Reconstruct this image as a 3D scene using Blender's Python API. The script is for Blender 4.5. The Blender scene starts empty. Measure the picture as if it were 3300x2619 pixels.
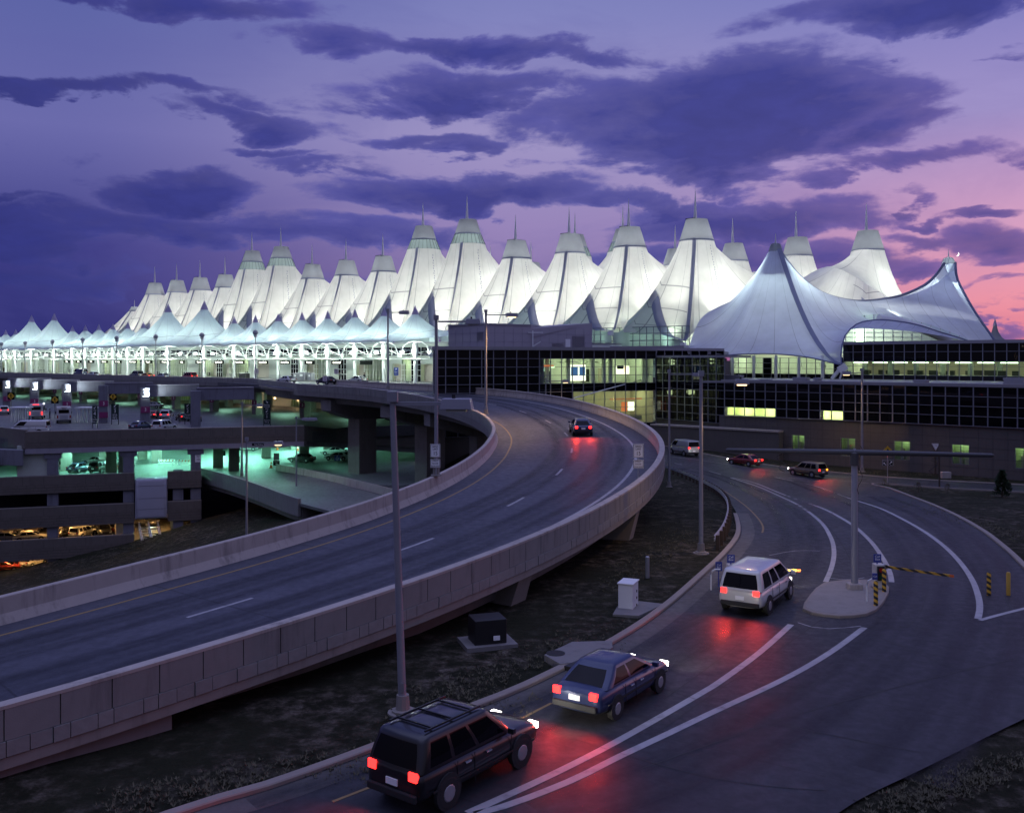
import bpy, bmesh, math, random
from mathutils import Vector, Matrix
R = math.radians
random.seed(7)
scene = bpy.context.scene
col = scene.collection

# ------------------------------------------------------------------ camera
F = 2000.0          # focal length in the 2156-wide frame used for measuring
CX, HY, CZ = 1078.0, 757.0, 10.4
cam_d = bpy.data.cameras.new("camera"); cam = bpy.data.objects.new("camera", cam_d)
col.objects.link(cam); scene.camera = cam
cam.location = (0, 0, CZ); cam.rotation_euler = (R(90), 0, 0)
cam_d.sensor_width = 36; cam_d.lens = 36 * F / 2156; cam_d.shift_y = -98.5 / 2156
cam_d.clip_start = .2; cam_d.clip_end = 20000

# ------------------------------------------------------------------ world
scene.view_settings.view_transform = 'Standard'; scene.view_settings.look = 'None'
scene.view_settings.exposure = 0.0; scene.view_settings.gamma = 1
scene.render.engine = 'CYCLES'
scene.cycles.use_denoising = True
scene.cycles.max_bounces = 6; scene.cycles.diffuse_bounces = 3; scene.cycles.glossy_bounces = 3
scene.cycles.transmission_bounces = 4; scene.cycles.transparent_max_bounces = 8
scene.cycles.sample_clamp_indirect = 4; scene.cycles.caustics_reflective = False; scene.cycles.caustics_refractive = False
world = bpy.data.worlds.new("World"); scene.world = world; world.use_nodes = True

def srgb(r, g, b):
    f = lambda c: (c / 255 / 12.92) if c <= 10 else ((c / 255 + .055) / 1.055) ** 2.4
    return (f(r), f(g), f(b), 1)

class NT:
    """small helper for building node trees"""
    def __init__(s, tree):
        s.t = tree; s.n = tree.nodes; s.l = tree.links
    def new(s, typ, **kw):
        n = s.n.new(typ)
        for k, v in kw.items(): setattr(n, k, v)
        return n
    def put(s, sock, v):
        if v is None: return
        if isinstance(v, bpy.types.NodeSocket): s.l.new(v, sock)
        else: sock.default_value = v
    def math(s, op, a, b=None, c=None, clamp=False):
        n = s.new('ShaderNodeMath', operation=op, use_clamp=clamp)
        s.put(n.inputs[0], a); s.put(n.inputs[1], b)
        if c is not None: s.put(n.inputs[2], c)
        return n.outputs[0]
    def mix(s, f, a, b, blend='MIX'):
        n = s.new('ShaderNodeMix', data_type='RGBA', blend_type=blend)
        s.put(n.inputs[0], f); s.put(n.inputs[6], a); s.put(n.inputs[7], b)
        return n.outputs[2]
    def ramp(s, f, pts, interp='LINEAR'):
        n = s.new('ShaderNodeValToRGB'); e = n.color_ramp.elements; n.color_ramp.interpolation = interp
        while len(e) < len(pts): e.new(.5)
        for q, (p, c) in zip(e, pts): q.position = p; q.color = c
        s.put(n.inputs[0], f); return n.outputs[0]
    def rng(s, v, a, b, c=0., d=1., typ='LINEAR'):
        n = s.new('ShaderNodeMapRange', interpolation_type=typ); n.clamp = True
        s.put(n.inputs[0], v)
        for i, q in zip((1, 2, 3, 4), (a, b, c, d)): n.inputs[i].default_value = q
        return n.outputs[0]
    def noise(s, vec, scale, detail=4., rough=.5, dist=0.):
        n = s.new('ShaderNodeTexNoise'); s.put(n.inputs['Vector'], vec)
        n.inputs['Scale'].default_value = scale; n.inputs['Detail'].default_value = detail
        n.inputs['Roughness'].default_value = rough; n.inputs['Distortion'].default_value = dist
        return n.outputs[0]

def build_sky():
    w = NT(world.node_tree); w.n.clear()
    out = w.new('ShaderNodeOutputWorld'); bg = w.new('ShaderNodeBackground')
    tc = w.new('ShaderNodeTexCoord'); sep = w.new('ShaderNodeSeparateXYZ')
    w.l.new(tc.outputs['Generated'], sep.inputs[0]); X, Y, Z = sep.outputs
    az = w.math('ARCTAN2', X, Y)                       # 0 = ahead, + = to the sunset side
    el = w.math('ARCSINE', Z)
    # clear twilight colours by elevation, on the sunset side and away from it
    up = w.rng(el, 0., .55)
    sunset = w.ramp(up, [(0, srgb(228, 116, 130)), (.10, srgb(236, 146, 164)), (.22, srgb(214, 158, 192)),
                         (.42, srgb(160, 146, 200)), (.68, srgb(112, 116, 186)), (1, srgb(90, 98, 172))])
    mid = w.ramp(up, [(0, srgb(112, 88, 146)), (.25, srgb(150, 132, 184)), (.42, srgb(158, 148, 196)),
                      (.62, srgb(130, 132, 190)), (.8, srgb(104, 116, 178)), (1, srgb(86, 96, 166))])
    dusk = w.ramp(up, [(0, srgb(46, 48, 112)), (.2, srgb(60, 60, 132)), (.4, srgb(106, 106, 170)),
                       (.66, srgb(88, 98, 164)), (1, srgb(66, 78, 146))])
    night = w.ramp(up, [(0, srgb(56, 54, 66)), (.3, srgb(96, 92, 112)), (1, srgb(104, 108, 156))])
    c = w.mix(w.rng(az, -.46, .02, typ='SMOOTHSTEP'), dusk, mid)
    c = w.mix(w.rng(az, .06, .52, typ='SMOOTHSTEP'), c, sunset)
    c = w.mix(w.rng(Y, -.3, .35, 1., 0., typ='SMOOTHSTEP'), c, night)
    over = w.rng(el, .5, 1.1, typ='SMOOTHSTEP')
    c = w.mix(over, c, (.48, .53, 1.02, 1))
    # cloud bank: wind-drawn noise gathered round a few great cloud masses
    comb = w.new('ShaderNodeCombineXYZ')
    w.put(comb.inputs[0], az); w.put(comb.inputs[1], w.math('MULTIPLY', el, 2.6)); w.put(comb.inputs[2], 3.7)
    wisp = w.noise(comb.outputs[0], 7., 7, .56, .35)
    fine = w.noise(comb.outputs[0], 20., 6, .6, .2)
    warp = w.noise(comb.outputs[0], 4., 3, .5, 0.)
    wx = w.math('MULTIPLY_ADD', w.math('SUBTRACT', warp, .5), .20, az)
    wy = w.math('MULTIPLY_ADD', w.math('SUBTRACT', wisp, .5), .10, el)
    tot = None
    for (a, e, ha, he, amp) in CLOUDS:
        dx = w.math('DIVIDE', w.math('SUBTRACT', wx, a), ha)
        dy = w.math('DIVIDE', w.math('SUBTRACT', wy, e), he)
        r2 = w.math('MULTIPLY_ADD', dx, dx, w.math('MULTIPLY', dy, dy))
        b = w.math('MULTIPLY', w.math('SUBTRACT', 1., r2), amp)
        b = w.math('MAXIMUM', b, -.6)
        tot = b if tot is None else w.math('MAXIMUM', tot, b)
    dens = w.math('ADD', tot, w.math('MULTIPLY', w.math('SUBTRACT', wisp, .5), 2.7))
    dens = w.math('ADD', dens, w.math('MULTIPLY', w.math('SUBTRACT', fine, .5), 1.7))
    m = w.rng(dens, -.12, .52, typ='SMOOTHSTEP')
    core = w.rng(dens, .25, 1.2)
    pink = w.rng(az, .1, .5, typ='SMOOTHSTEP')
    low = w.rng(el, .30, .02)
    thin = w.mix(w.math('MULTIPLY', pink, low), srgb(92, 90, 162), srgb(142, 100, 160))
    thick = w.mix(w.math('MULTIPLY', pink, low), srgb(54, 58, 134), srgb(84, 72, 142))
    cl = w.mix(core, thin, thick)
    cl = w.mix(w.rng(az, -.2, -.5), cl, srgb(50, 54, 124))
    veil = w.rng(w.noise(comb.outputs[0], 3.2, 8, .62, .6), .48, .74, 0., .30)
    c = w.mix(w.math('MULTIPLY', veil, w.rng(Y, -.1, .3)), c, thin)
    shade = w.rng(fine, .3, .7, .88, 1.12)
    cs = w.new('ShaderNodeVectorMath', operation='SCALE'); w.put(cs.inputs[0], cl); w.put(cs.inputs[3], shade)
    front = w.rng(Y, -.1, .3)
    c = w.mix(w.math('MULTIPLY', w.math('MULTIPLY', m, front), .94), c, cs.outputs[0])
    # below the horizon: the dark land
    c = w.mix(w.rng(el, -.004, -.03), c, srgb(24, 22, 36))
    sky = w.new('ShaderNodeTexSky', sky_type='NISHITA'); sky.sun_disc = False
    sky.sun_elevation = R(-4); sky.sun_rotation = R(60); sky.altitude = 1600
    ns = w.new('ShaderNodeVectorMath', operation='SCALE'); w.put(ns.inputs[0], sky.outputs[0]); ns.inputs[3].default_value = .06
    add = w.new('ShaderNodeVectorMath', operation='ADD'); w.put(add.inputs[0], c); w.put(add.inputs[1], ns.outputs[0])
    w.put(bg.inputs[0], add.outputs[0]); bg.inputs[1].default_value = 1.0
    w.l.new(bg.outputs[0], out.inputs[0])

def AE(px, py, rx, ry, amp):      # a cloud mass from a direction: angles, half-widths
    a = math.atan2(px - CX, F); e = math.atan2(HY - py, math.hypot(px - CX, F))
    return (a, e, rx / F, ry / F, amp)
CLOUDS = [AE(1520, 262, 470, 122, 1.45), AE(1610, 190, 300, 85, 1.3), AE(1040, 195, 360, 42, 1.0), AE(930, 300, 190, 26, .8), AE(1900, 358, 270, 26, .95),
          AE(980, 106, 400, 34, 1.0), AE(690, 98, 170, 42, 1.05), AE(400, 8, 290, 36, 1.0), AE(1960, 22, 340, 62, 1.3), AE(2130, 125, 60, 10, .4),
          AE(300, 198, 300, 26, .95), AE(510, 258, 190, 34, 1.0), AE(590, 322, 120, 16, .7), AE(690, 352, 150, 20, .8), AE(990, 410, 380, 46, 1.15),
          AE(380, 402, 190, 50, 1.3), AE(250, 486, 400, 46, 1.0), AE(60, 440, 190, 20, .8), AE(640, 500, 420, 40, 1.0), AE(250, 575, 420, 24, .35), AE(1310, 432, 300, 24, .9),
          AE(1600, 462, 280, 48, 1.1), AE(1500, 540, 300, 40, .8), AE(1730, 545, 160, 36, .9), AE(2090, 525, 125, 58, 1.15), AE(1960, 507, 90, 22, .7),
          AE(1900, 425, 70, 12, .55), AE(2130, 432, 110, 16, .75), AE(2090, 612, 110, 12, .7), AE(2130, 690, 90, 16, .75), AE(1880, 562, 55, 20, .7), AE(1990, 455, 80, 10, .45), AE(2120, 655, 80, 8, .5)]
build_sky()

# last light of the set sun: very weak and broad, from the pink side of the sky
sun_d = bpy.data.lights.new("sun", 'SUN'); sun = bpy.data.objects.new("sun", sun_d); col.objects.link(sun)
sun_d.energy = .05; sun_d.angle = R(20); sun_d.color = (1, .62, .66)
sun.rotation_euler = (R(80), 0, R(-60 + 180))

# ------------------------------------------------------------------ helpers
def G(px, py, z):                 # where a sight line meets the level plane z
    D = F * (CZ - z) / (py - HY); return Vector(((px - CX) / F * D, D, z))
def W(px, py, D):                 # a point at depth D
    return Vector(((px - CX) / F * D, D, CZ - (py - HY) / F * D))
def WX(px, D, z): return Vector(((px - CX) / F * D, D, z))
AX = Vector((-.7287, .6849, 0)); PX = Vector((.6849, .7287, 0))      # along the terminal / away from the kerb
def T(d, t, z=0.): return PX * d + AX * t + Vector((0, 0, z))
def TP(d, px, z=0.):              # point of the line at distance d seen in direction px
    k = (px - CX) / F; t = d * (.6849 - .7287 * k) / (.7287 + .6849 * k); return T(d, t, z)
def tt(d, px):
    k = (px - CX) / F; return d * (.6849 - .7287 * k) / (.7287 + .6849 * k)
def sm(a, b, x):
    u = min(1, max(0, (x - a) / (b - a))); return u * u * (3 - 2 * u)
def lerp(a, b, u): return a + (b - a) * u
def interp(tab, x):
    if x <= tab[0][0]: return tab[0][1]
    for (a, b), (c, d) in zip(tab, tab[1:]):
        if x <= c: return lerp(b, d, (x - a) / (c - a))
    return tab[-1][1]

def wmat(o):
    m = o.matrix_basis.copy()
    return wmat(o.parent) @ m if o.parent else m

class MB:
    """collects shapes in world coordinates, then links them as one mesh object"""
    def __init__(s): s.v = []; s.f = []; s.m = []; s.uv = {}; s.sm = False; s.mi = 0
    def face(s, *idx): s.f.append(tuple(idx)); s.m.append(s.mi)
    def quad(s, a, b, c, d):
        n = len(s.v); s.v += [Vector(a), Vector(b), Vector(c), Vector(d)]; s.face(n, n + 1, n + 2, n + 3); return s
    def poly(s, pts):
        n = len(s.v); s.v += [Vector(p) for p in pts]; s.face(*range(n, n + len(pts))); return s
    def hexa(s, p):               # eight corners: bottom ring then top ring
        n = len(s.v); s.v += [Vector(q) for q in p]
        for f in ((3, 2, 1, 0), (4, 5, 6, 7), (0, 1, 5, 4), (1, 2, 6, 5), (2, 3, 7, 6), (3, 0, 4, 7)): s.face(*[n + i for i in f])
        return s
    def box(s, c, size, ux=(1, 0, 0), uz=(0, 0, 1)):   # c = centre, oriented by ux
        ux = Vector(ux).normalized(); uz = Vector(uz).normalized(); uy = uz.cross(ux).normalized(); uz = ux.cross(uy)
        c = Vector(c); a, b, h = [q / 2 for q in size]
        p = []
        for z in (-h, h):
            for x, y in ((-a, -b), (a, -b), (a, b), (-a, b)): p.append(c + ux * x + uy * y + uz * z)
        return s.hexa(p)
    def bar(s, a, b, w, h=None, up=(0, 0, 1)):         # rectangular bar from a to b
        a, b = Vector(a), Vector(b); d = b - a; L = d.length
        if L < 1e-6: return s
        d /= L; up = Vector(up)
        if abs(d.dot(up)) > .98: up = Vector((0, 1, 0))
        y = up.cross(d).normalized(); z = d.cross(y); h = h or w
        p = [a - y * w / 2 - z * h / 2, a + y * w / 2 - z * h / 2, a + y * w / 2 + z * h / 2, a - y * w / 2 + z * h / 2]
        return s.hexa(p + [q + d * L for q in p])
    def tube(s, pts, r, n=8, cap=True):                # r: one radius or one per point
        pts = [Vector(p) for p in pts]; base = len(s.v)
        for i, p in enumerate(pts):
            d = (pts[min(i + 1, len(pts) - 1)] - pts[max(i - 1, 0)]).normalized()
            up = Vector((0, 0, 1)) if abs(d.z) < .95 else Vector((1, 0, 0))
            x = up.cross(d).normalized(); y = d.cross(x); rr = r[i] if isinstance(r, (list, tuple)) else r
            for k in range(n):
                a = 2 * math.pi * k / n; s.v.append(p + x * (rr * math.cos(a)) + y * (rr * math.sin(a)))
        for i in range(len(pts) - 1):
            for k in range(n):
                s.face(base + i * n + k, base + i * n + (k + 1) % n, base + (i + 1) * n + (k + 1) % n, base + (i + 1) * n + k)
        if cap:
            s.face(*[base + k for k in reversed(range(n))]); e = base + (len(pts) - 1) * n; s.face(*[e + k for k in range(n)])
        return s
    def lathe(s, c, prof, n=16, axis=(0, 0, 1)):       # prof: (radius, height)
        c = Vector(c); return s.tube([c + Vector(axis) * h for _, h in prof], [r for r, _ in prof], n)
    def sweep(s, path, prof, closed=True, caps=True):  # prof: (offset to the path's left, up) ; path world points
        path = [Vector(p) for p in path]; base = len(s.v)
        for i, p in enumerate(path):
            d = path[min(i + 1, len(path) - 1)] - path[max(i - 1, 0)]; d.z = 0; d.normalize()
            L = Vector((-d.y, d.x, 0))
            pr = prof(i) if callable(prof) else prof
            for (o, u) in pr: s.v.append(p + L * o + Vector((0, 0, u)))
        m = len(pr)
        for i in range(len(path) - 1):
            for k in range(m if closed else m - 1):
                a, b = k, (k + 1) % m; s.face(base + i * m + a, base + (i + 1) * m + a, base + (i + 1) * m + b, base + i * m + b)
        if closed and caps:
            s.face(*[base + k for k in reversed(range(m))]); e = base + (len(path) - 1) * m; s.face(*[e + k for k in range(m)])
        return s
    def prism(s, pts, z0, z1):                         # upright prism over a plan outline
        n = len(s.v); k = len(pts)
        for z in (z0, z1): s.v += [Vector((p[0], p[1], z if not callable(z) else z(p[0], p[1]))) for p in pts]
        s.face(*[n + i for i in reversed(range(k))]); s.face(*[n + k + i for i in range(k)])
        for i in range(k): s.face(n + i, n + (i + 1) % k, n + k + (i + 1) % k, n + k + i)
        return s
    def build(s, name, mat, parent=None, smooth=False, bevel=0.):
        me = bpy.data.meshes.new(name)
        if parent:
            inv = wmat(parent).inverted(); vs = [inv @ v for v in s.v]
        else: vs = s.v
        me.from_pydata([tuple(v) for v in vs], [], s.f)
        mats = mat if isinstance(mat, (list, tuple)) else [mat]
        for q in mats: me.materials.append(q)
        if len(mats) > 1: me.polygons.foreach_set('material_index', s.m)
        if s.uv:
            lay = me.uv_layers.new(name='UVMap')
            for lp in me.loops:
                if lp.vertex_index in s.uv: lay.data[lp.index].uv = s.uv[lp.vertex_index]
        bm = bmesh.new(); bm.from_mesh(me); bmesh.ops.recalc_face_normals(bm, faces=bm.faces) if not s.uv else None
        bm.to_mesh(me); bm.free()
        if smooth:
            me.polygons.foreach_set('use_smooth', [True] * len(me.polygons))
            me.set_sharp_from_angle(angle=R(40))
        o = bpy.data.objects.new(name, me); col.objects.link(o)
        if parent: o.parent = parent
        if bevel:
            b = o.modifiers.new('edge', 'BEVEL'); b.width = bevel; b.segments = 2; b.limit_method = 'ANGLE'
        return o

def tag(o, label=None, cat=None, group=None, kind=None):
    for k, v in (('label', label), ('category', cat), ('group', group), ('kind', kind)):
        if v: o[k] = v
    return o
def empty(name, loc, rz=0, **kw):
    o = bpy.data.objects.new(name, None); col.objects.link(o); o.location = loc; o.rotation_euler = (0, 0, rz)
    o.empty_display_size = .3
    return tag(o, **kw)
def kids(o): return [c for c in KID.get(o.name, [])] if False else list(o.children)
def copy_tree(o, parent=None):
    c = o.copy(); col.objects.link(c); c.parent = parent
    for ch in list(o.children): copy_tree(ch, c)
    return c
def place(proto, loc, rz, label, group=None, cat=None):
    """first use moves the prototype itself, later uses copy it with its parts"""
    if proto.get('_used'): o = copy_tree(proto)
    else: o = proto; o['_used'] = 1
    o.location = loc; o.rotation_euler = (0, 0, rz); o['label'] = label
    if cat: o['category'] = cat
    if group: o['group'] = group
    elif 'group' in o: del o['group']
    return o
LAMPS = []
def lamp(kind, loc, power, color, name, parent=None, aim=None, size=.3, angle=120, blend=.6):
    d = bpy.data.lights.new(name, kind); o = bpy.data.objects.new(name, d); col.objects.link(o)
    d.energy = power; d.color = color
    if kind == 'AREA': d.size = size
    else: d.shadow_soft_size = size
    if kind == 'SPOT': d.spot_size = R(angle); d.spot_blend = blend
    M = Matrix.Translation(Vector(loc))
    if aim is not None: M = M @ (Vector(aim) - Vector(loc)).to_track_quat('-Z', 'Y').to_matrix().to_4x4()
    if parent: o.parent = parent; M = wmat(parent).inverted() @ M
    o.matrix_basis = M
    return o

# ------------------------------------------------------------------ materials
MATS = {}
def mat(name, base, rough=.6, metal=0., spec=.5, emis=None, estr=0., var=.0, vscale=2., bump=0., bscale=20., alpha=None, coat=0., stain=None):
    """plain procedural material: base colour broken up by noise, optional bump and emission"""
    m = bpy.data.materials.new(name); m.use_nodes = True; t = NT(m.node_tree)
    b = t.n['Principled BSDF']
    c = tuple(base) + (1,) if len(base) == 3 else base
    pos = t.new('ShaderNodeNewGeometry').outputs['Position']
    if var:
        n1 = t.noise(pos, vscale, 6, .6); n2 = t.noise(pos, vscale * .17, 3, .5)
        f = t.math('MULTIPLY_ADD', t.math('ADD', n1, n2), var * 2, 1 - var * 2)
        v = t.new('ShaderNodeVectorMath', operation='SCALE'); v.inputs[0].default_value = c[:3]; t.put(v.inputs[3], f)
        cc = v.outputs[0]
        if stain:
            tc = t.new('ShaderNodeMapping'); t.put(tc.inputs[0], pos); tc.inputs[3].default_value = (1, 1, .12)
            st = t.rng(t.noise(tc.outputs[0], 2.2, 5, .65), .52, .8)
            cc = t.mix(t.math('MULTIPLY', st, stain), cc, (.03, .028, .03, 1))
        t.put(b.inputs['Base Color'], cc)
    else: b.inputs['Base Color'].default_value = c
    b.inputs['Roughness'].default_value = rough; b.inputs['Metallic'].default_value = metal
    b.inputs['Specular IOR Level'].default_value = spec; b.inputs['Coat Weight'].default_value = coat
    if emis:
        b.inputs['Emission Color'].default_value = tuple(emis)[:3] + (1,); b.inputs['Emission Strength'].default_value = estr
    if bump:
        bn = t.new('ShaderNodeBump'); bn.inputs['Strength'].default_value = bump; bn.inputs['Distance'].default_value = .02
        t.put(bn.inputs['Height'], t.noise(pos, bscale, 5, .6)); t.put(b.inputs['Normal'], bn.outputs[0])
    MATS[name] = m; return m

M = {}
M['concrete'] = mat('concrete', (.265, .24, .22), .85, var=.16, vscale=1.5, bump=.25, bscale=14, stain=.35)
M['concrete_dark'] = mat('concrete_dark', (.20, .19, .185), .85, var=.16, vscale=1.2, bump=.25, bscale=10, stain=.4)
M['barrier'] = mat('barrier', (.42, .37, .335), .8, var=.14, vscale=1.3, bump=.25, bscale=12, stain=.6)
M['stone'] = mat('stone', (.255, .246, .238), .9, var=.2, vscale=3, bump=1., bscale=5)
M['panel'] = mat('panel', (.235, .228, .222), .85, var=.13, vscale=2, bump=.25, bscale=25, stain=.5)
M['joint'] = mat('joint', (.05, .05, .05), .9)
M['white_line'] = mat('white_line', (.37, .36, .37), .6, var=.25, vscale=3, stain=.55)
M['yellow_line'] = mat('yellow_line', (.26, .17, .06), .6, var=.15, vscale=6)
M['galv'] = mat('galvanised_steel', (.42, .43, .46), .45, .7, var=.15, vscale=5)
M['pole'] = mat('grey_pole_paint', (.30, .30, .34), .5, .3, var=.1, vscale=4)
M['dark_pole'] = mat('dark_pole_paint', (.06, .06, .07), .5, .3)
M['white_paint'] = mat('white_paint', (.78, .78, .78), .45, var=.05, vscale=3)
M['white_steel'] = mat('white_steel', (.80, .82, .80), .4, var=.04, vscale=2)
M['black'] = mat('black', (.012, .012, .014), .5)
M['rubber'] = mat('rubber', (.02, .02, .022), .8)
M['chrome'] = mat('chrome', (.7, .7, .72), .15, 1.)
M['sign_white'] = mat('sign_white', (.93, .93, .93), .5, var=.04)
M['sign_black'] = mat('sign_black', (.01, .012, .012), .9, spec=.02)
M['sign_yellow'] = mat('sign_yellow', (.75, .45, .03), .5)
M['sign_blue'] = mat('sign_blue', (.04, .06, .28), .5)
M['sign_maroon'] = mat('sign_maroon', (.25, .03, .13), .5)
M['sign_green'] = mat('sign_dark_green', (.008, .03, .025), .5)
M['orange'] = mat('orange_plastic', (.8, .16, .03), .5)
M['panel_shade'] = mat('panel_shaded', (.15, .13, .115), .88, var=.14, vscale=1.6, bump=.2, bscale=20, stain=.3)  # darker copy of the panel: garage and plaza shade put into its colour
M['stone_shade'] = mat('stone_shaded', (.145, .125, .11), .9, var=.2, vscale=2.5, bump=1., bscale=4)  # stone to match, the shade likewise painted into the base colour
M['dark_arm'] = mat('dark_grey_steel', (.085, .085, .095), .5, .3, var=.1)
M['front_white'] = mat('terminal_front_white', (.50, .53, .49), .7, var=.08, vscale=1)
M['wall_white'] = mat('wall_white', (.74, .76, .72), .7, var=.06, vscale=1)
M['wall_beige'] = mat('wall_beige', (.52, .46, .40), .7, var=.08, vscale=1)
M['floor_in'] = mat('interior_floor', (.30, .29, .26), .4, var=.1)
M['bark'] = mat('bark', (.07, .05, .035), .9, var=.2, vscale=6)
M['leaf'] = mat('leaf', (.035, .06, .03), .7, var=.35, vscale=3)
M['shrub'] = mat('dry_shrub', (.10, .09, .05), .8, var=.3, vscale=4)
M['led_white'] = mat('lamp_white', (.9, .9, .9), .4, emis=(.85, 1, .95), estr=14)
M['led_sodium'] = mat('lamp_sodium', (.9, .8, .6), .4, emis=(1, .66, .34), estr=3.2)
M['lamp_off'] = mat('lamp_lens_unlit', (.5, .5, .48), .3)
M['tube_green'] = mat('tube_green_white', (.9, .9, .9), .4, emis=(.72, 1, .62), estr=5)
M['sign_lit'] = mat('lit_lettering', (.9, .9, .85), .5, emis=(1, 1, .82), estr=3.2)
M['red_lamp'] = mat('red_lamp', (.4, .01, .01), .3, emis=(1, .025, .02), estr=2.5)
M['red_hot'] = mat('brake_lamp', (.5, .01, .01), .3, emis=(1, .022, .02), estr=4.5)
M['amber_lamp'] = mat('amber_lamp', (.5, .2, .02), .3, emis=(1, .28, .02), estr=3.5)
M['head_lamp'] = mat('head_lamp', (.9, .9, .9), .2, emis=(1, .95, .85), estr=10)
M['head_off'] = mat('head_lamp_unlit', (.6, .6, .6), .15)
M['red_off'] = mat('tail_lamp_unlit', (.3, .02, .02), .2)

def fabric_material(name, tint, seams=20., rings=(), trans=.62, base=.72, side=None):
    """stretched white membrane: scatters light through it; sewn seams follow the panels"""
    m = bpy.data.materials.new(name); m.use_nodes = True; t = NT(m.node_tree); t.n.clear()
    out = t.new('ShaderNodeOutputMaterial'); uv = t.new('ShaderNodeUVMap'); sep = t.new('ShaderNodeSeparateXYZ')
    t.l.new(uv.outputs[0], sep.inputs[0]); U, V = sep.outputs[0], sep.outputs[1]
    fr = t.math('FRACT', t.math('MULTIPLY', U, seams))
    d = t.math('ABSOLUTE', t.math('SUBTRACT', fr, .5))
    line = t.rng(d, .5 - .022 * seams / 20, .5 - .008 * seams / 20)
    for r in rings:
        q = t.math('ABSOLUTE', t.math('SUBTRACT', V, r)); g = t.rng(q, .007, .003)
        if side: g = t.math('MULTIPLY', g, t.math('MULTIPLY', t.math('GREATER_THAN', U, side[0]), t.math('LESS_THAN', U, side[1])))
        line = t.math('MAXIMUM', line, g)
    pos = t.new('ShaderNodeNewGeometry').outputs['Position']
    dirt = t.rng(t.noise(pos, .35, 5, .6), .3, .75, .88, 1.04)
    v = t.new('ShaderNodeVectorMath', operation='SCALE'); v.inputs[0].default_value = tuple(x * base for x in tint); t.put(v.inputs[3], dirt)
    c = t.mix(t.math('MULTIPLY', line, .62), v.outputs[0], (.10, .11, .15, 1))
    a = t.new('ShaderNodeBsdfDiffuse'); b = t.new('ShaderNodeBsdfTranslucent'); mx = t.new('ShaderNodeMixShader')
    t.put(a.inputs[0], c); t.put(b.inputs[0], c); mx.inputs[0].default_value = trans
    t.l.new(a.outputs[0], mx.inputs[1]); t.l.new(b.outputs[0], mx.inputs[2]); t.l.new(mx.outputs[0], out.inputs[0])
    return m
M['fabric'] = fabric_material('tent_membrane', (1, 1, .97), 13., (.36, .58, .80), side=(.19, .40))
M['fabric_end'] = fabric_material('end_tent_membrane', (.84, .88, 1.), 12., (), trans=.46, base=.9)
M['canopy'] = fabric_material('canopy_membrane', (.84, .97, 1.), 12., (.45,), trans=.5, base=.82)
M['cap'] = fabric_material('tent_cap_panels', (.95, .97, 1), 1., (), trans=.5, base=.88)
M['strip'] = fabric_material('ridge_cover_strip', (.66, .70, 1), 1., (), trans=.42, base=.92)
M['canopy_cap'] = mat('canopy_cap', (.34, .30, .46), .6, var=.06)

def glass_material(name, tint, reflect=.1, see=.0, dark=(.004, .004, .006)):
    """window glass: part mirror, part either a dark body or a clear view inside"""
    m = bpy.data.materials.new(name); m.use_nodes = True; t = NT(m.node_tree); t.n.clear()
    out = t.new('ShaderNodeOutputMaterial'); g = t.new('ShaderNodeBsdfGlossy'); g.inputs[1].default_value = .03; g.inputs[0].default_value = (.8, .8, .85, 1)
    if see:
        b = t.new('ShaderNodeBsdfTransparent'); b.inputs[0].default_value = tuple(tint) + (1,)
    else:
        b = t.new('ShaderNodeBsdfDiffuse'); b.inputs[0].default_value = tuple(dark) + (1,)
    lw = t.new('ShaderNodeLayerWeight'); lw.inputs[0].default_value = .5
    f = t.math('MULTIPLY', t.math('MULTIPLY_ADD', t.math('POWER', lw.outputs['Facing'], 5.), .94, .05), reflect * 10, clamp=True)
    mx = t.new('ShaderNodeMixShader'); t.put(mx.inputs[0], f); t.l.new(b.outputs[0], mx.inputs[1]); t.l.new(g.outputs[0], mx.inputs[2])
    t.l.new(mx.outputs[0], out.inputs[0]); return m
M['glass_dark'] = glass_material('dark_tinted_glass', (0, 0, 0), .10)
M['glass_clear'] = glass_material('clear_glass', (.86, .95, .88), .08, 1.)
M['glass_car'] = glass_material('car_glass', (0, 0, 0), .05)

def ground_material():
    m = bpy.data.materials.new('bare_earth_and_dry_grass'); m.use_nodes = True; t = NT(m.node_tree); b = t.n['Principled BSDF']
    pos = t.new('ShaderNodeNewGeometry').outputs['Position']
    n1 = t.noise(pos, .25, 6, .6); n2 = t.noise(pos, 1.6, 8, .7); n3 = t.noise(pos, 9., 6, .7)
    c = t.ramp(n2, [(.3, (.012, .014, .008, 1)), (.45, (.026, .026, .016, 1)), (.54, (.085, .072, .055, 1)), (.66, (.22, .19, .155, 1))])
    c = t.mix(t.rng(n1, .35, .6), c, (.028, .03, .017, 1)); c = t.mix(t.rng(n3, .45, .7, 0, .6), c, (.014, .016, .01, 1))
    t.put(b.inputs['Base Color'], c); b.inputs['Roughness'].default_value = .95; b.inputs['Specular IOR Level'].default_value = .1
    bn = t.new('ShaderNodeBump'); bn.inputs['Strength'].default_value = .9; bn.inputs['Distance'].default_value = .25
    t.put(bn.inputs['Height'], t.math('ADD', n2, t.math('MULTIPLY', n3, .5))); t.put(b.inputs['Normal'], bn.outputs[0]); return m
M['earth'] = ground_material()

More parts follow.
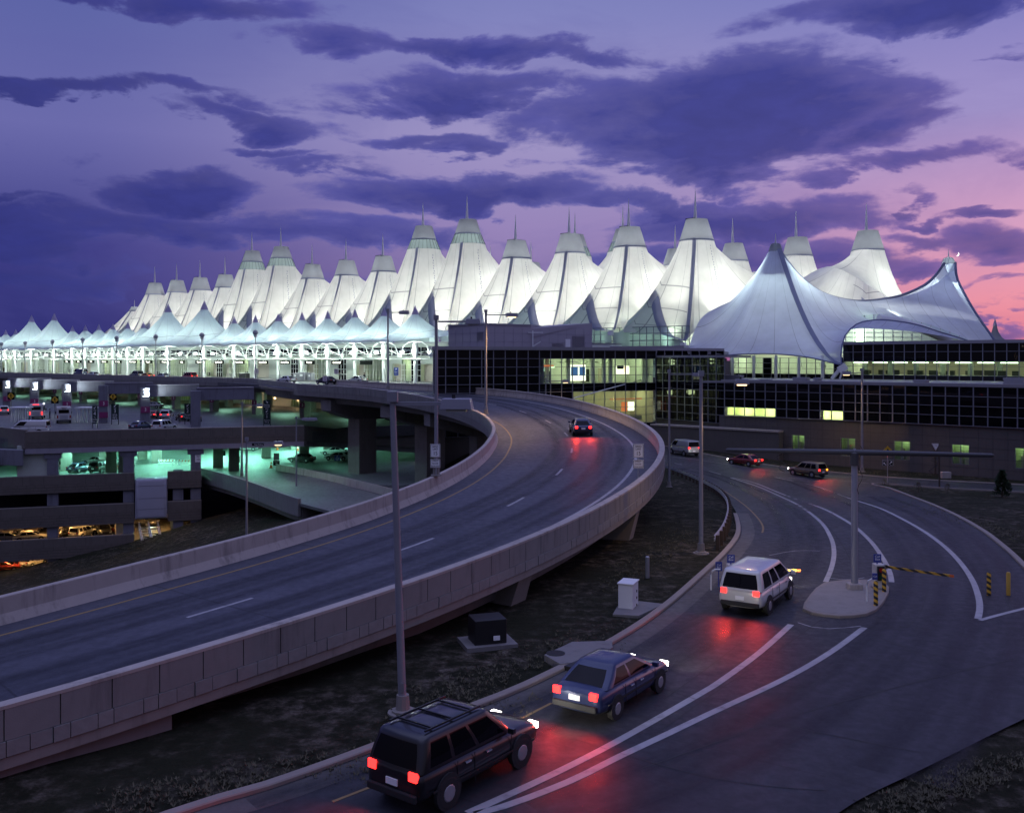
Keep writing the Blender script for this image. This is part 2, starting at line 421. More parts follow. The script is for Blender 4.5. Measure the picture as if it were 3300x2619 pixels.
def road_material(name, c0, c1, slab=None):
    """worn concrete pavement: mottled, tyre-darkened bands, fine sawn joints"""
    m = bpy.data.materials.new(name); m.use_nodes = True; t = NT(m.node_tree); b = t.n['Principled BSDF']
    pos = t.new('ShaderNodeNewGeometry').outputs['Position']
    n1 = t.noise(pos, .18, 5, .55); n2 = t.noise(pos, 2.5, 7, .7); n3 = t.noise(pos, 40., 3, .6)
    c = t.mix(t.rng(n1, .3, .7), c0, c1); c = t.mix(t.rng(n2, .35, .75, 0, .45), c, tuple(x * .55 for x in c0[:3]) + (1,))
    c = t.mix(t.rng(n3, .5, .8, 0, .35), c, tuple(x * 1.5 for x in c1[:3]) + (1,))
    uv = t.new('ShaderNodeUVMap'); sep = t.new('ShaderNodeSeparateXYZ'); t.l.new(uv.outputs[0], sep.inputs[0])
    if slab:
        fr = t.math('FRACT', t.math('DIVIDE', sep.outputs[0], slab)); j = t.rng(t.math('ABSOLUTE', t.math('SUBTRACT', fr, .5)), .494, .498)
        c = t.mix(t.math('MULTIPLY', j, .7), c, (.015, .015, .016, 1))
        band = t.math('SINE', t.math('MULTIPLY', sep.outputs[1], 2 * math.pi / 3.6)); tyre = t.rng(band, .2, 1., 0, .5)
        c = t.mix(t.math('MULTIPLY', tyre, t.rng(n1, .3, .6)), c, tuple(x * .45 for x in c0[:3]) + (1,))
    t.put(b.inputs['Base Color'], c); t.put(b.inputs['Roughness'], t.rng(n2, .3, .7, .5, .75)); b.inputs['Specular IOR Level'].default_value = .4
    bn = t.new('ShaderNodeBump'); bn.inputs['Strength'].default_value = .25; bn.inputs['Distance'].default_value = .01
    t.put(bn.inputs['Height'], n3); t.put(b.inputs['Normal'], bn.outputs[0]); return m
M['road'] = road_material('worn_pavement', (.022, .022, .028, 1), (.050, .049, .058, 1), 6.)
M['deck'] = road_material('bridge_deck_concrete', (.048, .05, .068, 1), (.085, .086, .11, 1), 9.)
M['plaza'] = road_material('plaza_concrete', (.075, .075, .078, 1), (.12, .12, .123, 1))
M['walk'] = road_material('walk_concrete', (.24, .23, .22, 1), (.34, .32, .31, 1))

# ------------------------------------------------------------------ terrain
LEFTZ = [(-600, -19), (0, -18.4), (290, -14.9), (440, -12.2), (600, -9.6), (680, -8.4), (780, -7.2), (880, -6.9), (960, -5.2), (1020, -3.5)]
FACE_A = WX(0, 127.6, 0); FACE_DIR = Vector((3, 1, 0)).normalized(); FACE_N = Vector((-1, 3, 0)).normalized()
def face_pt(px, back=0., z=0.):   # point on the front plane of the parking structure
    k = (px - CX) / F; o = FACE_A + FACE_N * back
    # X = k*Y along o + s*dir
    s = (k * o.y - o.x) / (FACE_DIR.x - k * FACE_DIR.y); p = o + FACE_DIR * s; p.z = z; return p
def GZ(x, y):
    px = CX + F * x / max(y, 1)
    right = lerp(-2.5, -3.5, sm(1420, 1760, px)) * sm(50, 108, y)
    if px >= 1020 or y < 20: z = right
    else:
        zf = interp(LEFTZ, px); z = zf * sm(34, 130, y) ** .8 if y < 130 else zf
        if px > 900: z = lerp(z, right, (px - 900) / 120)
        if y > 115 and px < 640:
            back = (Vector((x, y, 0)) - FACE_A).dot(FACE_N)
            z = lerp(z, -20, sm(1., 5., back))
    return z
def OG(px, py, up=0.):            # where a sight line meets the terrain
    p = G(px, py, 0)
    for _ in range(30): p = G(px, py, lerp(p.z, GZ(p.x, p.y), .7))
    p.z = GZ(p.x, p.y) + up; return p

def build_ground():
    xs = [-9000, -3000, -1200, -600, -350, -220] + [-150 + i * 2.0 for i in range(66)] + [-18 + i * 1.2 for i in range(46)] + [38 + i * 3 for i in range(26)] + [130, 180, 260, 400, 900, 3000, 9000]
    ys = [-300, -60, -10, 5] + [8 + i * 1.2 for i in range(108)] + [139 + i * 2.5 for i in range(17)] + [185, 230, 300, 420, 800, 2000, 5000, 12000]
    b = MB(); rnd = random.Random(3)
    for y in ys:
        for x in xs:
            z = GZ(x, y)
            b.v.append(Vector((x, y, z + (rnd.uniform(-.1, -.02) if -60 < x < 40 and y < 120 else -.03))))
    n = len(xs)
    for j in range(len(ys) - 1):
        for i in range(n - 1): b.face(j * n + i, j * n + i + 1, (j + 1) * n + i + 1, (j + 1) * n + i)
    tag(b.build('ground', M['earth'], smooth=True), kind='structure')
build_ground()

def drape(name, outline, material, up=.03, step=3., dirv=(.56, .83), zfun=None):
    """fills a plan outline and lays it on the terrain"""
    bm = bmesh.new(); vs = [bm.verts.new((p[0], p[1], 0)) for p in outline]; bm.faces.new(vs)
    bmesh.ops.triangulate(bm, faces=bm.faces[:])
    x0, x1 = min(p[0] for p in outline), max(p[0] for p in outline); y0, y1 = min(p[1] for p in outline), max(p[1] for p in outline)
    for ax, a, e in ((0, x0, x1), (1, y0, y1)):
        q = a + step
        while q < e:
            no = (1, 0, 0) if ax == 0 else (0, 1, 0); co = (q, 0, 0) if ax == 0 else (0, q, 0)
            bmesh.ops.bisect_plane(bm, geom=bm.verts[:] + bm.edges[:] + bm.faces[:], plane_co=co, plane_no=no); q += step
    bmesh.ops.recalc_face_normals(bm, faces=bm.faces)
    for v in bm.verts: v.co.z = (zfun or GZ)(v.co.x, v.co.y) + up
    if sum(f.normal.z for f in bm.faces) < 0: bmesh.ops.reverse_faces(bm, faces=bm.faces[:])
    lay = bm.loops.layers.uv.new('UVMap'); d = Vector(dirv)
    for f in bm.faces:
        f.smooth = True
        for l in f.loops: l[lay].uv = (l.vert.co.xy.dot(d), l.vert.co.xy.dot(Vector((d.y, -d.x))))
    me = bpy.data.meshes.new(name); bm.to_mesh(me); bm.free(); me.materials.append(material)
    o = bpy.data.objects.new(name, me); col.objects.link(o); return tag(o, kind='structure')

def smooth_path(pts, n=6):
    """Catmull-Rom through world points"""
    pts = [Vector(p) for p in pts]; out = []
    for i in range(len(pts) - 1):
        p0, p1, p2, p3 = pts[max(i - 1, 0)], pts[i], pts[i + 1], pts[min(i + 2, len(pts) - 1)]
        for k in range(n):
            u = k / n
            out.append(.5 * ((2 * p1) + (p2 - p0) * u + (2 * p0 - 5 * p1 + 4 * p2 - p3) * u * u + (3 * p1 - p0 - 3 * p2 + p3) * u ** 3))
    return out + [pts[-1]]
def resample(path, step):
    out = [path[0].copy()]; acc = 0.
    for a, b in zip(path, path[1:]):
        L = (b - a).length
        if L < 1e-6: continue
        while acc + L >= step:
            u = (step - acc) / L; a = a.lerp(b, u); out.append(a.copy()); L = (b - a).length; acc = 0.
        acc += L
    return out

LC = smooth_path([OG(*p) for p in [(250, 1770), (412, 1708), (556, 1667), (695, 1618), (824, 1569), (927, 1523), (1111, 1450), (1290, 1358), (1400, 1285), (1480, 1215), (1532, 1165), (1558, 1128), (1557, 1098), (1545, 1070), (1528, 1048), (1503, 1027), (1453, 1004), (1423, 992), (1398, 982), (1370, 972), (1340, 962), (1310, 951)]])
RCU = smooth_path([OG(*p) for p in [(2230, 1275), (2156, 1200), (2132, 1175), (2104, 1150), (2067, 1121), (2017, 1091), (1967, 1067), (1917, 1047), (1867, 1028), (1837, 1022), (1834, 1019), (1850, 1018), (1900, 1022), (2000, 1029), (2156, 1037), (2330, 1048)]])
RCL = smooth_path([OG(*p) for p in [(1690, 1765), (1768, 1711), (1828, 1675), (1953, 1615), (2156, 1515), (2330, 1440)]])
UP_EDGE = smooth_path([OG(*p) for p in [(2330, 1032), (2156, 1022), (2000, 1014), (1867, 1006), (1792, 999), (1700, 990), (1617, 980), (1500, 960), (1400, 940), (1310, 925)]])
road_outline = LC + list(reversed(UP_EDGE)) + list(reversed(RCU)) + list(reversed(RCL))
drape('road', road_outline, M['road'], .03, dirv=(.56, .83))

def kerb(path, name='kerb', h=.14, w=.28, side=1):
    b = MB(); b.sweep([p + Vector((0, 0, 0)) for p in path], [(0, -.1), (side * w, -.1), (side * w, h), (side * .03, h), (0, h - .03)])
    return tag(b.build(name, M['walk_kerb']), kind='structure')
M['walk_kerb'] = mat('kerb_concrete', (.27, .23, .20), .85, var=.15, vscale=2)
kerb(resample(LC, 1.2)[:46], side=1)
kerb(resample(RCU, 1.2), side=-1); kerb(resample(UP_EDGE, 1.5), side=-1)
M['gutter'] = road_material('gutter_concrete', (.07, .066, .062, 1), (.12, .112, .105, 1))
# gutter pan beside the kerb, a paler band of concrete
def ribbon(name, path, w, material, up, side=0., zf=None, kind='structure'):
    b = MB(); n = len(path); L = 0
    for i, p in enumerate(path):
        d = path[min(i + 1, n - 1)] - path[max(i - 1, 0)]; d.z = 0; d.normalize(); l = Vector((-d.y, d.x, 0))
        if i: L += (p - path[i - 1]).length
        for k in (-.5, .5):
            q = p + l * (w * k + side); z = (zf(q.x, q.y) if zf else q.z); b.uv[len(b.v)] = (L, w * k); b.v.append(Vector((q.x, q.y, z + up)))
    for i in range(n - 1): b.face(2 * i, 2 * i + 1, 2 * i + 3, 2 * i + 2)
    o = b.build(name, material); return tag(o, kind=kind) if kind else o
ribbon('gutter', resample(LC, 1.)[:56], .75, M['gutter'], .0345, -.45, GZ)

def line_px(pts, w, material=None, name='road_marking'):
    ribbon(name, resample(smooth_path([OG(*p) for p in pts]), .7), w, material or M['white_line'], .040, 0, GZ)
line_px([(985, 1714), (1078, 1672), (1178, 1625), (1278, 1574), (1378, 1518), (1478, 1460), (1518, 1435), (1603, 1372), (1673, 1309)], .25)
line_px([(1000, 1716), (1078, 1694), (1203, 1645), (1303, 1595), (1403, 1548), (1503, 1500), (1653, 1430), (1748, 1375), (1823, 1320)], .25)
line_px([(1538, 1006), (1603, 1027.5), (1668, 1057), (1723, 1095), (1748, 1130), (1756, 1162), (1751, 1195), (1738, 1227)], .24)
line_px([(1542, 1006), (1603, 1022), (1703, 1060), (1778, 1095), (1828, 1135), (1858, 1175), (1873, 1205), (1878, 1232)], .25)
line_px([(1633, 1005), (1728, 1027), (1828, 1062), (1903, 1095), (1968, 1135), (2013, 1175), (2043, 1215), (2058, 1250), (2063, 1280), (2058, 1307)], .26)
line_px([(2063, 1307), (2110, 1294), (2170, 1279)], .2)
line_px([(1398, 960), (1493, 972), (1617, 991), (1720, 1000), (1829, 1008)], .12)
line_px([(1493, 992), (1520, 1000)], .14); line_px([(1420, 975), (1437, 979)], .14)
line_px([(1640, 1005), (1740, 1010), (1830, 1018)], .1)
for a, b in (((2052, 1318), (2048, 1324)), ((2045, 1333), (2041, 1339)), ((2036, 1348), (2031, 1354)), ((2019, 1370), (2010, 1375)), ((1917, 1446), (1908, 1450)), ((1850, 1489), (1840, 1492)), ((1822, 1503), (1813, 1506)), ((1790, 1520), (1780, 1524)), ((1765, 1535), (1755, 1538))):
    line_px([a, b], .28)
line_px([(1680, 1312), (1733, 1325), (1828, 1318)], .07); line_px([(1620, 1170), (1680, 1160), (1745, 1162)], .06); line_px([(1740, 1217), (1790, 1222), (1835, 1213)], .06)
line_px([(1490, 1016), (1525, 1034), (1560, 1058), (1590, 1085), (1606, 1108), (1604, 1125)], .12, M['yellow_line'])
line_px([(700, 1690), (900, 1610), (1078, 1524), (1180, 1472)], .1, M['yellow_line'])
# sawn joints and cracks across the pavement
for pts in ([(1680, 1235), (1600, 1320), (1500, 1400), (1390, 1480)], [(1955, 1235), (1938, 1290), (1900, 1330)], [(1730, 1305), (1640, 1370), (1520, 1450), (1360, 1560)], [(1350, 1620), (1700, 1500), (2000, 1420), (2160, 1385)], [(1150, 1540), (1500, 1640), (1800, 1670)], [(1330, 1430), (1620, 1520), (1960, 1590)], [(1560, 1330), (1800, 1322), (1960, 1322)], [(1690, 1060), (1745, 1110), (1790, 1180), (1800, 1240)], [(1975, 1110), (2080, 1200), (2130, 1290)], [(1820, 1330), (1990, 1400), (2156, 1450)], [(1460, 1050), (1530, 1085), (1560, 1140)]):
    line_px(pts, .035, M['joint'], 'pavement_joint')

# ------------------------------------------------------------------ flyover
OUT = [(-24, -27.5, 14.6, .55), (-16, -22.0, 17.4, 1.0), (-8, -16.79, 20.59, 1.45), (0, -12.02, 24.15, 1.88), (8, -6.68, 29.95, 2.27), (16, -1.82, 36.39, 2.62), (24, 2.32, 43.17, 2.95), (32, 5.75, 50.35, 3.26), (40, 8.48, 57.91, 3.55), (48, 10.47, 65.74, 3.84), (56, 11.71, 73.67, 4.11), (64, 12.21, 81.60, 4.39), (72, 12.05, 89.49, 4.66), (80, 11.33, 97.38, 4.94), (88, 10.09, 105.32, 5.21), (96, 8.30, 113.25, 5.48), (104, 5.82, 120.99, 5.74), (112, 2.44, 128.22, 5.99), (120, -2.01, 134.66, 6.23), (128, -7.48, 140.17, 6.45), (136, -13.54, 145.03, 6.64), (144, -19.8, 150.2, 6.78), (152, -25.0, 156.8, 6.86), (160, -29.0, 164.5, 6.88), (168, -32.5, 172.5, 6.88), (176, -36.5, 180.2, 6.88)]
WID = [(-24, 10.7), (0, 10.9), (8, 11.4), (16, 11.6), (24, 11.8), (32, 12.2), (40, 12.7), (48, 13.2), (56, 13.6), (66, 13.8), (77, 14.2), (87, 14.9), (105, 16.5), (120, 17.2), (138, 15), (150, 13.6), (176, 12.5)]
opath = smooth_path([Vector(p[1:]) for p in OUT], 8)
S0 = [-18.6]
for a, b in zip(opath, opath[1:]): S0.append(S0[-1] + (b - a).to_2d().length)
def FO(s):                         # outer rail top at station s
    for i in range(len(S0) - 1):
        if s <= S0[i + 1] or i == len(S0) - 2:
            return opath[i].lerp(opath[i + 1], (s - S0[i]) / (S0[i + 1] - S0[i]))
def FN(s):
    d = FO(s + .6) - FO(s - .6); d.z = 0; d.normalize(); return Vector((-d.y, d.x, 0))
def FP(s, w, h=0.):                # w metres in from the outer rail, h above the deck
    p = FO(s) + FN(s) * w; p.z += h - .95; return p
def FW(s): return interp(WID, s)
fly = empty('flyover', FP(20, 6, -2), label='curving two lane concrete flyover ramp climbing to the terminal kerb', cat='bridge')
ST = [-18.4 + i * 1.325 for i in range(148)]
ST = [s for s in ST if s < 175]
b = MB()
for i, s in enumerate(ST):
    w = FW(s)
    for k in range(7):
        p = FP(s, .2 + (w - .4) * k / 6); b.uv[len(b.v)] = (s, (w * k / 6)); b.v.append(p)
for i in range(len(ST) - 1):
    for k in range(6): b.face(i * 7 + k, (i + 1) * 7 + k, (i + 1) * 7 + k + 1, i * 7 + k + 1)
b.build('deck', M['deck'], fly, smooth=True)
# slab and box girders below
b = MB()
b.sweep([FP(s, 0, 0) for s in ST], lambda i: [(.25, -.35), (FW(ST[i]) - .25, -.35), (FW(ST[i]) - .25, -.02), (.25, -.02)])
b.build('slab', M['concrete'], fly)
b = MB()
seg = [s for s in ST if s > 2.5]
b.sweep([FP(s, 0, 0) for s in seg], lambda i: [(1.5, -1.75), (FW(seg[i]) - 1.5, -1.75), (FW(seg[i]) - 1.1, -.352), (1.1, -.352)])
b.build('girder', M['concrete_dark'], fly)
# outer parapet: coping, smooth panels, rough stone course, plain fascia
op = empty('outer_parapet', FO(20)); op.parent = fly; op.matrix_basis = wmat(fly).inverted() @ Matrix.Translation(FO(20))
b = MB(); b.sweep([FO(s) for s in ST], [(-.03, -.11), (.36, -.11), (.36, -.02), (.30, 0), (.03, 0), (-.03, -.02)]); b.build('coping', M['barrier'], op)
b = MB(); b.sweep([FO(s) for s in ST], [(.06, -1.32), (.42, -1.32), (.42, -.95), (.40, -.75), (.33, -.5), (.30, -.11), (.06, -.11)]); b.build('core', M['barrier'], op)
b = MB(); c = MB()
def slab_between(bm, s0, s1, w0, w1, h0, h1, n=1):
    for q in range(n):
        a, e = lerp(s0, s1, q / n), lerp(s0, s1, (q + 1) / n)
        pts = []
        for h in (h0, h1):
            for s, w in ((a, w0), (e, w0), (e, w1), (a, w1)):
                p = FO(s) + FN(s) * w; p.z += h; pts.append(p)
        bm.hexa(pts)
rnd = random.Random(5)
for i in range(len(ST) - 1):
    slab_between(b, ST[i] + .018, ST[i + 1] - .018, -.02, .1, -.90, -.115)
i = ST[0]
while i < ST[-1] - 1:
    L = rnd.choice((.42, .55, .7, .82)); slab_between(c, i + .012, i + L - .012, -.035 - rnd.random() * .03, .1, -1.30, -.915); i += L
b.build('panel', M['panel'], op); c.build('stone_course', M['stone'], op)
b = MB(); b.sweep([FO(s) for s in ST], [(-.0, -1.62), (.5, -1.62), (.5, -1.33), (-.0, -1.33)]); b.build('fascia', M['concrete'], op)
# inner parapet: safety-shape barrier
IN_END = 146
isl = [s for s in ST if s < IN_END]
ipath = [FP(s, FW(s), .95) for s in isl]
KERB_D = 98.5
ipath += [Vector((-35.5, 151.5, 6.8)), Vector((-40.5, 162, 6.8)), Vector((-45.3, 172.5, 6.8))] + [T(KERB_D, t, 6.8) for t in (160.5, 175, 195, 220, 260, 300, 350, 420, 500)]
ip = empty('inner_parapet', ipath[20]); ip.parent = fly; ip.matrix_basis = wmat(fly).inverted() @ Matrix.Translation(ipath[20])
ipath = resample(smooth_path(ipath, 3), 1.325)
b = MB(); b.sweep(ipath, [(-.36, -.97), (-.16, -.6), (-.12, -.03), (-.08, 0), (.12, 0), (.15, -.03), (.15, -.97)]); b.build('barrier', M['barrier'], ip)
b = MB(); c = MB()
for p, q in zip(ipath, ipath[1:]):
    d = (q - p).normalized(); l = Vector((-d.y, d.x, 0)); p2, q2 = p + d * .018, q - d * .018
    b.hexa([p2 + l * .152 + Vector((0, 0, -1.0)), q2 + l * .152 + Vector((0, 0, -1.0)), q2 + l * .2 + Vector((0, 0, -1.0)), p2 + l * .2 + Vector((0, 0, -1.0)),
            p2 + l * .152 + Vector((0, 0, -.06)), q2 + l * .152 + Vector((0, 0, -.06)), q2 + l * .2 + Vector((0, 0, -.06)), p2 + l * .2 + Vector((0, 0, -.06))])
b.build('panel', M['panel'], ip)
far = [p for p in ipath if p.y > 60]
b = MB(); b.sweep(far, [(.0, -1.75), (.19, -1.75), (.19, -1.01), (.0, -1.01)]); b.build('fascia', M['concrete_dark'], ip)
# piers
def pier(s, kind):
    w = FW(s); n = FN(s); d = Vector((n.y, -n.x, 0)); zt = FP(s, 0).z - 1.76
    pr = empty('pier', FP(s, w / 2, -3)); pr.parent = fly; pr.matrix_basis = wmat(fly).inverted() @ Matrix.Translation(FP(s, w / 2, -3))
    P0 = FO(s)
    def pt(wi, al, z): q = P0 + n * wi + d * al; q.z = z; return q
    zg = min(GZ(*pt(1, 0, 0).to_2d()), GZ(*pt(w - 1, 0, 0).to_2d())) - .4
    if kind == 'wall':
        b = MB(); b.hexa([pt(1.0, -.7, zg), pt(1.0, .7, zg), pt(w - 1.6, .7, zg), pt(w - 1.6, -.7, zg), pt(.3, -.55, zt + 1.0), pt(.3, .55, zt + 1.0), pt(w - .6, .55, zt + 1.0), pt(w - .6, -.55, zt + 1.0)])
        b.build('wall', M['concrete'], pr)
    else:
        b = MB(); b.hexa([pt(w / 2 - 2.2, -1.3, zt - 2.4), pt(w / 2 - 2.2, 1.3, zt - 2.4), pt(w / 2 + 2.2, 1.3, zt - 2.4), pt(w / 2 + 2.2, -1.3, zt - 2.4), pt(.6, -1.1, zt - 1.0), pt(.6, 1.1, zt - 1.0), pt(w - .4, 1.1, zt - 1.0), pt(w - .4, -1.1, zt - 1.0)])
        b.hexa([pt(.6, -1.1, zt - 1.0), pt(.6, 1.1, zt - 1.0), pt(w - .4, 1.1, zt - 1.0), pt(w - .4, -1.1, zt - 1.0), pt(.6, -1.1, zt + .5), pt(.6, 1.1, zt + .5), pt(w - .4, 1.1, zt + .5), pt(w - .4, -1.1, zt + .5)])
        b.build('cap', M['concrete_dark'], pr)
        c = MB(); c.hexa([pt(w / 2 - 1.7, -1.25, -10), pt(w / 2 - 1.7, 1.25, -10), pt(w / 2 + 1.7, 1.25, -10), pt(w / 2 + 1.7, -1.25, -10), pt(w / 2 - 1.7, -1.25, zt - 2.38), pt(w / 2 - 1.7, 1.25, zt - 2.38), pt(w / 2 + 1.7, 1.25, zt - 2.38), pt(w / 2 + 1.7, -1.25, zt - 2.38)])
        c.build('column', M['concrete'], pr)
pier(20.6, 'wall'); pier(37.2, 'wall'); pier(125, 'column'); pier(140.5, 'column'); pier(108, 'column')
# abutment wall
b = MB(); sg = [s for s in ST if s < 3.4] + [3.3]
for sa, se in zip(sg, sg[1:]):
    pts = []
    for zz in (0, 1):
        for s, w in ((sa, .25), (se, .25), (se, FW(se) - .3), (sa, FW(sa) - .3)):
            p = FP(s, w); p.z = (p.z - .34) if zz else -.6; pts.append(p)
    b.hexa(pts)
b.build('abutment', M['concrete_dark'], fly)
# deck markings
def fly_line(name, w, s0, s1, width, m):
    n = max(2, int((s1 - s0) / 1.2)); pa = [FP(lerp(s0, s1, i / n), w if not callable(w) else w(lerp(s0, s1, i / n))) for i in range(n + 1)]
    ribbon(name, pa, width, m, .006)
fly_line('lane_edge_line', 2.1, -20, 60, .2, M['white_line']); fly_line('lane_edge_line', lambda s: 2.1 + (s - 60) * .012, 60, 168, .2, M['white_line'])
fly_line('lane_edge_line', lambda s: FW(s) - 1.5, -20, 100, .14, M['yellow_line'])
fly_line('lane_edge_line', lambda s: FW(s) - 1.5 + .0, 100, 150, .12, M['yellow_line'])
for s in range(-18, 170, 12):
    fly_line('lane_dash', lambda q: .5 * (2.1 + FW(q) - 1.5), s + 1.2, s + 4.2, .16, M['white_line'])
b = MB()
for s in (-1.2, 50.5):
    b = MB()
    for k in range(6):
        w = FW(s); p, q = FP(s, .45 + (w - 1.0) * k / 6, .008), FP(s, .45 + (w - 1.0) * (k + 1) / 6, .008); d = FN(s); d = Vector((d.y, -d.x, 0)) * (.16 if s < 0 else .05)
        b.quad(p - d, p + d, q + d, q - d)
    b.build('expansion_joint', M['joint'], fly)

# ------------------------------------------------------------------ upper roadway by the terminal
b = MB(); ts = [150 + i * 10 for i in range(40)]
rw = [T(KERB_D + .3, t, 5.85) for t in ts]
b.prism([Vector((-31.6, 144.5, 0)), Vector((-35.3, 151.5, 0)), Vector((-40.3, 162, 0)), Vector((-45.1, 172.5, 0)), T(KERB_D + .1, 175), T(KERB_D + .1, 520), T(116, 520), T(116, 120), T(110, 120)], 5.2, 5.86)
o = b.build('upper_roadway', M['plaza']); tag(o, kind='structure')
b = MB(); b.prism([T(115, 118), T(115, 520), T(128, 520), T(128, 118)], 5.3, 6.02); o = b.build('upper_pavement', M['walk']); tag(o, kind='structure')
# girders below the roadway
b = MB(); b.prism([T(KERB_D + 1.2, 178), T(KERB_D + 1.2, 520), T(124, 520), T(124, 130), T(108, 130)], 4.0, 5.18)
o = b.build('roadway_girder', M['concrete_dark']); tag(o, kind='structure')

# tyre-darkened wheel paths along the lanes
def tyre_material():
    m = bpy.data.materials.new('tyre_wear'); m.use_nodes = True; t = NT(m.node_tree); t.n.clear()
    out = t.new('ShaderNodeOutputMaterial'); a = t.new('ShaderNodeBsdfTransparent'); b = t.new('ShaderNodeBsdfPrincipled'); mx = t.new('ShaderNodeMixShader')
    b.inputs['Base Color'].default_value = (.014, .014, .016, 1); b.inputs['Roughness'].default_value = .45
    uv = t.new('ShaderNodeUVMap'); sp = t.new('ShaderNodeSeparateXYZ'); t.l.new(uv.outputs[0], sp.inputs[0])
    y = t.math('ABSOLUTE', sp.outputs[1]); tr = t.rng(t.math('ABSOLUTE', t.math('SUBTRACT', y, .78)), .62, .05, typ='SMOOTHSTEP'); oil = t.rng(y, .5, 0., 0., .5, typ='SMOOTHSTEP')
    pos = t.new('ShaderNodeNewGeometry').outputs['Position']; cv = t.new('ShaderNodeCombineXYZ'); t.put(cv.inputs[0], t.math('MULTIPLY', sp.outputs[0], .12)); t.put(cv.inputs[1], sp.outputs[1])
    n = t.rng(t.noise(cv.outputs[0], 1.6, 6, .65), .25, .7); n2 = t.rng(t.noise(pos, 2.4, 6, .7), .3, .7, .5, 1.)
    t.put(mx.inputs[0], t.math('MULTIPLY', t.math('MULTIPLY', t.math('MAXIMUM', tr, oil), n), t.math('MULTIPLY', n2, .8)))
    t.l.new(a.outputs[0], mx.inputs[1]); t.l.new(b.outputs[0], mx.inputs[2]); t.l.new(mx.outputs[0], out.inputs[0]); return m
M['tyre_wear'] = tyre_material()
for pts in ([(560, 1722), (900, 1608), (1200, 1475), (1450, 1345), (1610, 1245), (1682, 1160), (1672, 1100), (1620, 1052), (1540, 1013), (1440, 985)], [(1150, 1722), (1450, 1618), (1700, 1492), (1850, 1375), (1935, 1272), (1940, 1185), (1885, 1110), (1790, 1055), (1690, 1020), (1600, 1000)], [(1900, 1640), (2010, 1500), (2070, 1380), (2100, 1290), (2085, 1215), (2040, 1150), (1960, 1090), (1850, 1045)]):
    ribbon('tyre_wear', resample(smooth_path([OG(*p) for p in pts]), .7), 3.0, M['tyre_wear'], .036, 0, GZ)
def fly_wear(w):
    pa = [FP(s, w) for s in range(-18, 150, 1)]; ribbon('tyre_wear', pa, 3.0, M['tyre_wear'], .004)
fly_wear(4.0); fly_wear(7.6)

# ------------------------------------------------------------------ tent roof of the great hall
HS = 9.15
def bound(th, q0=6.2, q1=6.2, wmax=22.3):
    """distance to the bay's border in direction th, and border height above the camera"""
    c, s = math.cos(th), math.sin(th); best = 1e9
    if abs(c) > 1e-6: best = HS / abs(c)
    if s > 1e-6: best = min(best, wmax / s)
    if s < -1e-6:
        # r*s = -13 - 5*(r*c/HS)^2
        A, B, C = 5 * (c / HS) ** 2, s, 13.0
        if A < 1e-9: r = -C / B
        else:
            q = B * B - 4 * A * C; r = (-B - math.sqrt(q)) / (2 * A) if q >= 0 else 1e9
        if r > 0: best = min(best, r)
    x, w = best * c, best * s; u = x / HS
    if w >= wmax - 1e-3: z = 21.0 - 4.6 * abs(u) ** 1.6
    elif abs(u) > .999 and w > -19.49:
        k = (w + 19.5) / (19.5 + wmax); z = lerp(q1 if u > 0 else q0, 16.4, k ** .72)
    else: z = lerp(q0, q1, (u + 1) / 2) + .5 * (1 - u * u)
    return best, z
def bay_z(x, w, zr, r0, q0, q1, e):
    r = math.hypot(x, w)
    if r < r0: return zr
    Rb, zb = bound(math.atan2(w, x), q0, q1); rho = min(1, (r - r0) / (Rb - r0))
    return zb + (zr - zb) * (1 - rho) ** e
NA, NR = 72, 14
def bay_angles():
    cr = [math.atan2(-19.5, -HS), math.atan2(-19.5, HS), math.atan2(22.3, HS), math.atan2(22.3, -HS)]
    a = sorted([-math.pi + 2 * math.pi * i / NA for i in range(NA)] + cr); return a
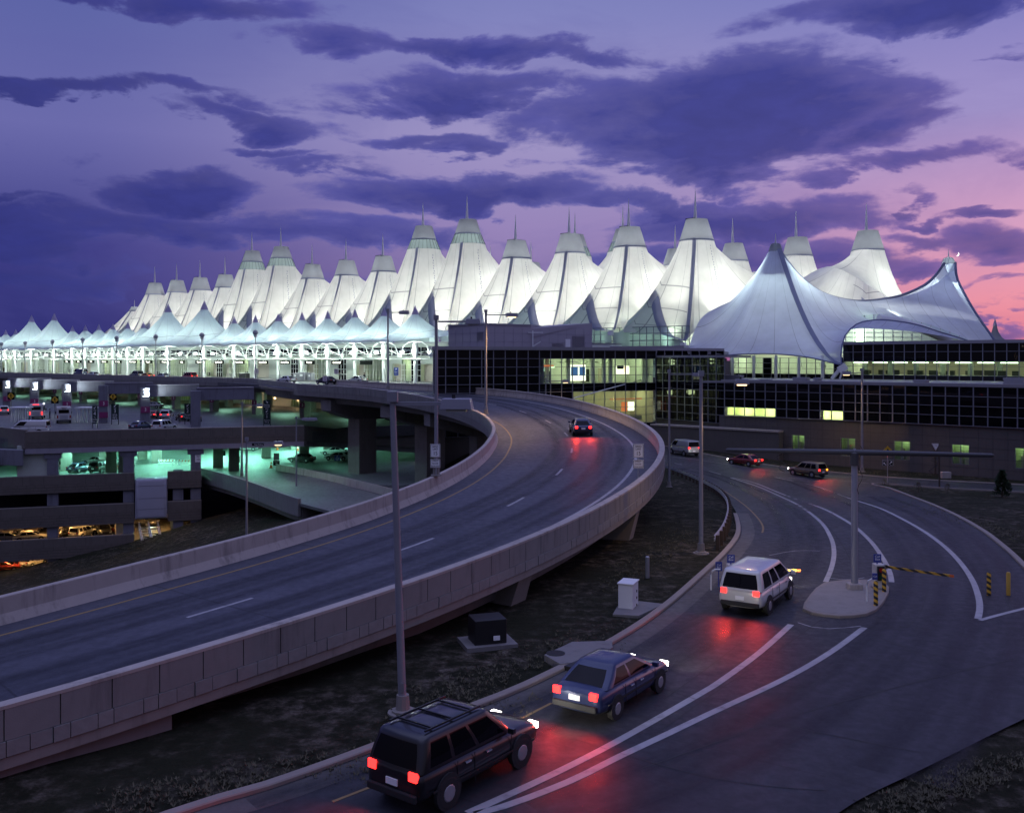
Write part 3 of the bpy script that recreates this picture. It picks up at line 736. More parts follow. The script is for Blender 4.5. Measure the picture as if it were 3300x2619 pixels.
def tent_bay(t0, d0, flip, zr, r0, glass, q0, q1, label, group, end=False, spike=True, light=True):
    """one masted bay: flip = 1 faces the kerb, -1 faces the far side"""
    def P(x, w, z): return T(d0 + w * flip, t0 + x, CZ + z)
    root = empty('tent_roof', P(0, 0, zr), label=label, cat='tent roof', group=group)
    e = 1.52
    b = MB(); A = bay_angles(); n = len(A)
    for th in A + [A[0] + 2 * math.pi]:
        Rb, zb = bound(th, q0, q1); c, s = math.cos(th), math.sin(th)
        for j in range(NR + 1):
            rho = j / NR; r = lerp(r0, Rb, rho); z = zb + (zr - zb) * (1 - rho) ** e
            b.uv[len(b.v)] = ((th + math.pi) / (2 * math.pi), rho); b.v.append(P(r * c, r * s, z))
    for i in range(n):
        for j in range(NR): b.face(i * (NR + 1) + j, (i + 1) * (NR + 1) + j, (i + 1) * (NR + 1) + j + 1, i * (NR + 1) + j + 1)
    b.build('membrane', M['fabric'], root, smooth=True)
    zt = zr
    def ring(r, z, n=24): return [P(r * math.cos(2 * math.pi * k / n), r * math.sin(2 * math.pi * k / n), z) for k in range(n)]
    def band(bm, r1, z1, r2, z2, n=24):
        base = len(bm.v); bm.v += ring(r1, z1, n) + ring(r2, z2, n)
        for k in range(n): bm.face(base + k, base + (k + 1) % n, base + n + (k + 1) % n, base + n + k)
    if glass:
        b = MB(); band(b, r0, zr, r0 * .74, zr + 3.0); b.build('glazed_collar', M['glass_collar'], root)
        b = MB()
        for p, q in zip(ring(r0 + .03, zr), ring(r0 * .74 + .03, zr + 3.0)): b.bar(p, q, .12)
        b.build('collar_mullions', M['collar_bar'], root)
        zt, rc, rt, h = zr + 3.0, r0 * .74, r0 * .5, 3.9
    else: zt, rc, rt, h = zr, r0, r0 * .64, 4.7
    if end: h = 1.7
    b = MB(); band(b, rc + .08, zt - .05, rt, zt + h); b.poly(ring(rt, zt + h)); b.build('cap', M['cap'], root, smooth=True)
    b = MB(); band(b, rc + .16, zt - .28, rc + .14, zt + .12); b.build('cap_rim', M['strip'], root)
    if not glass and not end:
        b = MB(); c = P(rt * .3, -rt * .55, zt + h + .12); b.box(c, (rt * 1.0, .5, .25), AX); b.build('vent', M['black'], root)
    if spike:
        hs = 7.0 if not end else 3.0
        b = MB(); c = P(rt * .15, 0, zt + h - .05); b.tube([c, c + Vector((0, 0, hs * .75)), c + Vector((0, 0, hs))], [.42 if not end else .2, .12, .02], 8); b.build('spire', M['white_steel'], root)
    # cover strips: mast to the low anchor, and the line where the wall meets the membrane
    def strip(pts, w0, w1, lift, name):
        b = MB(); m = len(pts)
        for i, (x, w) in enumerate(pts):
            x2, w2 = pts[min(i + 1, m - 1)]; x1, w1_ = pts[max(i - 1, 0)]; dx, dw = x2 - x1, w2 - w1_; L = math.hypot(dx, dw); nx, nw = -dw / L, dx / L
            hw = lerp(w0, w1, i / (m - 1)) / 2
            for k in (-1, -.5, 0, .5, 1):
                X, Wv = x + nx * hw * k, w + nw * hw * k
                b.v.append(P(X, Wv, bay_z(X, Wv, zr, r0, q0, q1, e) + lift * (1.0 if abs(k) < .9 else .15)))
        for i in range(m - 1):
            for k in range(4): b.face(i * 5 + k, i * 5 + k + 1, i * 5 + k + 6, i * 5 + k + 5)
        b.build(name, M['strip'], root, smooth=True)
    ca = math.atan2(-19.5, -HS); Rb, _ = bound(ca, q0, q1)
    strip([(lerp(r0, Rb, u / 14) * math.cos(ca), lerp(r0, Rb, u / 14) * math.sin(ca)) for u in range(15)], .85, 1.3, .28, 'ridge_strip')
    strip([(lerp(-HS, 5.6, u / 12), lerp(-19.3, -9.2, (u / 12) ** .75)) for u in range(13)], 1.0, 1.9, .22, 'wall_strip')
    # laced joint running down the sunset side
    b = MB(); th = R(-10)
    Rb, _ = bound(th, q0, q1)
    for i in range(20):
        r = lerp(r0, Rb, .06 + .55 * i / 20); r2 = lerp(r0, Rb, .06 + .55 * (i + .55) / 20); a = R(-168) + (R(.8) if i % 2 else -R(.8))
        f = lambda rr, aa: P(rr * math.cos(aa), rr * math.sin(aa), bay_z(rr * math.cos(aa), rr * math.sin(aa), zr, r0, q0, q1, e) + .12)
        b.quad(f(r, a - R(.9)), f(r, a + R(.9)), f(r2, a + R(.9)), f(r2, a - R(.9)))
    b.build('laced_joint', M['strip_dark'], root)
    # clerestory wall below the membrane, in the line of the cover strips
    b = MB(); pl = [(-HS, -19.2), (-2.6, -13.6), (5.4, -9.4), (HS, -18.6)]
    zb = 6.5 - CZ
    for (xa, wa), (xb, wb) in zip(pl, pl[1:]):
        for i in range(8):
            u, v = i / 8, (i + 1) / 8; p, q = (lerp(xa, xb, u), lerp(wa, wb, u)), (lerp(xa, xb, v), lerp(wa, wb, v))
            b.quad(P(*p, zb), P(*q, zb), P(*q, bay_z(*q, zr, r0, q0, q1, e) - .1), P(*p, bay_z(*p, zr, r0, q0, q1, e) - .1))
    if flip > 0: b.build('clerestory', M['clerestory'], root)
    b = MB(); a0 = P(-HS, -19.5, q0); b.box(a0 + Vector((0, 0, -.3)), (1.0, .8, .9), AX); b.bar(a0, P(-HS + 1, -14.5, q0 - 3.5), .3); b.build('anchor', M['white_steel'], root)
    if light:
        lamp('POINT', P(0, 0, zr + (1.4 if glass else 1.0)), 420 if glass else (80 if end else 360), (.93, 1, .94), 'cap_fill', root, size=.4)  # added fill inside the cap to brighten its fabric; lights glazed collars too
        lamp('POINT', P(0, -3, zr * .14 + 1), light * .85, (.98, 1, .89), 'hall_light', root, size=1.5)
        lamp('POINT', P(0, 2, zr * .62), light * .3, (.97, 1, .93), 'hall_light', root, size=1.)
        lamp('POINT', P(1, 9, 10), light * .45, (.98, 1, .88), 'hall_light', root, size=1.5)
    return root
M['strip_dark'] = mat('lacing', (.12, .14, .28), .7)
M['glass_collar'] = fabric_material('frosted_collar_glass', (.75, .95, .88), 1., (), trans=.85, base=.8)
M['collar_bar'] = mat('collar_bars', (.12, .15, .17), .5)
def clere():
    m = bpy.data.materials.new('frosted_clerestory'); m.use_nodes = True; t = NT(m.node_tree); t.n.clear()
    out = t.new('ShaderNodeOutputMaterial'); a = t.new('ShaderNodeBsdfDiffuse'); b = t.new('ShaderNodeBsdfTranslucent'); mx = t.new('ShaderNodeMixShader')
    a.inputs[0].default_value = (.5, .52, .5, 1); b.inputs[0].default_value = (.30, .42, .46, 1); mx.inputs[0].default_value = .45
    t.l.new(a.outputs[0], mx.inputs[1]); t.l.new(b.outputs[0], mx.inputs[2]); t.l.new(mx.outputs[0], out.inputs[0]); return m
M['clerestory'] = clere()
MT0, MSP, MD, FD = 115.1, 18.3, 182.6, 227.2
PWR = 7400
ORD = ['first', 'second', 'third', 'fourth', 'fifth', 'sixth', 'seventh', 'eighth', 'ninth', 'tenth', 'eleventh', 'twelfth', 'thirteenth', 'fourteenth', 'fifteenth', 'sixteenth', 'seventeenth']
for n in range(0, 15):
    tall = n in (4, 5, 9, 10)
    q0, q1 = (3.3, 6.0) if n == 0 else (6.0, 6.0)
    if tall: k = ORD[(4, 5, 9, 10).index(n)]; lab = 'tall peaked white tent with a glazed collar, %s of the four glazed ones from the end tent' % k
    else: k = ORD[[i for i in range(15) if i not in (4, 5, 9, 10)].index(n)]; lab = 'glowing white roof tent with closed cap, %s capped peak of the kerb side row' % k
    tent_bay(MT0 + n * MSP, MD, 1, 31.6 if tall else 26.5, 4.8 if tall else 3.75, tall, q0, q1, lab, 'peaks of the kerb side roof row', light=PWR * (1.25 if tall else 1))
tent_bay(MT0 + 15 * MSP, MD, 1, 20.5, 2.2, False, 6.4, 6.4, 'small low tent peak closing the far end of the kerb side row', 'peaks of the kerb side roof row', end=True, light=PWR * .6)
for i in range(0, 8):
    n = i - 1; tall = i in (4, 5)
    lab = 'tent peak of the row behind, %s along from the sunset end%s' % (ORD[i], ', with a glazed collar' if tall else '')
    tent_bay(MT0 - 20.1 + i * MSP, FD, -1, 31.6 if tall else 26.5, 4.8 if tall else 3.75, tall, 6.4, 6.4, lab, 'peaks of the roof row behind', light=PWR)

# ------------------------------------------------------------------ the end tent, hung from two low masts
def curve_px(pts): return smooth_path([W(*p) for p in pts], 5)
def build_end_tent():
    root = empty('end_tent_roof', W(1633, 528, 185), label='broad blue white tent closing the hall end, hung from two low masts with an arched opening', cat='tent roof')
    def mast(px, py, D, r, h, hs):
        c = W(px, py, D); n = 20
        def ring(rr, z): return [c + Vector((rr * math.cos(2 * math.pi * k / n), rr * math.sin(2 * math.pi * k / n), z)) for k in range(n)]
        b = MB(); a, q, t = ring(r + .1, -.2), ring(r * .72, h * .85), ring(r * .3, h)
        b.v += a + q + t
        for j in (0, n):
            for k in range(n): b.face(j + k, j + (k + 1) % n, j + n + (k + 1) % n, j + n + k)
        b.face(*[2 * n + k for k in range(n)]); b.build('cap', M['cap'], root, smooth=True)
        b = MB(); g1, g2, g3 = ring(r, -.1), ring(r * 1.15, -2.), ring(r * 1.7, -5.)
        b.v += g1 + g2 + g3
        for i, q in enumerate(b.v): b.uv[i] = (.52, .6)
        for j in (0, n):
            for k in range(n): b.face(j + k, j + (k + 1) % n, j + n + (k + 1) % n, j + n + k)
        b.build('membrane', M['fabric_end'], root, smooth=True)
        b = MB(); b.tube([c + Vector((0, 0, h)), c + Vector((0, 0, h + hs))], [.16, .03], 6); b.build('spire', M['white_steel'], root)
        return c
    E1 = mast(1633, 528, 185, 1.3, 1.5, 1.9); E2 = mast(1997, 554, 212, 1.4, 1.3, 1.8)
    # sheet 1: from the first mast to valley, low anchors and front edge
    base = [T(MD + w, MT0 - 9.15, CZ + z) for w, z in ((22, 16.2), (12, 15), (2, 13.2), (-6, 11.2), (-13, 8.4))] + [W(1452, 727, 191), W(1461, 742, 184), W(1469, 764, 175), W(1500, 755, 173), W(1536, 747, 172), W(1585, 744.5, 170), W(1639, 745, 168), W(1704, 752, 166), W(1772, 768, 163)]
    base = smooth_path(base, 5); n = len(base); b = MB(); NJ = 16
    for i, p in enumerate(base):
        d = (p - E1); d.z = 0; st = E1 + d.normalized() * 1.3
        for j in range(NJ + 1):
            r = j / NJ; q = st.lerp(p, r); q.z = p.z + (E1.z - p.z) * (1 - r) ** 1.75
            b.uv[len(b.v)] = (i / (n - 1) * 1.0, r); b.v.append(q)
    for i in range(n - 1):
        for j in range(NJ): b.face(i * (NJ + 1) + j, (i + 1) * (NJ + 1) + j, (i + 1) * (NJ + 1) + j + 1, i * (NJ + 1) + j + 1)
    b.build('membrane', M['fabric_end'], root, smooth=True)
    ridge = [b.v[(n - 1) * (NJ + 1) + j] for j in range(NJ + 1)]
    edge1 = base
    # sheet 2: saddle between the masts, down to the arched opening
    top = resample(smooth_path([E1 + Vector((1.0, .8, 0)), W(1664, 560, 186.5), W(1688, 588, 188.5), W(1721, 613, 191), W(1759, 628, 194.5), W(1800, 635, 197.5), W(1835, 634, 200), W(1890, 625, 204), W(1923, 613, 206.5), W(1950, 599, 208.5), W(1972, 578, 210.5), E2 + Vector((-1.1, -.6, 0))], 8), .25)
    arch = resample(smooth_path([W(1772, 768, 163), W(1771, 738, 164), W(1778, 709, 165.5), W(1790, 693, 166.5), W(1808, 680, 168), W(1832, 674.5, 170), W(1858, 673, 172.5), W(1903, 678, 177), W(1942, 686.5, 181), W(1983, 700, 185), W(2029, 714, 189), W(2103, 742, 196)], 8), .25)
    right = smooth_path([E2 + Vector((1.2, -.6, 0)), W(2015, 588, 209), W(2037, 632, 205), W(2060, 670, 201), W(2092, 716, 197), W(2103, 742, 196)], 6)
    def at(path, u):
        k = u * (len(path) - 1); i = min(int(k), len(path) - 2); return path[i].lerp(path[i + 1], k - i)
    NU, NV = 40, 18; b = MB()
    P00, P10, P01, P11 = at(top, 0), at(top, 1), at(arch, 0), at(arch, 1)
    for i in range(NU + 1):
        u = i / NU
        for j in range(NV + 1):
            v = j / NV
            p = at(top, u) * (1 - v) + at(arch, u) * v + at(ridge, v) * (1 - u) + at(right, v) * u
            p -= P00 * (1 - u) * (1 - v) + P10 * u * (1 - v) + P01 * (1 - u) * v + P11 * u * v
            b.uv[len(b.v)] = (u, .55 + .0 * v); b.v.append(p)
    for i in range(NU):
        for j in range(NV): b.face(i * (NV + 1) + j, (i + 1) * (NV + 1) + j, (i + 1) * (NV + 1) + j + 1, i * (NV + 1) + j + 1)
    b.build('membrane', M['fabric_end'], root, smooth=True)
    # sheet 3: back slope towards the hall
    back = resample(smooth_path([T(MD + 22, MT0 - 9.15, CZ + 16.2), T(MD + 24, MT0 - 19, CZ + 12), T(MD + 30, MT0 - 29, CZ + 11), T(MD + 44, MT0 - 38, CZ + 9), W(2103, 742, 196)], 8), .25)
    b = MB()
    for i in range(25):
        for j in range(9):
            u, v = i / 24, j / 8; p = at(top, u).lerp(at(back, u), v); p.z = lerp(at(back, u).z, at(top, u).z, (1 - v) ** 1.6); b.uv[len(b.v)] = (u, .6); b.v.append(p)
    for i in range(24):
        for j in range(8): b.face(i * 9 + j, (i + 1) * 9 + j, (i + 1) * 9 + j + 1, i * 9 + j + 1)
    b.build('membrane', M['fabric_end'], root, smooth=True)
    b = MB()
    for i, p in enumerate(ridge):
        for k in (-1, 1): b.v.append(p + Vector((.45 * k, -.05, .1 + .05 * k)) + Vector((0, -.25, .15)))
    for i in range(len(ridge) - 1): b.face(2 * i, 2 * i + 1, 2 * i + 3, 2 * i + 2)
    b.build('ridge_strip', M['strip'], root, smooth=True)
    b = MB()
    b.tube([at(top, k / 20) + Vector((0, -.1, .12)) for k in range(21)], .3, 6)
    b.build('edge_roll', M['strip'], root)
    b = MB(); b.tube([at(right, k / 14) + Vector((.05, 0, .1)) for k in range(15)], .28, 6); b.build('edge_roll', M['strip'], root)
    b = MB(); b.tube([p + Vector((0, 0, -.05)) for p in base[26:]], .12, 6); b.tube([at(arch, k / 30) for k in range(31)], .12, 6); b.build('edge_cable', M['strip_dark'], root)
    # steel where it is tied down
    A2, A3 = W(1469, 766, 175), W(1773, 771, 163)
    b = MB(); b.box(A2 + Vector((-.6, 0, -.35)), (2.0, 1.2, .9)); b.box(A2 + Vector((-.6, 0, -1.2)), (1.2, 1.0, .9)); b.box(W(1452, 731, 191), (2., 1.4, .9)); b.build('anchor', M['white_steel'], root)
    foot = TP(157.5, 1752, 7.1)
    b = MB(); b.bar(A3, foot, .55); b.box(A3 + Vector((.1, 0, -.3)), (1.5, 1.1, 1.2), (.7, -.3, .5)); b.bar(A3 + Vector((.2, 0, -.5)), TP(157.5, 1768, 7.1), .3); b.build('anchor', M['white_steel'], root)
    b = MB(); b.tube([A2 + Vector((-1, 0, -.4)), W(1207, 838, 132)], .09, 5); b.build('tie_rod', M['white_steel'], root)
    lamp('POINT', W(1628, 590, 191), 6200, (.80, 1, .95), 'hall_light', root, size=1.5)
    lamp('POINT', W(1985, 615, 214), 4600, (.80, 1, .95), 'hall_light', root, size=1.5)
    # glazed end wall under the arch, with the hall's curved rib
    wl = MB(); gl = MB(); fr = MB()
    D = 190
    prof = lambda px: interp([(1740, 690), (1790, 668), (1830, 662), (1860, 661), (1905, 668), (1960, 684), (2015, 704), (2060, 724)], px)
    xs = [1740 + i * 20 for i in range(16)]
    for a, c in zip(xs, xs[1:]): gl.quad(W(a, 745, D), W(c, 745, D), W(c, prof(c), D), W(a, prof(a), D))
    gl.build('glazing', M['glass_clear'], root)
    for a in xs: fr.bar(W(a, 745, D - .1), W(a, prof(a), D - .1), .22)
    for y in (680, 690, 700, 710, 720): fr.bar(W(1740, y, D - .12), W(2050 if y > 715 else 1950 if y > 695 else 1880, y, D - .12), .16)
    fr.build('frame', M['white_steel'], root)
    b = MB(); b.tube([W(1850, 672, 184), W(1890, 677, 185), W(1930, 688, 186), W(1965, 702, 187), W(2000, 720, 188)], [1.0, .95, .9, .85, .8], 10); b.build('arch_rib', M['wall_white'], root, smooth=True)
    b = MB(); b.quad(W(1700, 760, 203), W(2090, 760, 203), W(2060, 680, 203), W(1720, 650, 203)); b.build('inner_wall', M['wall_white'], root)
    lamp('AREA', W(1850, 690, 196), 900, (.93, 1, .85), 'hall_light', root, aim=W(1850, 720, 203), size=8)
    b = MB(); b.box(W(1810, 700, 194), (2.2, .5, 4.5)); b.build('light_panel', M['tube_green'], root)
    lamp('POINT', W(1900, 735, 172), 500, (.9, 1, .8), 'hall_light', root, size=1.)
build_end_tent()

# ------------------------------------------------------------------ glass fronted buildings
def curtain(root, a, c, zs, pitch, lit=None, dark=None, bar=.075, n=None):
    """mullioned glass wall from plan point a to c; lit(i, j, u) picks the clear panes"""
    a, c = Vector((a[0], a[1], 0)), Vector((c[0], c[1], 0)); L = (c - a).length; n = n or max(1, round(L / pitch)); d = (c - a) / L; no = Vector((d.y, -d.x, 0))
    if no.dot(Vector((0, -1, 0))) < 0 and abs(no.y) > .05: no = -no
    g = MB(); ks = {}; f = MB()
    rnd = random.Random(n)
    for i in range(n):
        for j in range(len(zs) - 1):
            p, q = a.lerp(c, i / n), a.lerp(c, (i + 1) / n); z0, z1 = zs[j], zs[j + 1]
            t1, t2 = no * rnd.uniform(-.006, .006), no * rnd.uniform(-.006, .006)
            q_ = lit(i, j, (i + .5) / n) if lit else 0; m = ks.setdefault(int(q_), MB()) if q_ else g
            m.quad(p + Vector((0, 0, z0)) + t1, q + Vector((0, 0, z0)) + t2, q + Vector((0, 0, z1)) - t1, p + Vector((0, 0, z1)) - t2)
    for i in range(n + 1):
        p = a.lerp(c, i / n) + no * .05; f.bar(p + Vector((0, 0, zs[0])), p + Vector((0, 0, zs[-1])), bar, .14, up=d)
    for z in zs: f.bar(a + no * .062 + Vector((0, 0, z)), c + no * .062 + Vector((0, 0, z)), .14, bar)
    if g.f: g.build('dark_glazing', dark or M['glass_dark'], root)
    for k in ks.values(): k.build('clear_glazing', M['glass_clear'], root)
    f.build('mullions', M['mullion'], root)
M['mullion'] = mat('mullion_aluminium', (.22, .23, .27), .4, .2)
M['cornice'] = mat('metal_cornice', (.30, .30, .33), .5, .1, var=.08)
M['clad'] = mat('metal_cladding', (.36, .34, .38), .6, var=.08, vscale=.6)
M['precast'] = mat('precast_base', (.115, .105, .10), .85, var=.14, vscale=1.2, bump=.15, stain=.25)
M['room_green'] = mat('office_wall', (.55, .62, .42), .8, var=.08)
M['curtain_cloth'] = mat('office_blind', (.72, .74, .5), .8, var=.15, vscale=2)
M['poster'] = mat('backlit_poster', (.9, .9, .8), .5, emis=(1, .98, .74), estr=1.7)
M['poster_blue'] = mat('poster_picture', (.05, .12, .3), .5, emis=(.1, .25, .6), estr=.5)
M['poster_red'] = mat('poster_red', (.5, .1, .04), .5, emis=(1, .28, .1), estr=.6)

def room(root, a, c, depth, z0, z1, wall, name='room', lights=(), color=(.86, 1, .62), strip=True):
    """interior behind clear panes: floor, ceiling, back and end walls and ceiling tubes"""
    a, c = Vector((a[0], a[1], 0)), Vector((c[0], c[1], 0)); d = (c - a).normalized(); no = Vector((-d.y, d.x, 0))
    if no.y < 0: no = -no
    A, C = a + no * .12, c + no * .12; B, E = a + no * depth, c + no * depth; V = lambda p, z: Vector((p.x, p.y, z))
    b = MB(); b.quad(V(B, z0), V(E, z0), V(E, z1), V(B, z1)); b.quad(V(A, z0), V(B, z0), V(B, z1), V(A, z1)); b.quad(V(C, z0), V(E, z0), V(E, z1), V(C, z1)); b.build('inner_wall', wall, root)
    b = MB(); b.quad(V(A, z0), V(C, z0), V(E, z0), V(B, z0)); b.build('inner_floor', M['floor_in'], root)
    b = MB(); b.quad(V(A, z1), V(C, z1), V(E, z1), V(B, z1)); b.build('inner_ceiling', M['wall_white'], root)
    for u, pw in lights:
        lamp('POINT', V(a.lerp(c, u) + no * depth * .5, z1 - .5), pw, color, 'room_light', root, size=.5)

# right hand block: lower storeys
LB, UB = 120.0, 160.0
def build_right():
    root = empty('glass_office_block', TP(LB, 1800, -3.5), label='two tier dark glass office block on a concrete base beside the far road', cat='building')
    a, c = TP(LB, 1527), TP(LB, 2420)
    # concrete base with window openings
    wins = [(1667, 1694), (1770, 1801), (1882, 1916), (2004, 2041), (2137, 2176), (2285, 2330)]
    us = [tuple(sorted(((TP(LB, p) - a).length, (TP(LB, q) - a).length))) for p, q in wins]
    d = (c - a).normalized(); no = Vector((d.y, -d.x, 0)); no = no if no.y < 0 else -no; L = (c - a).length
    def pt(s, z, o=0.): return Vector((a.x + d.x * s - no.x * -o, a.y + d.y * s + no.y * o, z))
    b = MB(); z0, z1, w0, w1 = -5.0, 2.35, -2.15, .2
    def wallbox(s0, s1, za, zb): b.hexa([pt(s0, za), pt(s1, za), pt(s1, za, -.4), pt(s0, za, -.4), pt(s0, zb), pt(s1, zb), pt(s1, zb, -.4), pt(s0, zb, -.4)])
    wallbox(-1, L, z0, w0 - .003); wallbox(-1, L, w1 + .003, z1); s = -1
    for p, q in us: wallbox(s, p, w0, w1); s = q
    wallbox(s, L, w0, w1); b.build('base_wall', M['precast'], root)
    j = MB()
    for k in range(int(L / 1.62) + 1): j.bar(pt(k * 1.62, z0, .006), pt(k * 1.62, z1, .006), .025, .02, up=d)
    for z in (-2.5, -1.3, -.1, 1.1): j.bar(pt(-1, z, .008), pt(L, z, .008), .02, .025)
    j.build('panel_joints', M['joint'], root)
    for i, (p, q) in enumerate(us):
        w = MB()
        for s_ in (p, (p + q) / 2, q): w.bar(pt(s_, w0, -.05), pt(s_, w1, -.05), .09, .1, up=d)
        for z in (w0, w1): w.bar(pt(p, z, -.055), pt(q, z, -.055), .1, .09)
        win = w.build('window', M['mullion'], root)
        g = MB(); g.quad(pt(p, w0, -.08), pt(q, w0, -.08), pt(q, w1, -.08), pt(p, w1, -.08)); g.build('pane', M['glass_clear'], win)
        r = MB(); e = 1.6
        r.quad(pt(p - .3, w0 - .2, -e), pt(q + .3, w0 - .2, -e), pt(q + .3, w1 + .3, -e), pt(p - .3, w1 + .3, -e))
        r.quad(pt(p - .3, w0 - .2, -.42), pt(p - .3, w0 - .2, -e), pt(p - .3, w1 + .3, -e), pt(p - .3, w1 + .3, -.42)); r.quad(pt(q + .3, w0 - .2, -.42), pt(q + .3, w0 - .2, -e), pt(q + .3, w1 + .3, -e), pt(q + .3, w1 + .3, -.42))
        r.quad(pt(p - .3, w1 + .3, -.42), pt(q + .3, w1 + .3, -.42), pt(q + .3, w1 + .3, -e), pt(p - .3, w1 + .3, -e)); r.build('room_lining', M['room_green'], win)
        f = MB(); f.box(pt(p + (q - p) * .3, w0 + .7, -e + .3), (.5, .3, 1.4), d); f.box(pt(p + (q - p) * .75, w0 + .5, -e + .4), (.6, .4, .9), d); f.build('shelf', M['wall_beige'], win)
        lamp('POINT', pt((p + q) / 2, w1, -1.0), (13, 7, 15, 19, 26, 8)[i], (.74, 1, .56), 'room_light', win, size=.2)
    # glass storeys
    zs = [2.5, 3.67, 4.84, 6.0, 7.17]
    su = lambda px: (TP(LB, px) - a).length / L
    litu = [(su(1523), su(1632)), (su(1733), su(1785))]
    curtain(root, a + no * .15, c + no * .15, zs, 1.62, lambda i, j, u: 0 if j else 1 if litu[0][0] <= u <= litu[0][1] else 2 if litu[1][0] <= u <= litu[1][1] else 0)
    for (p, q), pw in zip(litu, (150, 110)):
        A, C = a.lerp(c, p), a.lerp(c, q); room(root, A, C, 2.2, 2.45, 3.7, M['curtain_cloth'], lights=((.25, pw), (.75, pw)), color=(.86, 1, .45))
    b = MB(); b.hexa([pt(-.5, 7.18, .3), pt(L, 7.18, .3), pt(L, 7.18, -.4), pt(-.5, 7.18, -.4), pt(-.5, 7.55, .3), pt(L, 7.55, .3), pt(L, 7.55, -.4), pt(-.5, 7.55, -.4)]); b.build('cornice', M['cornice'], root)
    b = MB(); b.prism([pt(-.4, 0, -.4), pt(L, 0, -.4), T(UB + 1, -100), T(UB + 1, 60), TP(UB - 4, 1500)], 6.75, 7.05); b.build('terrace', M['walk'], root)
    b = MB(); b.prism([pt(0, 0, -2.6), pt(L, 0, -2.6), T(UB, -100), T(UB, 40)], -5, 2.2); b.build('core', M['black'], root)
    # rooftop vents along the terrace
    for px, w_, h_ in ((1545, 2.6, 1.0), (1612, 1.4, .5), (1687, 2.0, .8), (1722, .6, .8), (1940, 1.6, .7), (2137, 2.2, 1.1)):
        v = MB(); p = TP(LB + 8, px, 7.05 + h_ / 2)
        for k in range(4): v.box(p + Vector((0, 0, -h_ / 2 + h_ * (k + .5) / 4)), (w_ + (.2 if k % 2 else 0), 1.2, h_ / 4 * .98), AX)
        tag(v.build('roof_vent', M['cornice']), 'louvred metal vent box on the glass block terrace, %s' % ('widest, above the corner' if px == 1545 else 'low one by the corner' if px == 1612 else 'wide, beside the strut foot' if px == 1687 else 'slim, by the strut foot' if px == 1722 else 'small middle one' if px == 1940 else 'large, towards the picture edge'), 'vent', 'vents on the terrace')
    # upper storeys set back
    up = empty('upper_glass_block', TP(UB, 1950, 7), label='upper dark glass storeys with one lit floor set back on the terrace', cat='building')
    a2, c2 = TP(UB, 1538), TP(UB, 2400)
    L2 = (c2 - a2).length; s2 = lambda px: (TP(UB, px) - a2).length / L2
    uT = s2(1776)
    aT = a2.lerp(c2, uT)
    curtain(up, aT, c2, [6.98, 7.8, 9.3, 10.1, 11.7, 13.0], 1.72, lambda i, j, u: j in (1, 2))
    curtain(up, a2, aT, [6.98, 7.8, 8.8, 9.8, 10.75], 1.72, lambda i, j, u: (j > 0 and not (.32 < u < .42)) and u < .93)
    room(up, aT, c2, 13, 7.8, 10.1, M['wall_beige'], lights=[(.04 + .12 * k, 120) for k in range(7)], color=(.9, 1, .6))
    room(up, a2, aT, 9, 7.8, 11.5, M['wall_white'], lights=[(.12, 260), (.36, 260), (.62, 260), (.86, 260)], color=(.88, 1, .66))
    n2 = -no
    b = MB()
    for k in range(11):
        p = aT.lerp(c2, .02 + k * .078); q = aT.lerp(c2, .02 + k * .078 + .055); o = n2 * 2.2
        b.bar(p + o + Vector((0, 0, 9.9)), q + o + Vector((0, 0, 9.9)), .5, .16)
    b.build('ceiling_tubes', M['tube_green'], up)
    b = MB()
    for k in range(9): b = MB(); p = aT.lerp(c2, .05 + k * .1) + n2 * 4; b.tube([p + Vector((0, 0, 7.8)), p + Vector((0, 0, 10.1))], .45, 12); b.build('inner_column', M['stone'], up)
    rr = random.Random(2)
    for k in range(26):
        b = MB(); p = aT.lerp(c2, .02 + k * .036) + n2 * rr.uniform(3, 8); p.z = 8.2; b.box(p, (rr.uniform(.5, 1.4), .6, rr.uniform(.6, .95)), d); b.build('furniture', M['black'], up)
    for k in range(5):
        b = MB(); p = a2.lerp(aT, .06 + k * .2); b.bar(p + no * 1.6 + Vector((0, 0, 7.)), p + no * 1.6 + Vector((0, 0, 11.2)), .45); b.bar(p + no * 1.6 + Vector((0, 0, 11.)), p + no * .2 + Vector((0, 0, 9.)), .1)
        b.build('porch_column', M['white_steel'], up)
    b = MB(); b.hexa([q + Vector((0, 0, z)) for z in (13.0, 13.5) for q in (aT + no * .3, c2 + no * .3, c2 + n2 * .5, aT + n2 * .5)]); b.build('cornice', M['cornice'], up)
    b = MB(); b.prism([aT + n2 * .3, c2 + n2 * .3, c2 + n2 * 24, aT + n2 * 24], 12.6, 13.0); b.build('roof', M['cornice'], up)
    b = MB(); b.prism([aT + n2 * 13.2, c2 + n2 * 13.2, c2 + n2 * 24, aT + n2 * 24], 7, 12.6); b.build('core', M['black'], up)
    # low service wall beside the road
    sw = MB(); p, q = TP(118.6, 1370), TP(118.6, 1640)
    sw.hexa([v + Vector((0, 0, z)) for z in (-5, .5) for v in (p, q, q + PX * 1.2, p + PX * 1.2)])
    w = sw.build('service_wall', M['precast']); tag(w, 'low concrete service wall behind the far road beside the flyover', 'wall')
    cp = MB(); cp.hexa([v + Vector((0, 0, z)) for z in (.51, .75) for v in (p - PX * .15, q - PX * .15 - AX * .1, q + PX * 1.3, p + PX * 1.3)]); cp.build('coping', M['barrier'], w)
build_right()

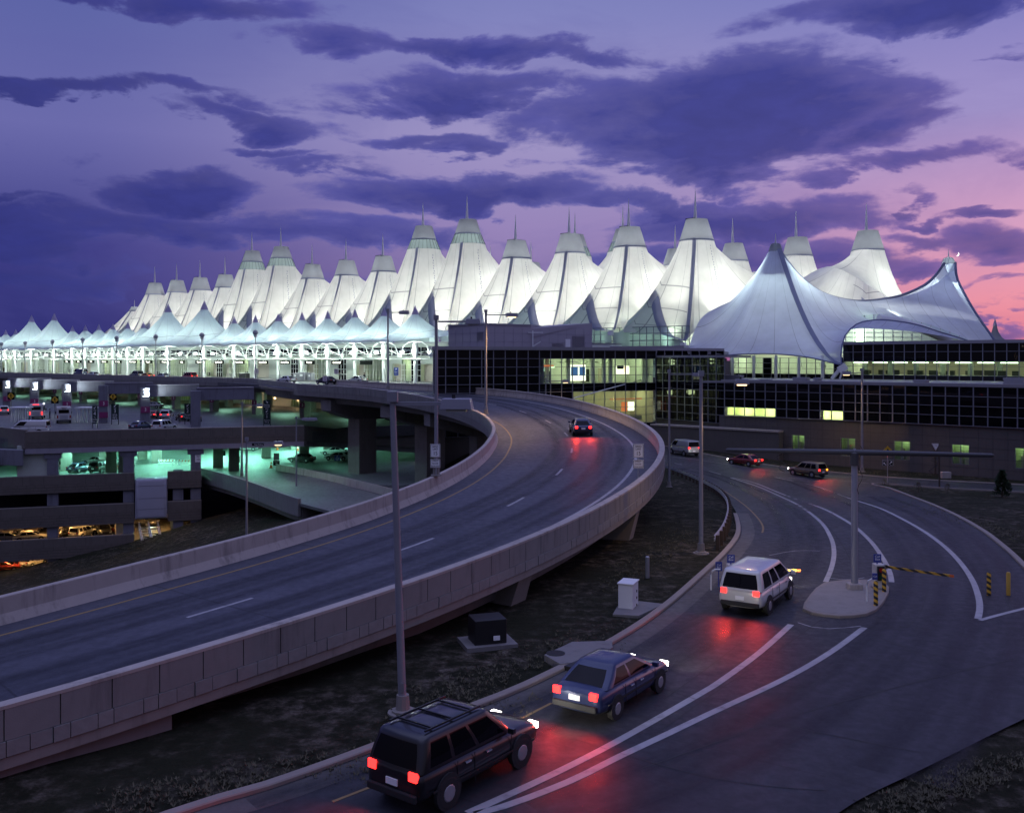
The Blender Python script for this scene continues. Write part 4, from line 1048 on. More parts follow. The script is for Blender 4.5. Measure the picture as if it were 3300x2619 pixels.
def build_wing():
    root = empty('glass_terminal_wing', WX(1200, 142, -3), label='dark glass terminal wing with lit shop windows behind the flyover curve', cat='building')
    a, c = WX(912, 135, 0), WX(1381, 150, 0); e = WX(1526, 136.5, 0)
    L = (c - a).length; n = round(L / 1.82)
    ux = lambda px: ((px - CX) / F)
    def u_at(px):
        lo, hi = 0., 1.
        for _ in range(40):
            m = (lo + hi) / 2; p = a.lerp(c, m)
            if CX + F * p.x / p.y < px: lo = m
            else: hi = m
        return lo
    zs = [-.7 + 1.25 * k for k in range(11)]          # -.7 ... 11.8
    u0, u1, u2 = u_at(1146), u_at(1208), u_at(1376)
    lit = lambda i, j, u: 1 if (u0 < u < u2 and 6 <= j <= 8) else 2 if (u1 < u < u2 and 1 <= j <= 4) else 3 if (.06 < u < u_at(945) and j < 9) else 0
    curtain(root, a, c, zs, 1.82, lit)
    p0, p1, p2 = a.lerp(c, u0), a.lerp(c, u1), a.lerp(c, u2)
    room(root, p0, p2, 8, zs[6], zs[9], M['wall_white'], lights=((.12, 130), (.38, 130), (.62, 130), (.88, 130)), color=(.82, 1, .55))
    room(root, p1, p2, 7, zs[1], zs[5], M['wall_beige'], lights=((.2, 120), (.55, 120), (.85, 120)), color=(.88, 1, .5))
    room(root, a.lerp(c, .06), a.lerp(c, u_at(945)), 2.2, 5.8, zs[9], M['wall_white'], lights=((.5, 90),), color=(.8, 1, .6))
    d = (c - a).normalized(); no = Vector((-d.y, d.x, 0))
    pos = lambda px, z, dep: a.lerp(c, u_at(px)) + no * dep + Vector((0, 0, z))
    # backlit posters, notice boards and counters seen through the glass
    def board(px0, px1, z0, z1, dep, m, name='backlit_poster', t=.12):
        p, q = pos(px0, 0, dep), pos(px1, 0, dep); b = MB(); b.hexa([v + Vector((0, 0, z)) for z in (z0, z1) for v in (p, q, q + no * t, p + no * t)]); return b.build(name, m, root)
    board(1219, 1253, 7.1, 9.6, 3.0, M['poster']); board(1221, 1235.5, 7.9, 9.3, 2.9, M['poster_blue'], 'poster_picture', .06); board(1239, 1251, 7.9, 9.3, 2.9, M['poster_blue'], 'poster_picture', .06)
    board(1325, 1353, 8.1, 9.4, 4.0, M['poster']); board(1326, 1340, 8.9, 9.45, 3.9, M['black'], 'sign_panel', .06); board(1342, 1345, 8.3, 9.3, 3.9, M['poster_red'], 'poster_picture', .06)
    board(1148, 1172, 9.35, 9.6, 1.0, M['poster_red'], 'red_fascia'); board(1148, 1164, 8.6, 9.1, 3., M['sign_lit_blue'], 'sign_panel'); board(1172, 1180, 9.2, 9.35, 2, M['tube_green'], 'ceiling_tube')
    for q in (1165, 1210, 1262, 1286, 1300, 1370): 
        b = MB(); b.tube([pos(q, zs[6], 2.2), pos(q, zs[9], 2.2)], .35, 10); b.build('inner_column', M['wall_white'], root)
    board(1180, 1196, 6.8, 8.6, 6, M['black'], 'doorway'); board(1262, 1280, 6.85, 8.9, 6, M['black'], 'doorway'); board(1306, 1318, 6.9, 9.0, 7., M['wall_beige'], 'doorway')
    for q0, q1 in ((1150, 1176), (1190, 1215), (1222, 1255), (1262, 1300)):
        b = MB(); pts = [pos(lerp(q0, q1, k / 6), 10.2 - .35 * math.sin(math.pi * k / 6), 1.6) for k in range(7)]
        for k in range(6): b.quad(pts[k], pts[k + 1], pts[k + 1] + no * 2, pts[k] + no * 2)
        b.build('ceiling_sail', M['wall_white'], root)
    board(1326, 1338, 2.2, 3.7, 2.5, M['poster_red'], 'poster_picture'); board(1340, 1353, 2.3, 3.7, 2.5, M['poster'], 'backlit_poster'); board(1298, 1366, 4.1, 4.3, 2, M['poster_red'], 'red_fascia'); board(1330, 1366, .9, 1.5, 2, M['cornice'], 'counter')
    lab = MB()
    # corner bay
    curtain(root, c, e, [1.2 + 1.19 * k for k in range(9)], 1.7)
    b = MB(); b.hexa([v + Vector((0, 0, z)) for z in (10.73, 11.05) for v in (c + Vector((0, -.3, 0)), e + Vector((.2, -.4, 0)), e + Vector((4, 1, 0)), c + Vector((1, 3, 0)))]); b.build('cornice', M['cornice'], root)
    b = MB(); b.prism([c + Vector((.8, .6, 0)), e + Vector((.5, .9, 0)), TP(LB + 1.5, 1527), TP(UB, 1527), c + Vector((8, 30, 0))], 10.2, 10.6); b.build('roof', M['cornice'], root)
    p3 = WX(1524, 160, 0)
    curtain(root, c + Vector((0, .6, 0)), p3, [10.9, 11.9], 1.9)
    b = MB(); b.hexa([v + Vector((0, 0, z)) for z in (11.82, 12.3) for v in (a + Vector((-.1, -.35, 0)), c + Vector((0, -.35, 0)), c + no * 2, a + no * 2)]); b.hexa([v + Vector((0, 0, z)) for z in (11.85, 12.28) for v in (c + Vector((.02, .2, 0)), p3 + Vector((0, -.3, 0)), p3 + Vector((0, 2, 0)), c + no * 2.1)]); b.build('cornice', M['cornice'], root)
    b = MB(); b.prism([a + no * .5 + d * .4, c + no * .5, p3, p3 + Vector((4, 14, 0)), a + Vector((.5, 34, 0))], 11.3, 11.8); b.build('roof', M['cornice'], root)
    b = MB(); b.prism([a + no * 9.5 + d * 7, c + no * 9.5, c + no * 30, a + Vector((1.5, 33, 0))], -5, 11.25); b.build('core', M['black'], root)
    b = MB(); b.hexa([v + Vector((0, 0, z)) for z in (-5, 1.2) for v in (c + Vector((.1, .1, 0)), e, e + Vector((2, 4, 0)), c + Vector((4, 4, 0)))]); b.build('base_wall', M['precast'], root)
    b = MB(); b.hexa([v + Vector((0, 0, z)) for z in (-5, -.75) for v in (a, c, c + no, a + no)]); b.build('base_wall', M['precast'], root)
    # plant room on the roof
    pr = empty('rooftop_plant_room', WX(1080, 160, 12), label='pale metal clad plant room with louvres on the glass wing roof', cat='building')
    k0, k1, k2, k3 = WX(944, 160, 0), WX(1022, 152, 0), WX(1118, 158, 0), WX(1247, 166, 0)
    b = MB()
    def blk(p, q, z0, za, zb, dep):
        n_ = Vector((-(q - p).normalized().y, (q - p).normalized().x, 0)); n_ = n_ if n_.y > 0 else -n_
        b.hexa([p + Vector((0, 0, z0)), q + Vector((0, 0, z0)), q + n_ * dep + Vector((0, 0, z0)), p + n_ * dep + Vector((0, 0, z0)), p + Vector((0, 0, za)), q + Vector((0, 0, zb)), q + n_ * dep + Vector((0, 0, zb)), p + n_ * dep + Vector((0, 0, za))])
    V = lambda p, z: Vector((p.x, p.y, z))
    b.prism([k0, k1, k2, k2 + Vector((3, 10, 0)), k0 + Vector((6, 10, 0))], 11.8, 16.0); b.build('metal_wall', M['clad'], pr)
    b = MB(); blk(k2 + Vector((.02, 0, 0)), k3, 11.8, 15.6, 16.8, 10); b.build('metal_wall', M['clad'], pr)
    b = MB(); b.prism([k0 + Vector((-.15, -.1, 0)), k1 + Vector((0, -.2, 0)), k2 + Vector((0, -.15, 0)), k2 + Vector((3, 10.1, 0)), k0 + Vector((6, 10.1, 0))], 16.01, 16.25); b.build('coping', M['cornice'], pr)
    j = MB()
    for p, q in ((k0, k1), (k1, k2), (k2, k3)):
        m = max(2, round((q - p).length / 1.9)); dn = Vector(((q - p).y, -(q - p).x, 0)).normalized(); dn = dn if dn.y < 0 else -dn
        for i in range(1, m): v = p.lerp(q, i / m) + dn * .01; j.bar(V(v, 11.9), V(v, 15.6), .03, .03, up=dn)
        for z in (13.3, 14.7): j.bar(V(p + dn * .01, z), V(q + dn * .01, z), .03, .03)
    j.build('panel_joints', M['mullion'], pr)
    lv = MB()
    def louvre(p, q, u0, u1, z0, z1):
        A, B = p.lerp(q, u0), p.lerp(q, u1); dn = Vector(((q - p).y, -(q - p).x, 0)).normalized(); dn = dn if dn.y < 0 else -dn; m = int((z1 - z0) / .16)
        for i in range(m): z = lerp(z0, z1, i / m); lv.bar(V(A + dn * .06, z), V(B + dn * .06, z), .1, .05)
    louvre(k2, k3, .66, .87, 12.0, 14.6); louvre(k2, k3, .33, .52, 12.0, 13.3); louvre(k1, k2, -.0 + .02, .03, 12, 12.2)
    louvre(k0, k1, .78, .95, 13.6, 15.0); lv.build('louvre', M['pole'], pr)
    A, B = k2.lerp(k3, .55), k2.lerp(k3, .63); b = MB(); b.hexa([V(v, z) for z in (11.9, 13.9) for v in (A, B, B + Vector((0, -.08, 0)), A + Vector((0, -.08, 0)))]); b.build('door', M['white_paint'], pr)
    sl = MB(); sl.hexa([V(k2 + Vector((.2, -.1, 0)), 14.2), V(k2.lerp(k3, .75) + Vector((0, -.1, 0)), 16.1), V(k2.lerp(k3, .75) + Vector((0, 1.4, 0)), 16.1), V(k2 + Vector((.2, 1.4, 0)), 14.2), V(k2 + Vector((.2, -.1, 0)), 14.35), V(k2.lerp(k3, .75) + Vector((0, -.1, 0)), 16.25), V(k2.lerp(k3, .75) + Vector((0, 1.4, 0)), 16.25), V(k2 + Vector((.2, 1.4, 0)), 14.35)]); sl.build('sloping_hood', M['clad'], pr)
    b = MB(); b.bar(V(k2 + Vector((.3, -.5, 0)), 12), V(k2 + Vector((.3, -.5, 0)), 15.2), .15); b.bar(V(k2 + Vector((-.5, -.5, 0)), 14.9), V(k2 + Vector((2.0, -.5, 0)), 14.9), .12); b.bar(V(k2 + Vector((.3, -.5, 0)), 12.6), V(k2 + Vector((1.6, -.5, 0)), 13.4), .12); b.build('bracket', M['white_steel'], pr)
    # lit clerestory of the hall between plant room and end tent
    cl = empty('hall_side_wall', TP(168, 1350, 10), label='brightly lit glazed side wall of the hall under the tent eaves', cat='wall')
    A, B = TP(168, 1225), TP(168, 1452)
    curtain(cl, A, B, [9.5, 11.5, 13, 14.5, 16, 17.4], 1.8, lambda i, j, u: True, bar=.16)
    b = MB(); b.quad(V(A + PX * 9, 9), V(B + PX * 9, 9), V(B + PX * 9, 19), V(A + PX * 9, 19)); b.build('inner_wall', M['wall_white'], cl)
    lamp('POINT', T(172, tt(168, 1290), 16), 900, (.9, 1, .8), 'hall_light', cl, size=1.); lamp('POINT', T(172, tt(168, 1400), 15), 900, (.9, 1, .8), 'hall_light', cl, size=1.)
    b = MB(); b.hexa([V(v, z) for z in (11.5, 13.2) for v in (TP(160, 1247), TP(160, 1440), TP(161, 1440), TP(161, 1247))]); b.build('parapet', M['clad'], cl)
M['sign_lit_blue'] = mat('lit_blue_sign', (.5, .8, .9), .5, emis=(.4, .85, 1.), estr=.8)
build_wing()

# a farther tent tip and the young moon, low on the sunset side
c = W(2094, 702, 330); dt = empty('distant_tent', c, label='tiny pale tent tip on the skyline beyond the roof edge', cat='tent roof')
b = MB(); b.lathe(W(2095, 722, 330), [(4.6, 0), (2.2, 1.9), (1.1, 3.9), (.55, 6.0)], 14); b.build('membrane', M['cap'], dt, smooth=True)
b = MB(); b.lathe(W(2095, 722, 330) + Vector((0, 0, 6.0)), [(.7, 0), (.05, 2.6)], 10); b.build('cone_cap', M['canopy_cap'], dt)
M['moon'] = mat('moon_face', (.9, .9, .85), .9, emis=(1, .93, .82), estr=2.0)
b = MB(); mc = W(2015, 535, 6000); n = 12; rot = R(-28)
for k in range(n + 1):
    a = R(-90) + R(180) * k / n
    for rr_, off in ((14, 0), (13.4, 7)):
        x, z = rr_ * math.cos(a) - off * math.cos(a), rr_ * math.sin(a); b.v.append(mc + Vector((x * math.cos(rot) - z * math.sin(rot), 0, x * math.sin(rot) + z * math.cos(rot))))
for k in range(n): b.face(2 * k, 2 * k + 1, 2 * k + 3, 2 * k + 2)
tag(b.build('moon', M['moon']), 'thin bright crescent moon low in the pink sky', 'moon')

PLZ, VLZ = -.5, -6.53
# ------------------------------------------------------------------ kerbside canopies and the terminal front
def text_obj(name, s, p, right, up, size, m, parent=None, depth=.01, align='CENTER', xs=1.):
    """lettering standing on a surface: right and up are its directions"""
    cu = bpy.data.curves.new(name, 'FONT'); cu.body = s; cu.size = size; cu.align_x = align; cu.align_y = 'CENTER'; cu.extrude = depth; cu.space_line = .85
    cu.materials.append(m); o = bpy.data.objects.new(name, cu); col.objects.link(o)
    x = Vector(right).normalized(); z = x.cross(Vector(up)).normalized(); y = z.cross(x)
    mm = Matrix((x * xs, y, z)).transposed().to_4x4(); mm.translation = Vector(p)
    dg = bpy.context.evaluated_depsgraph_get(); me = bpy.data.meshes.new_from_object(o.evaluated_get(dg)); bpy.data.objects.remove(o); bpy.data.curves.remove(cu)
    o = bpy.data.objects.new(name, me); col.objects.link(o)
    if parent: o.parent = parent; mm = wmat(parent).inverted() @ mm
    o.matrix_basis = mm; return o

CD = 117.0
def canopy(t0, half, zr, q, inner, r0, label, group, capz, lightp):
    def P(x, w, z): return T(CD + w, t0 + x, CZ + z)
    root = empty('kerb_canopy', P(0, 0, zr), label=label, cat='canopy', group=group)
    def bd(th):
        c, s = math.cos(th), math.sin(th); best = half / abs(c) if abs(c) > 1e-6 else 1e9
        if s > 1e-6: best = min(best, inner / s)
        if s < -1e-6: best = min(best, q / -s)
        x, w = best * c, best * s; u = x / half
        if w > inner - .01: z = 5.6 - .8 * abs(u)
        elif w < -q + .01: z = 3.1 + .35 * (1 - u * u)
        else: z = lerp(3.1, 4.8, (w + q) / (q + inner))
        return best, z
    n, NJ = 48, 10; ang = sorted([-math.pi + 2 * math.pi * i / n for i in range(n)] + [math.atan2(-q, half), math.atan2(-q, -half), math.atan2(inner, half), math.atan2(inner, -half)]); m = len(ang)
    b = MB()
    for th in ang + [ang[0] + 2 * math.pi]:
        Rb, zb = bd(th)
        for j in range(NJ + 1):
            r = j / NJ; rr = lerp(r0, Rb, r); b.uv[len(b.v)] = ((th + math.pi) / (2 * math.pi), r); b.v.append(P(rr * math.cos(th), rr * math.sin(th), zb + (zr - zb) * (1 - r) ** 2.35))
    for i in range(m):
        for j in range(NJ): b.face(i * (NJ + 1) + j, (i + 1) * (NJ + 1) + j, (i + 1) * (NJ + 1) + j + 1, i * (NJ + 1) + j + 1)
    b.build('membrane', M['canopy'], root, smooth=True)
    b = MB(); c = P(0, 0, zr - .1); b.lathe(c, [(r0 + .18, 0), (r0 + .1, .15), (.03, capz)], 16); b.build('cone_cap', M['canopy_cap'], root)
    b = MB(); b.tube([P(half, -q, 3.1), P(half / 2, -q, 3.36), P(0, -q, 3.45), P(-half / 2, -q, 3.36), P(-half, -q, 3.1)], .1, 6); b.build('edge_cable', M['white_steel'], root)
    # column below the peak, spindle, uplight dishes, branching arch ribs to the valley nodes
    b = MB(); b.lathe(P(0, 0, 5.95 - CZ), [(.42, 0), (.36, .3), (.33, 4.4), (.36, 4.6), (.62, 6.0), (.50, 7.2), (.2, 7.9)], 14); b.build('column', M['white_steel'], root, smooth=True)
    b = MB()
    for k in (-1, 1): b.lathe(P(.9 * k, 0, -.15), [(.15, 0), (.55, .12), (.62, .2), (.5, .22)], 12)
    b.build('uplight_dish', M['white_steel'], root)
    b = MB()
    for k in (-1, 1):
        b.tube([P(0, 0, 3.4), P(k * half * .4, 0, 3.3), P(k * half * .72, 0, 2.6), P(k * half * .93, 0, 1.0)], .11, 7)
        b.tube([P(k * half * .95, 0, .4), P(k * half * .97, 0, 1.3)], .3, 8); b.tube([P(k * half * .93, 0, .9), P(0, 6.5, 2.0)], .055, 6); b.tube([P(k * half * .93, 0, .7), P(0, -q, 3.3)], .07, 6)
    b.tube([P(-half, -.5, .15), P(half, -.5, .15)], .10, 6); b.build('arch_rib', M['white_steel'], root)
    lamp('POINT', P(0, -2.0, 1.7), lightp * 1.1, (.84, 1, .90), 'canopy_light', root, size=.5)
    lamp('POINT', P(half * .5, 1.0, .2), lightp * .16, (.80, 1, .74), 'canopy_light', root, size=.3)
    return root
def cl(k, of, what): return 'white kerb canopy with dark tip, %s %s' % (ORD[k], what)
T0 = 134.8
near = 'from the glass wing in the nearest run'
for i in range(8): canopy(T0 + 9.15 * i, 4.575, 8.5, 10.2, 8, .55, cl(i, 8, near), 'small canopies along the kerb', 1.75, 1500)
for k, i in enumerate((8.5, 10.5)): canopy(T0 + 9.15 * i, 9.15, 12.2, 13.5, 8.6, .8, 'large peaked canopy over the kerb, %s of the middle pair' % ('nearer' if k == 0 else 'farther'), 'large canopies along the kerb', 2.3, 2800)
for k, i in enumerate(range(12, 18)): canopy(T0 + 9.15 * i, 4.575, 8.5, 10.2, 8, .55, cl(k, 6, 'in the run between the large canopy pairs'), 'small canopies along the kerb', 1.75, 1500)
for k, i in enumerate((18.5, 20.5)): canopy(T0 + 9.15 * i, 9.15, 12.2, 13.5, 8.6, .8, 'large peaked canopy over the kerb, %s of the far pair' % ('nearer' if k == 0 else 'farther'), 'large canopies along the kerb', 2.3, 2800)
for k, i in enumerate(range(22, 29)): canopy(T0 + 9.15 * i, 4.575, 8.5, 10.2, 8, .55, cl(k, 7, 'beyond the far large pair'), 'small canopies along the kerb', 1.75, 1500)

def build_front():
    root = empty('terminal_front', T(126, 200, 6), label='white lit terminal front behind the kerb with doors and dark upper windows', cat='building')
    FDD = 126.0; t0, t1 = 122.0, 415.0
    Pt = lambda t, z, o=0.: T(FDD - o, t, z)
    def wall(bm, ta, tb, za, zb, o=0., th=.4): bm.hexa([Pt(ta, za, o), Pt(tb, za, o), Pt(tb, za, o - th), Pt(ta, za, o - th), Pt(ta, zb, o), Pt(tb, zb, o), Pt(tb, zb, o - th), Pt(ta, zb, o - th)])
    w = MB(); g = MB(); k = MB(); f = MB(); bei = MB(); inn = MB(); rnd = random.Random(11)
    wall(w, t0, t1, 10.45, 11.2); wall(w, t0, t1, 12.9, 13.6, .25, 1.)
    n = int((t1 - t0) / 3.05)
    for i in range(n):
        a, b_ = t0 + i * 3.05, t0 + (i + 1) * 3.05
        g.quad(Pt(a, 11.2), Pt(b_, 11.2), Pt(b_, 12.9), Pt(a, 12.9)); f.bar(Pt(a, 11.2, .05), Pt(a, 12.9, .05), .12)
        kind = rnd.choice('wwbbdddcg')
        if kind == 'w': wall(w, a, b_, 6.0, 10.44)
        elif kind == 'b': bei = MB(); wall(bei, a + .02, b_ - .02, 6.0, 9.5, -.8); bei.build('recess_wall', M['wall_beige'], root); wall(w, a, b_, 9.5, 10.44)
        if kind in 'dcg':
            f2 = MB()
            for q in range(4): f2.bar(Pt(a + .05 + q * .983, 6.0, .05), Pt(a + .05 + q * .983, 10.44, .05), .1)
            for z in (7.2, 8.3, 9.4): f2.bar(Pt(a, z, .06), Pt(b_, z, .06), .09)
            fo = f2.build('door_screen', M['white_steel'], root); k2 = MB(); k2.quad(Pt(a, 6.0), Pt(b_, 6.0), Pt(b_, 10.44), Pt(a, 10.44)); k2.build('pane', M['glass_dark' if kind == 'g' else 'glass_clear'], fo)
    w.build('white_wall', M['front_white'], root); g.build('dark_glazing', M['glass_dark'], root); f.build('mullions', M['white_steel'], root)
    wall(inn, t0, t1, 6.0, 13.0, -5.0, .2); inn.build('inner_wall', M['wall_white'], root)
    b = MB(); b.quad(Pt(t0, 6.01, 0), Pt(t1, 6.01, 0), Pt(t1, 6.01, -5), Pt(t0, 6.01, -5)); b.quad(Pt(t0, 10.5, -.5), Pt(t1, 10.5, -.5), Pt(t1, 10.5, -5), Pt(t0, 10.5, -5)); b.build('inner_floor', M['floor_in'], root)
    r2 = random.Random(4)
    for q in range(46):
        b = MB(); t = r2.uniform(t0 + 2, t1 - 2); b.box(Pt(t, 6.0 + .6, -r2.uniform(1.5, 4.5)), (r2.uniform(.4, 2.), .5, r2.uniform(.9, 1.7)), AX); b.build('furniture', M['black'], root)
    for q in range(14):
        lamp('POINT', Pt(t0 + 10 + q * 21, 9.6, -2.6), 260, (.82, 1, .5), 'room_light', root, size=.4)
    b = MB(); b.prism([Pt(t0, 0, .3), Pt(t1, 0, .3), T(164, t1), T(164, t0)], 13.6, 13.9); b.build('roof', M['cornice'], root)
    b = MB(); b.prism([Pt(t0, 0, -5.3), Pt(t1, 0, -5.3), T(164, t1), T(164, t0)], -1., 13.5); b.build('core', M['wall_white'], root)
    # lower storey below the roadway
    lo = empty('arrivals_front', T(126, 200, PLZ), label='lit arrivals front under the upper roadway with glazed doors', cat='building')
    FDD2 = 125.4; Pq = lambda t, z, o=0.: T(FDD2 - o, t, z)
    bw = MB(); kk = MB(); ff = MB()
    for i in range(0, int((t1 - 100) / 4.2)):
        a, b_ = 100 + i * 4.2, 104.2 + i * 4.2; kind = rnd.choice('bbbkkw')
        if kind == 'k':
            ff = MB(); kk = MB(); kk.quad(Pq(a, PLZ), Pq(b_, PLZ), Pq(b_, 4.2), Pq(a, 4.2))
            for q in range(5): ff.bar(Pq(a + .04 + q * 1.03, PLZ, .05), Pq(a + .04 + q * 1.03, 4.2, .05), .09)
            for z in (1.2, 2.7): ff.bar(Pq(a, z, .05), Pq(b_, z, .05), .08)
            fo = ff.build('door_screen', M['white_steel'], lo); kk.build('pane', M['glass_clear'], fo)
        else: bw.hexa([Pq(a, PLZ), Pq(b_, PLZ), Pq(b_, PLZ, -.4), Pq(a, PLZ, -.4), Pq(a, 4.2), Pq(b_, 4.2), Pq(b_, 4.2, -.4), Pq(a, 4.2, -.4)])
    bw.build('recess_wall', M['wall_beige'], lo)
    b = MB(); b.quad(Pq(100, PLZ, -5), Pq(t1, PLZ, -5), Pq(t1, 5, -5), Pq(100, 5, -5)); b.build('inner_wall', M['room_green'], lo)
    for q in range(12):
        lamp('POINT', Pq(112 + q * 22, 4.0, -2.5), 150, (.75, 1, .42), 'room_light', lo, size=.4)
        lamp('POINT', Pq(118 + q * 22, 3.9, 1.6), 45, (1, .72, .42), 'wall_light', lo, size=.2)
    # airline name boards along the kerb
    names = [(770.7, '', 3.9), (709.6, 'Continental', 3.9), (652, 'Frontier', 3.6), (600, 'America West', 3.7), (553.7, 'American / Canadian', 4.2), (504.5, 'American / Canadian', 4.2), (461, 'Aspen Mountain Air', 4.4), (420, 'Mesa Air', 4.), (383, 'Lobby', 2.6), (346, 'Mexicana', 4.4), (312, 'Vanguard', 4.6), (279.5, 'Midwest Express', 4.8), (248, 'US Airways', 4.8), (219.5, 'Northwest', 4.6), (192, 'TWA', 4.2), (165.5, 'Delta', 4.2), (141, 'Delta', 4.2)]
    blackset = {'Delta': ('second', 'first')}
    seen = {}
    for px, s, wd in names:
        p = TP(122.6, px, 9.78); b = MB(); b.box(p, (wd, .18, .85), AX)
        seen[s] = seen.get(s, 0) + 1
        lab = {'': 'blank black name board above the last recess before the glass wing', 'American / Canadian': 'black board lettered American / Canadian, %s the glass wing' % ('nearer' if seen[s] == 1 else 'farther from'), 'Delta': 'black board lettered Delta, %s' % ('beside TWA' if seen[s] == 1 else 'last of the row')}.get(s, 'black board lettered %s above the kerbside doors' % s)
        o = tag(b.build('name_board', M['sign_black']), lab, 'sign', 'airline name boards')
        if s:
            q = p - PX * .1
            text_obj('lettering', s, q, -AX, (0, 0, 1), .62, M['sign_lit'], o, .01, xs=min(1., (wd - .4) / (len(s) * .33)))
build_front()
c = TP(124.2, 655, 1.3); b = MB(); b.box(c, (4.6, .2, .9), AX); o = tag(b.build('name_board', M['sign_black']), 'lower black board lettered America West below the flyover', 'sign', 'airline name boards'); text_obj('lettering', 'America West', c - PX * .11, -AX, (0, 0, 1), .7, M['sign_lit'], o, .01)
for px, zz, lab in ((531, 1.6, 'bright wall lamp beside the tallest lane sign, left one'), (579, 1.4, 'warm wall lamp just beyond the tallest lane sign'), (628, 1.3, 'warm wall lamp left of the lower lettered board')):
    p = TP(123.5, px, zz); b = MB(); b.lathe(p + Vector((0, 0, -.2)), [(.1, 0), (.24, .12), (.24, .3), (.1, .42)], 12); o = b.build('globe', M['led_sodium'], None, smooth=True); o.name = 'wall_lamp'; tag(o, lab, 'lamp', 'wall lamps under the roadway'); lamp('POINT', p - PX * .6, 120, (1, .7, .42), 'wall_light', o, size=.2)

# ------------------------------------------------------------------ plaza level, frames and parking structure
K = 1.16  # plaza, frames and garage scaled about the camera; some depths already include it
def z_(h): return CZ - (CZ - h) * K          # storey level scaled about the camera height by the same factor
def strip_wall(name, path, prof, m, parent=None):
    b = MB(); b.sweep(path, prof); return b.build(name, m, parent)
def build_plaza():
    pf = [face_pt(px) for px in (52, 150, 250, 350, 450, 550, 640)]
    
    b = MB(); b.prism([WX(-200, 151, 0), WX(-30, 136, 0), face_pt(52, .3)] + [p + FACE_N * .3 for p in pf[1:]] + [WX(726, 153, 0), WX(900, 159, 0), WX(1040, 161, 0), T(125.3, 100), T(125.3, 420), WX(-700, 300, 0)], z_(-.45), PLZ)
    tag(b.build('plaza', M['plaza']), kind='structure')
    # front parapet: smooth panels above, stone courses below, pale beam under
    root = empty('plaza_parapet', face_pt(300, 0, 0), label='long grey stone faced parapet along the front of the shuttle plaza', cat='wall')
    def run(pts, za, zb, o0, o1, m, name, gap=0, seg=None, zoff=None):
        bm = MB()
        if not gap:
            for p, q in zip(pts, pts[1:]):
                bm.hexa([Vector((v.x, v.y, z)) for z in (z_(za), z_(zb)) for v in (p - FACE_N * o0, q - FACE_N * o0, q - FACE_N * o1, p - FACE_N * o1)])
        else:
            L = (pts[-1] - pts[0]).length; i = 0.
            while i < L - .1:
                w_ = seg if not isinstance(seg, tuple) else rnd2.uniform(*seg); a, c = pts[0].lerp(pts[-1], min(1, (i + gap) / L)), pts[0].lerp(pts[-1], min(1, (i + w_ - gap) / L))
                bm.hexa([Vector((v.x, v.y, z)) for z in (z_(za), z_(zb)) for v in (a - FACE_N * o0, c - FACE_N * o0, c - FACE_N * o1, a - FACE_N * o1)]); i += w_
        bm.build(name, m, root); return bm
    rnd2 = random.Random(9)
    ends = [face_pt(52), face_pt(640)]
    run(ends, 1.95, 2.05, .06, -.4, M['barrier'], 'coping')
    run(ends, .2, 1.95, .0, -.3, M['joint'], 'core')
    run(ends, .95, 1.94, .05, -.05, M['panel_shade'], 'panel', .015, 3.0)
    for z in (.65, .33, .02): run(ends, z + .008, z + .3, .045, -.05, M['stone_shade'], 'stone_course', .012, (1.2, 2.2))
    run(ends, -.62, -.0, .02, -.5, M['beam_pale'], 'beam')
    # splayed return at the left and its dark beam
    rt = empty('plaza_return_wall', WX(25, 114, 0), label='short splayed parapet closing the plaza at the picture edge, with a concrete beam', cat='wall')
    a, c = WX(-60, 140, 0), WX(51.5, 128.4, 0); d = (c - a).normalized(); no = Vector((d.y, -d.x, 0))
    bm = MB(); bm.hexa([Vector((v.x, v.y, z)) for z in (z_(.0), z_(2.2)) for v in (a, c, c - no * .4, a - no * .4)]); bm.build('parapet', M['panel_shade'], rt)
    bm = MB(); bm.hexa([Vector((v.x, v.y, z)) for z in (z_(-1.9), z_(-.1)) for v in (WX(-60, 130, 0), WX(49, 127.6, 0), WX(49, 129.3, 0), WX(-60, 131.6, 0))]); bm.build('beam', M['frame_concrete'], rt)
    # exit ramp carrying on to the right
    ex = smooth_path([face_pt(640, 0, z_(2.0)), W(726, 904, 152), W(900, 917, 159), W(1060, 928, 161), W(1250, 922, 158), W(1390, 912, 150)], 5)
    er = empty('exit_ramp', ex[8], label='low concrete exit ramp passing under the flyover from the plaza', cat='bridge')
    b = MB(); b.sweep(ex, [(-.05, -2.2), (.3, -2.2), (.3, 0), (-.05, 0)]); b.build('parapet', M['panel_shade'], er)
    b = MB()
    for i, p in enumerate(ex):
        dd = ex[min(i + 1, len(ex) - 1)] - ex[max(i - 1, 0)]; dd.z = 0; dd.normalize(); l = Vector((-dd.y, dd.x, 0))
        for k in (.2, 10): b.uv[len(b.v)] = (i * 4, k); b.v.append(p + l * k + Vector((0, 0, -1.0)))
    for i in range(len(ex) - 1): b.face(2 * i, 2 * i + 2, 2 * i + 3, 2 * i + 1)
    b.build('deck', M['plaza'], er)
    b = MB(); b.sweep(ex, [(.1, -3.0), (9, -3.0), (9, -1.1), (.1, -1.1)]); b.build('girder', M['concrete_dark'], er)
build_frames = []
M['beam_pale'] = mat('pale_beam', (.32, .30, .35), .8, var=.1, vscale=.5, stain=.2)
M['frame_concrete'] = mat('frame_concrete', (.19, .19, .23), .85, var=.16, vscale=1.1, bump=.15, stain=.5)
build_plaza()
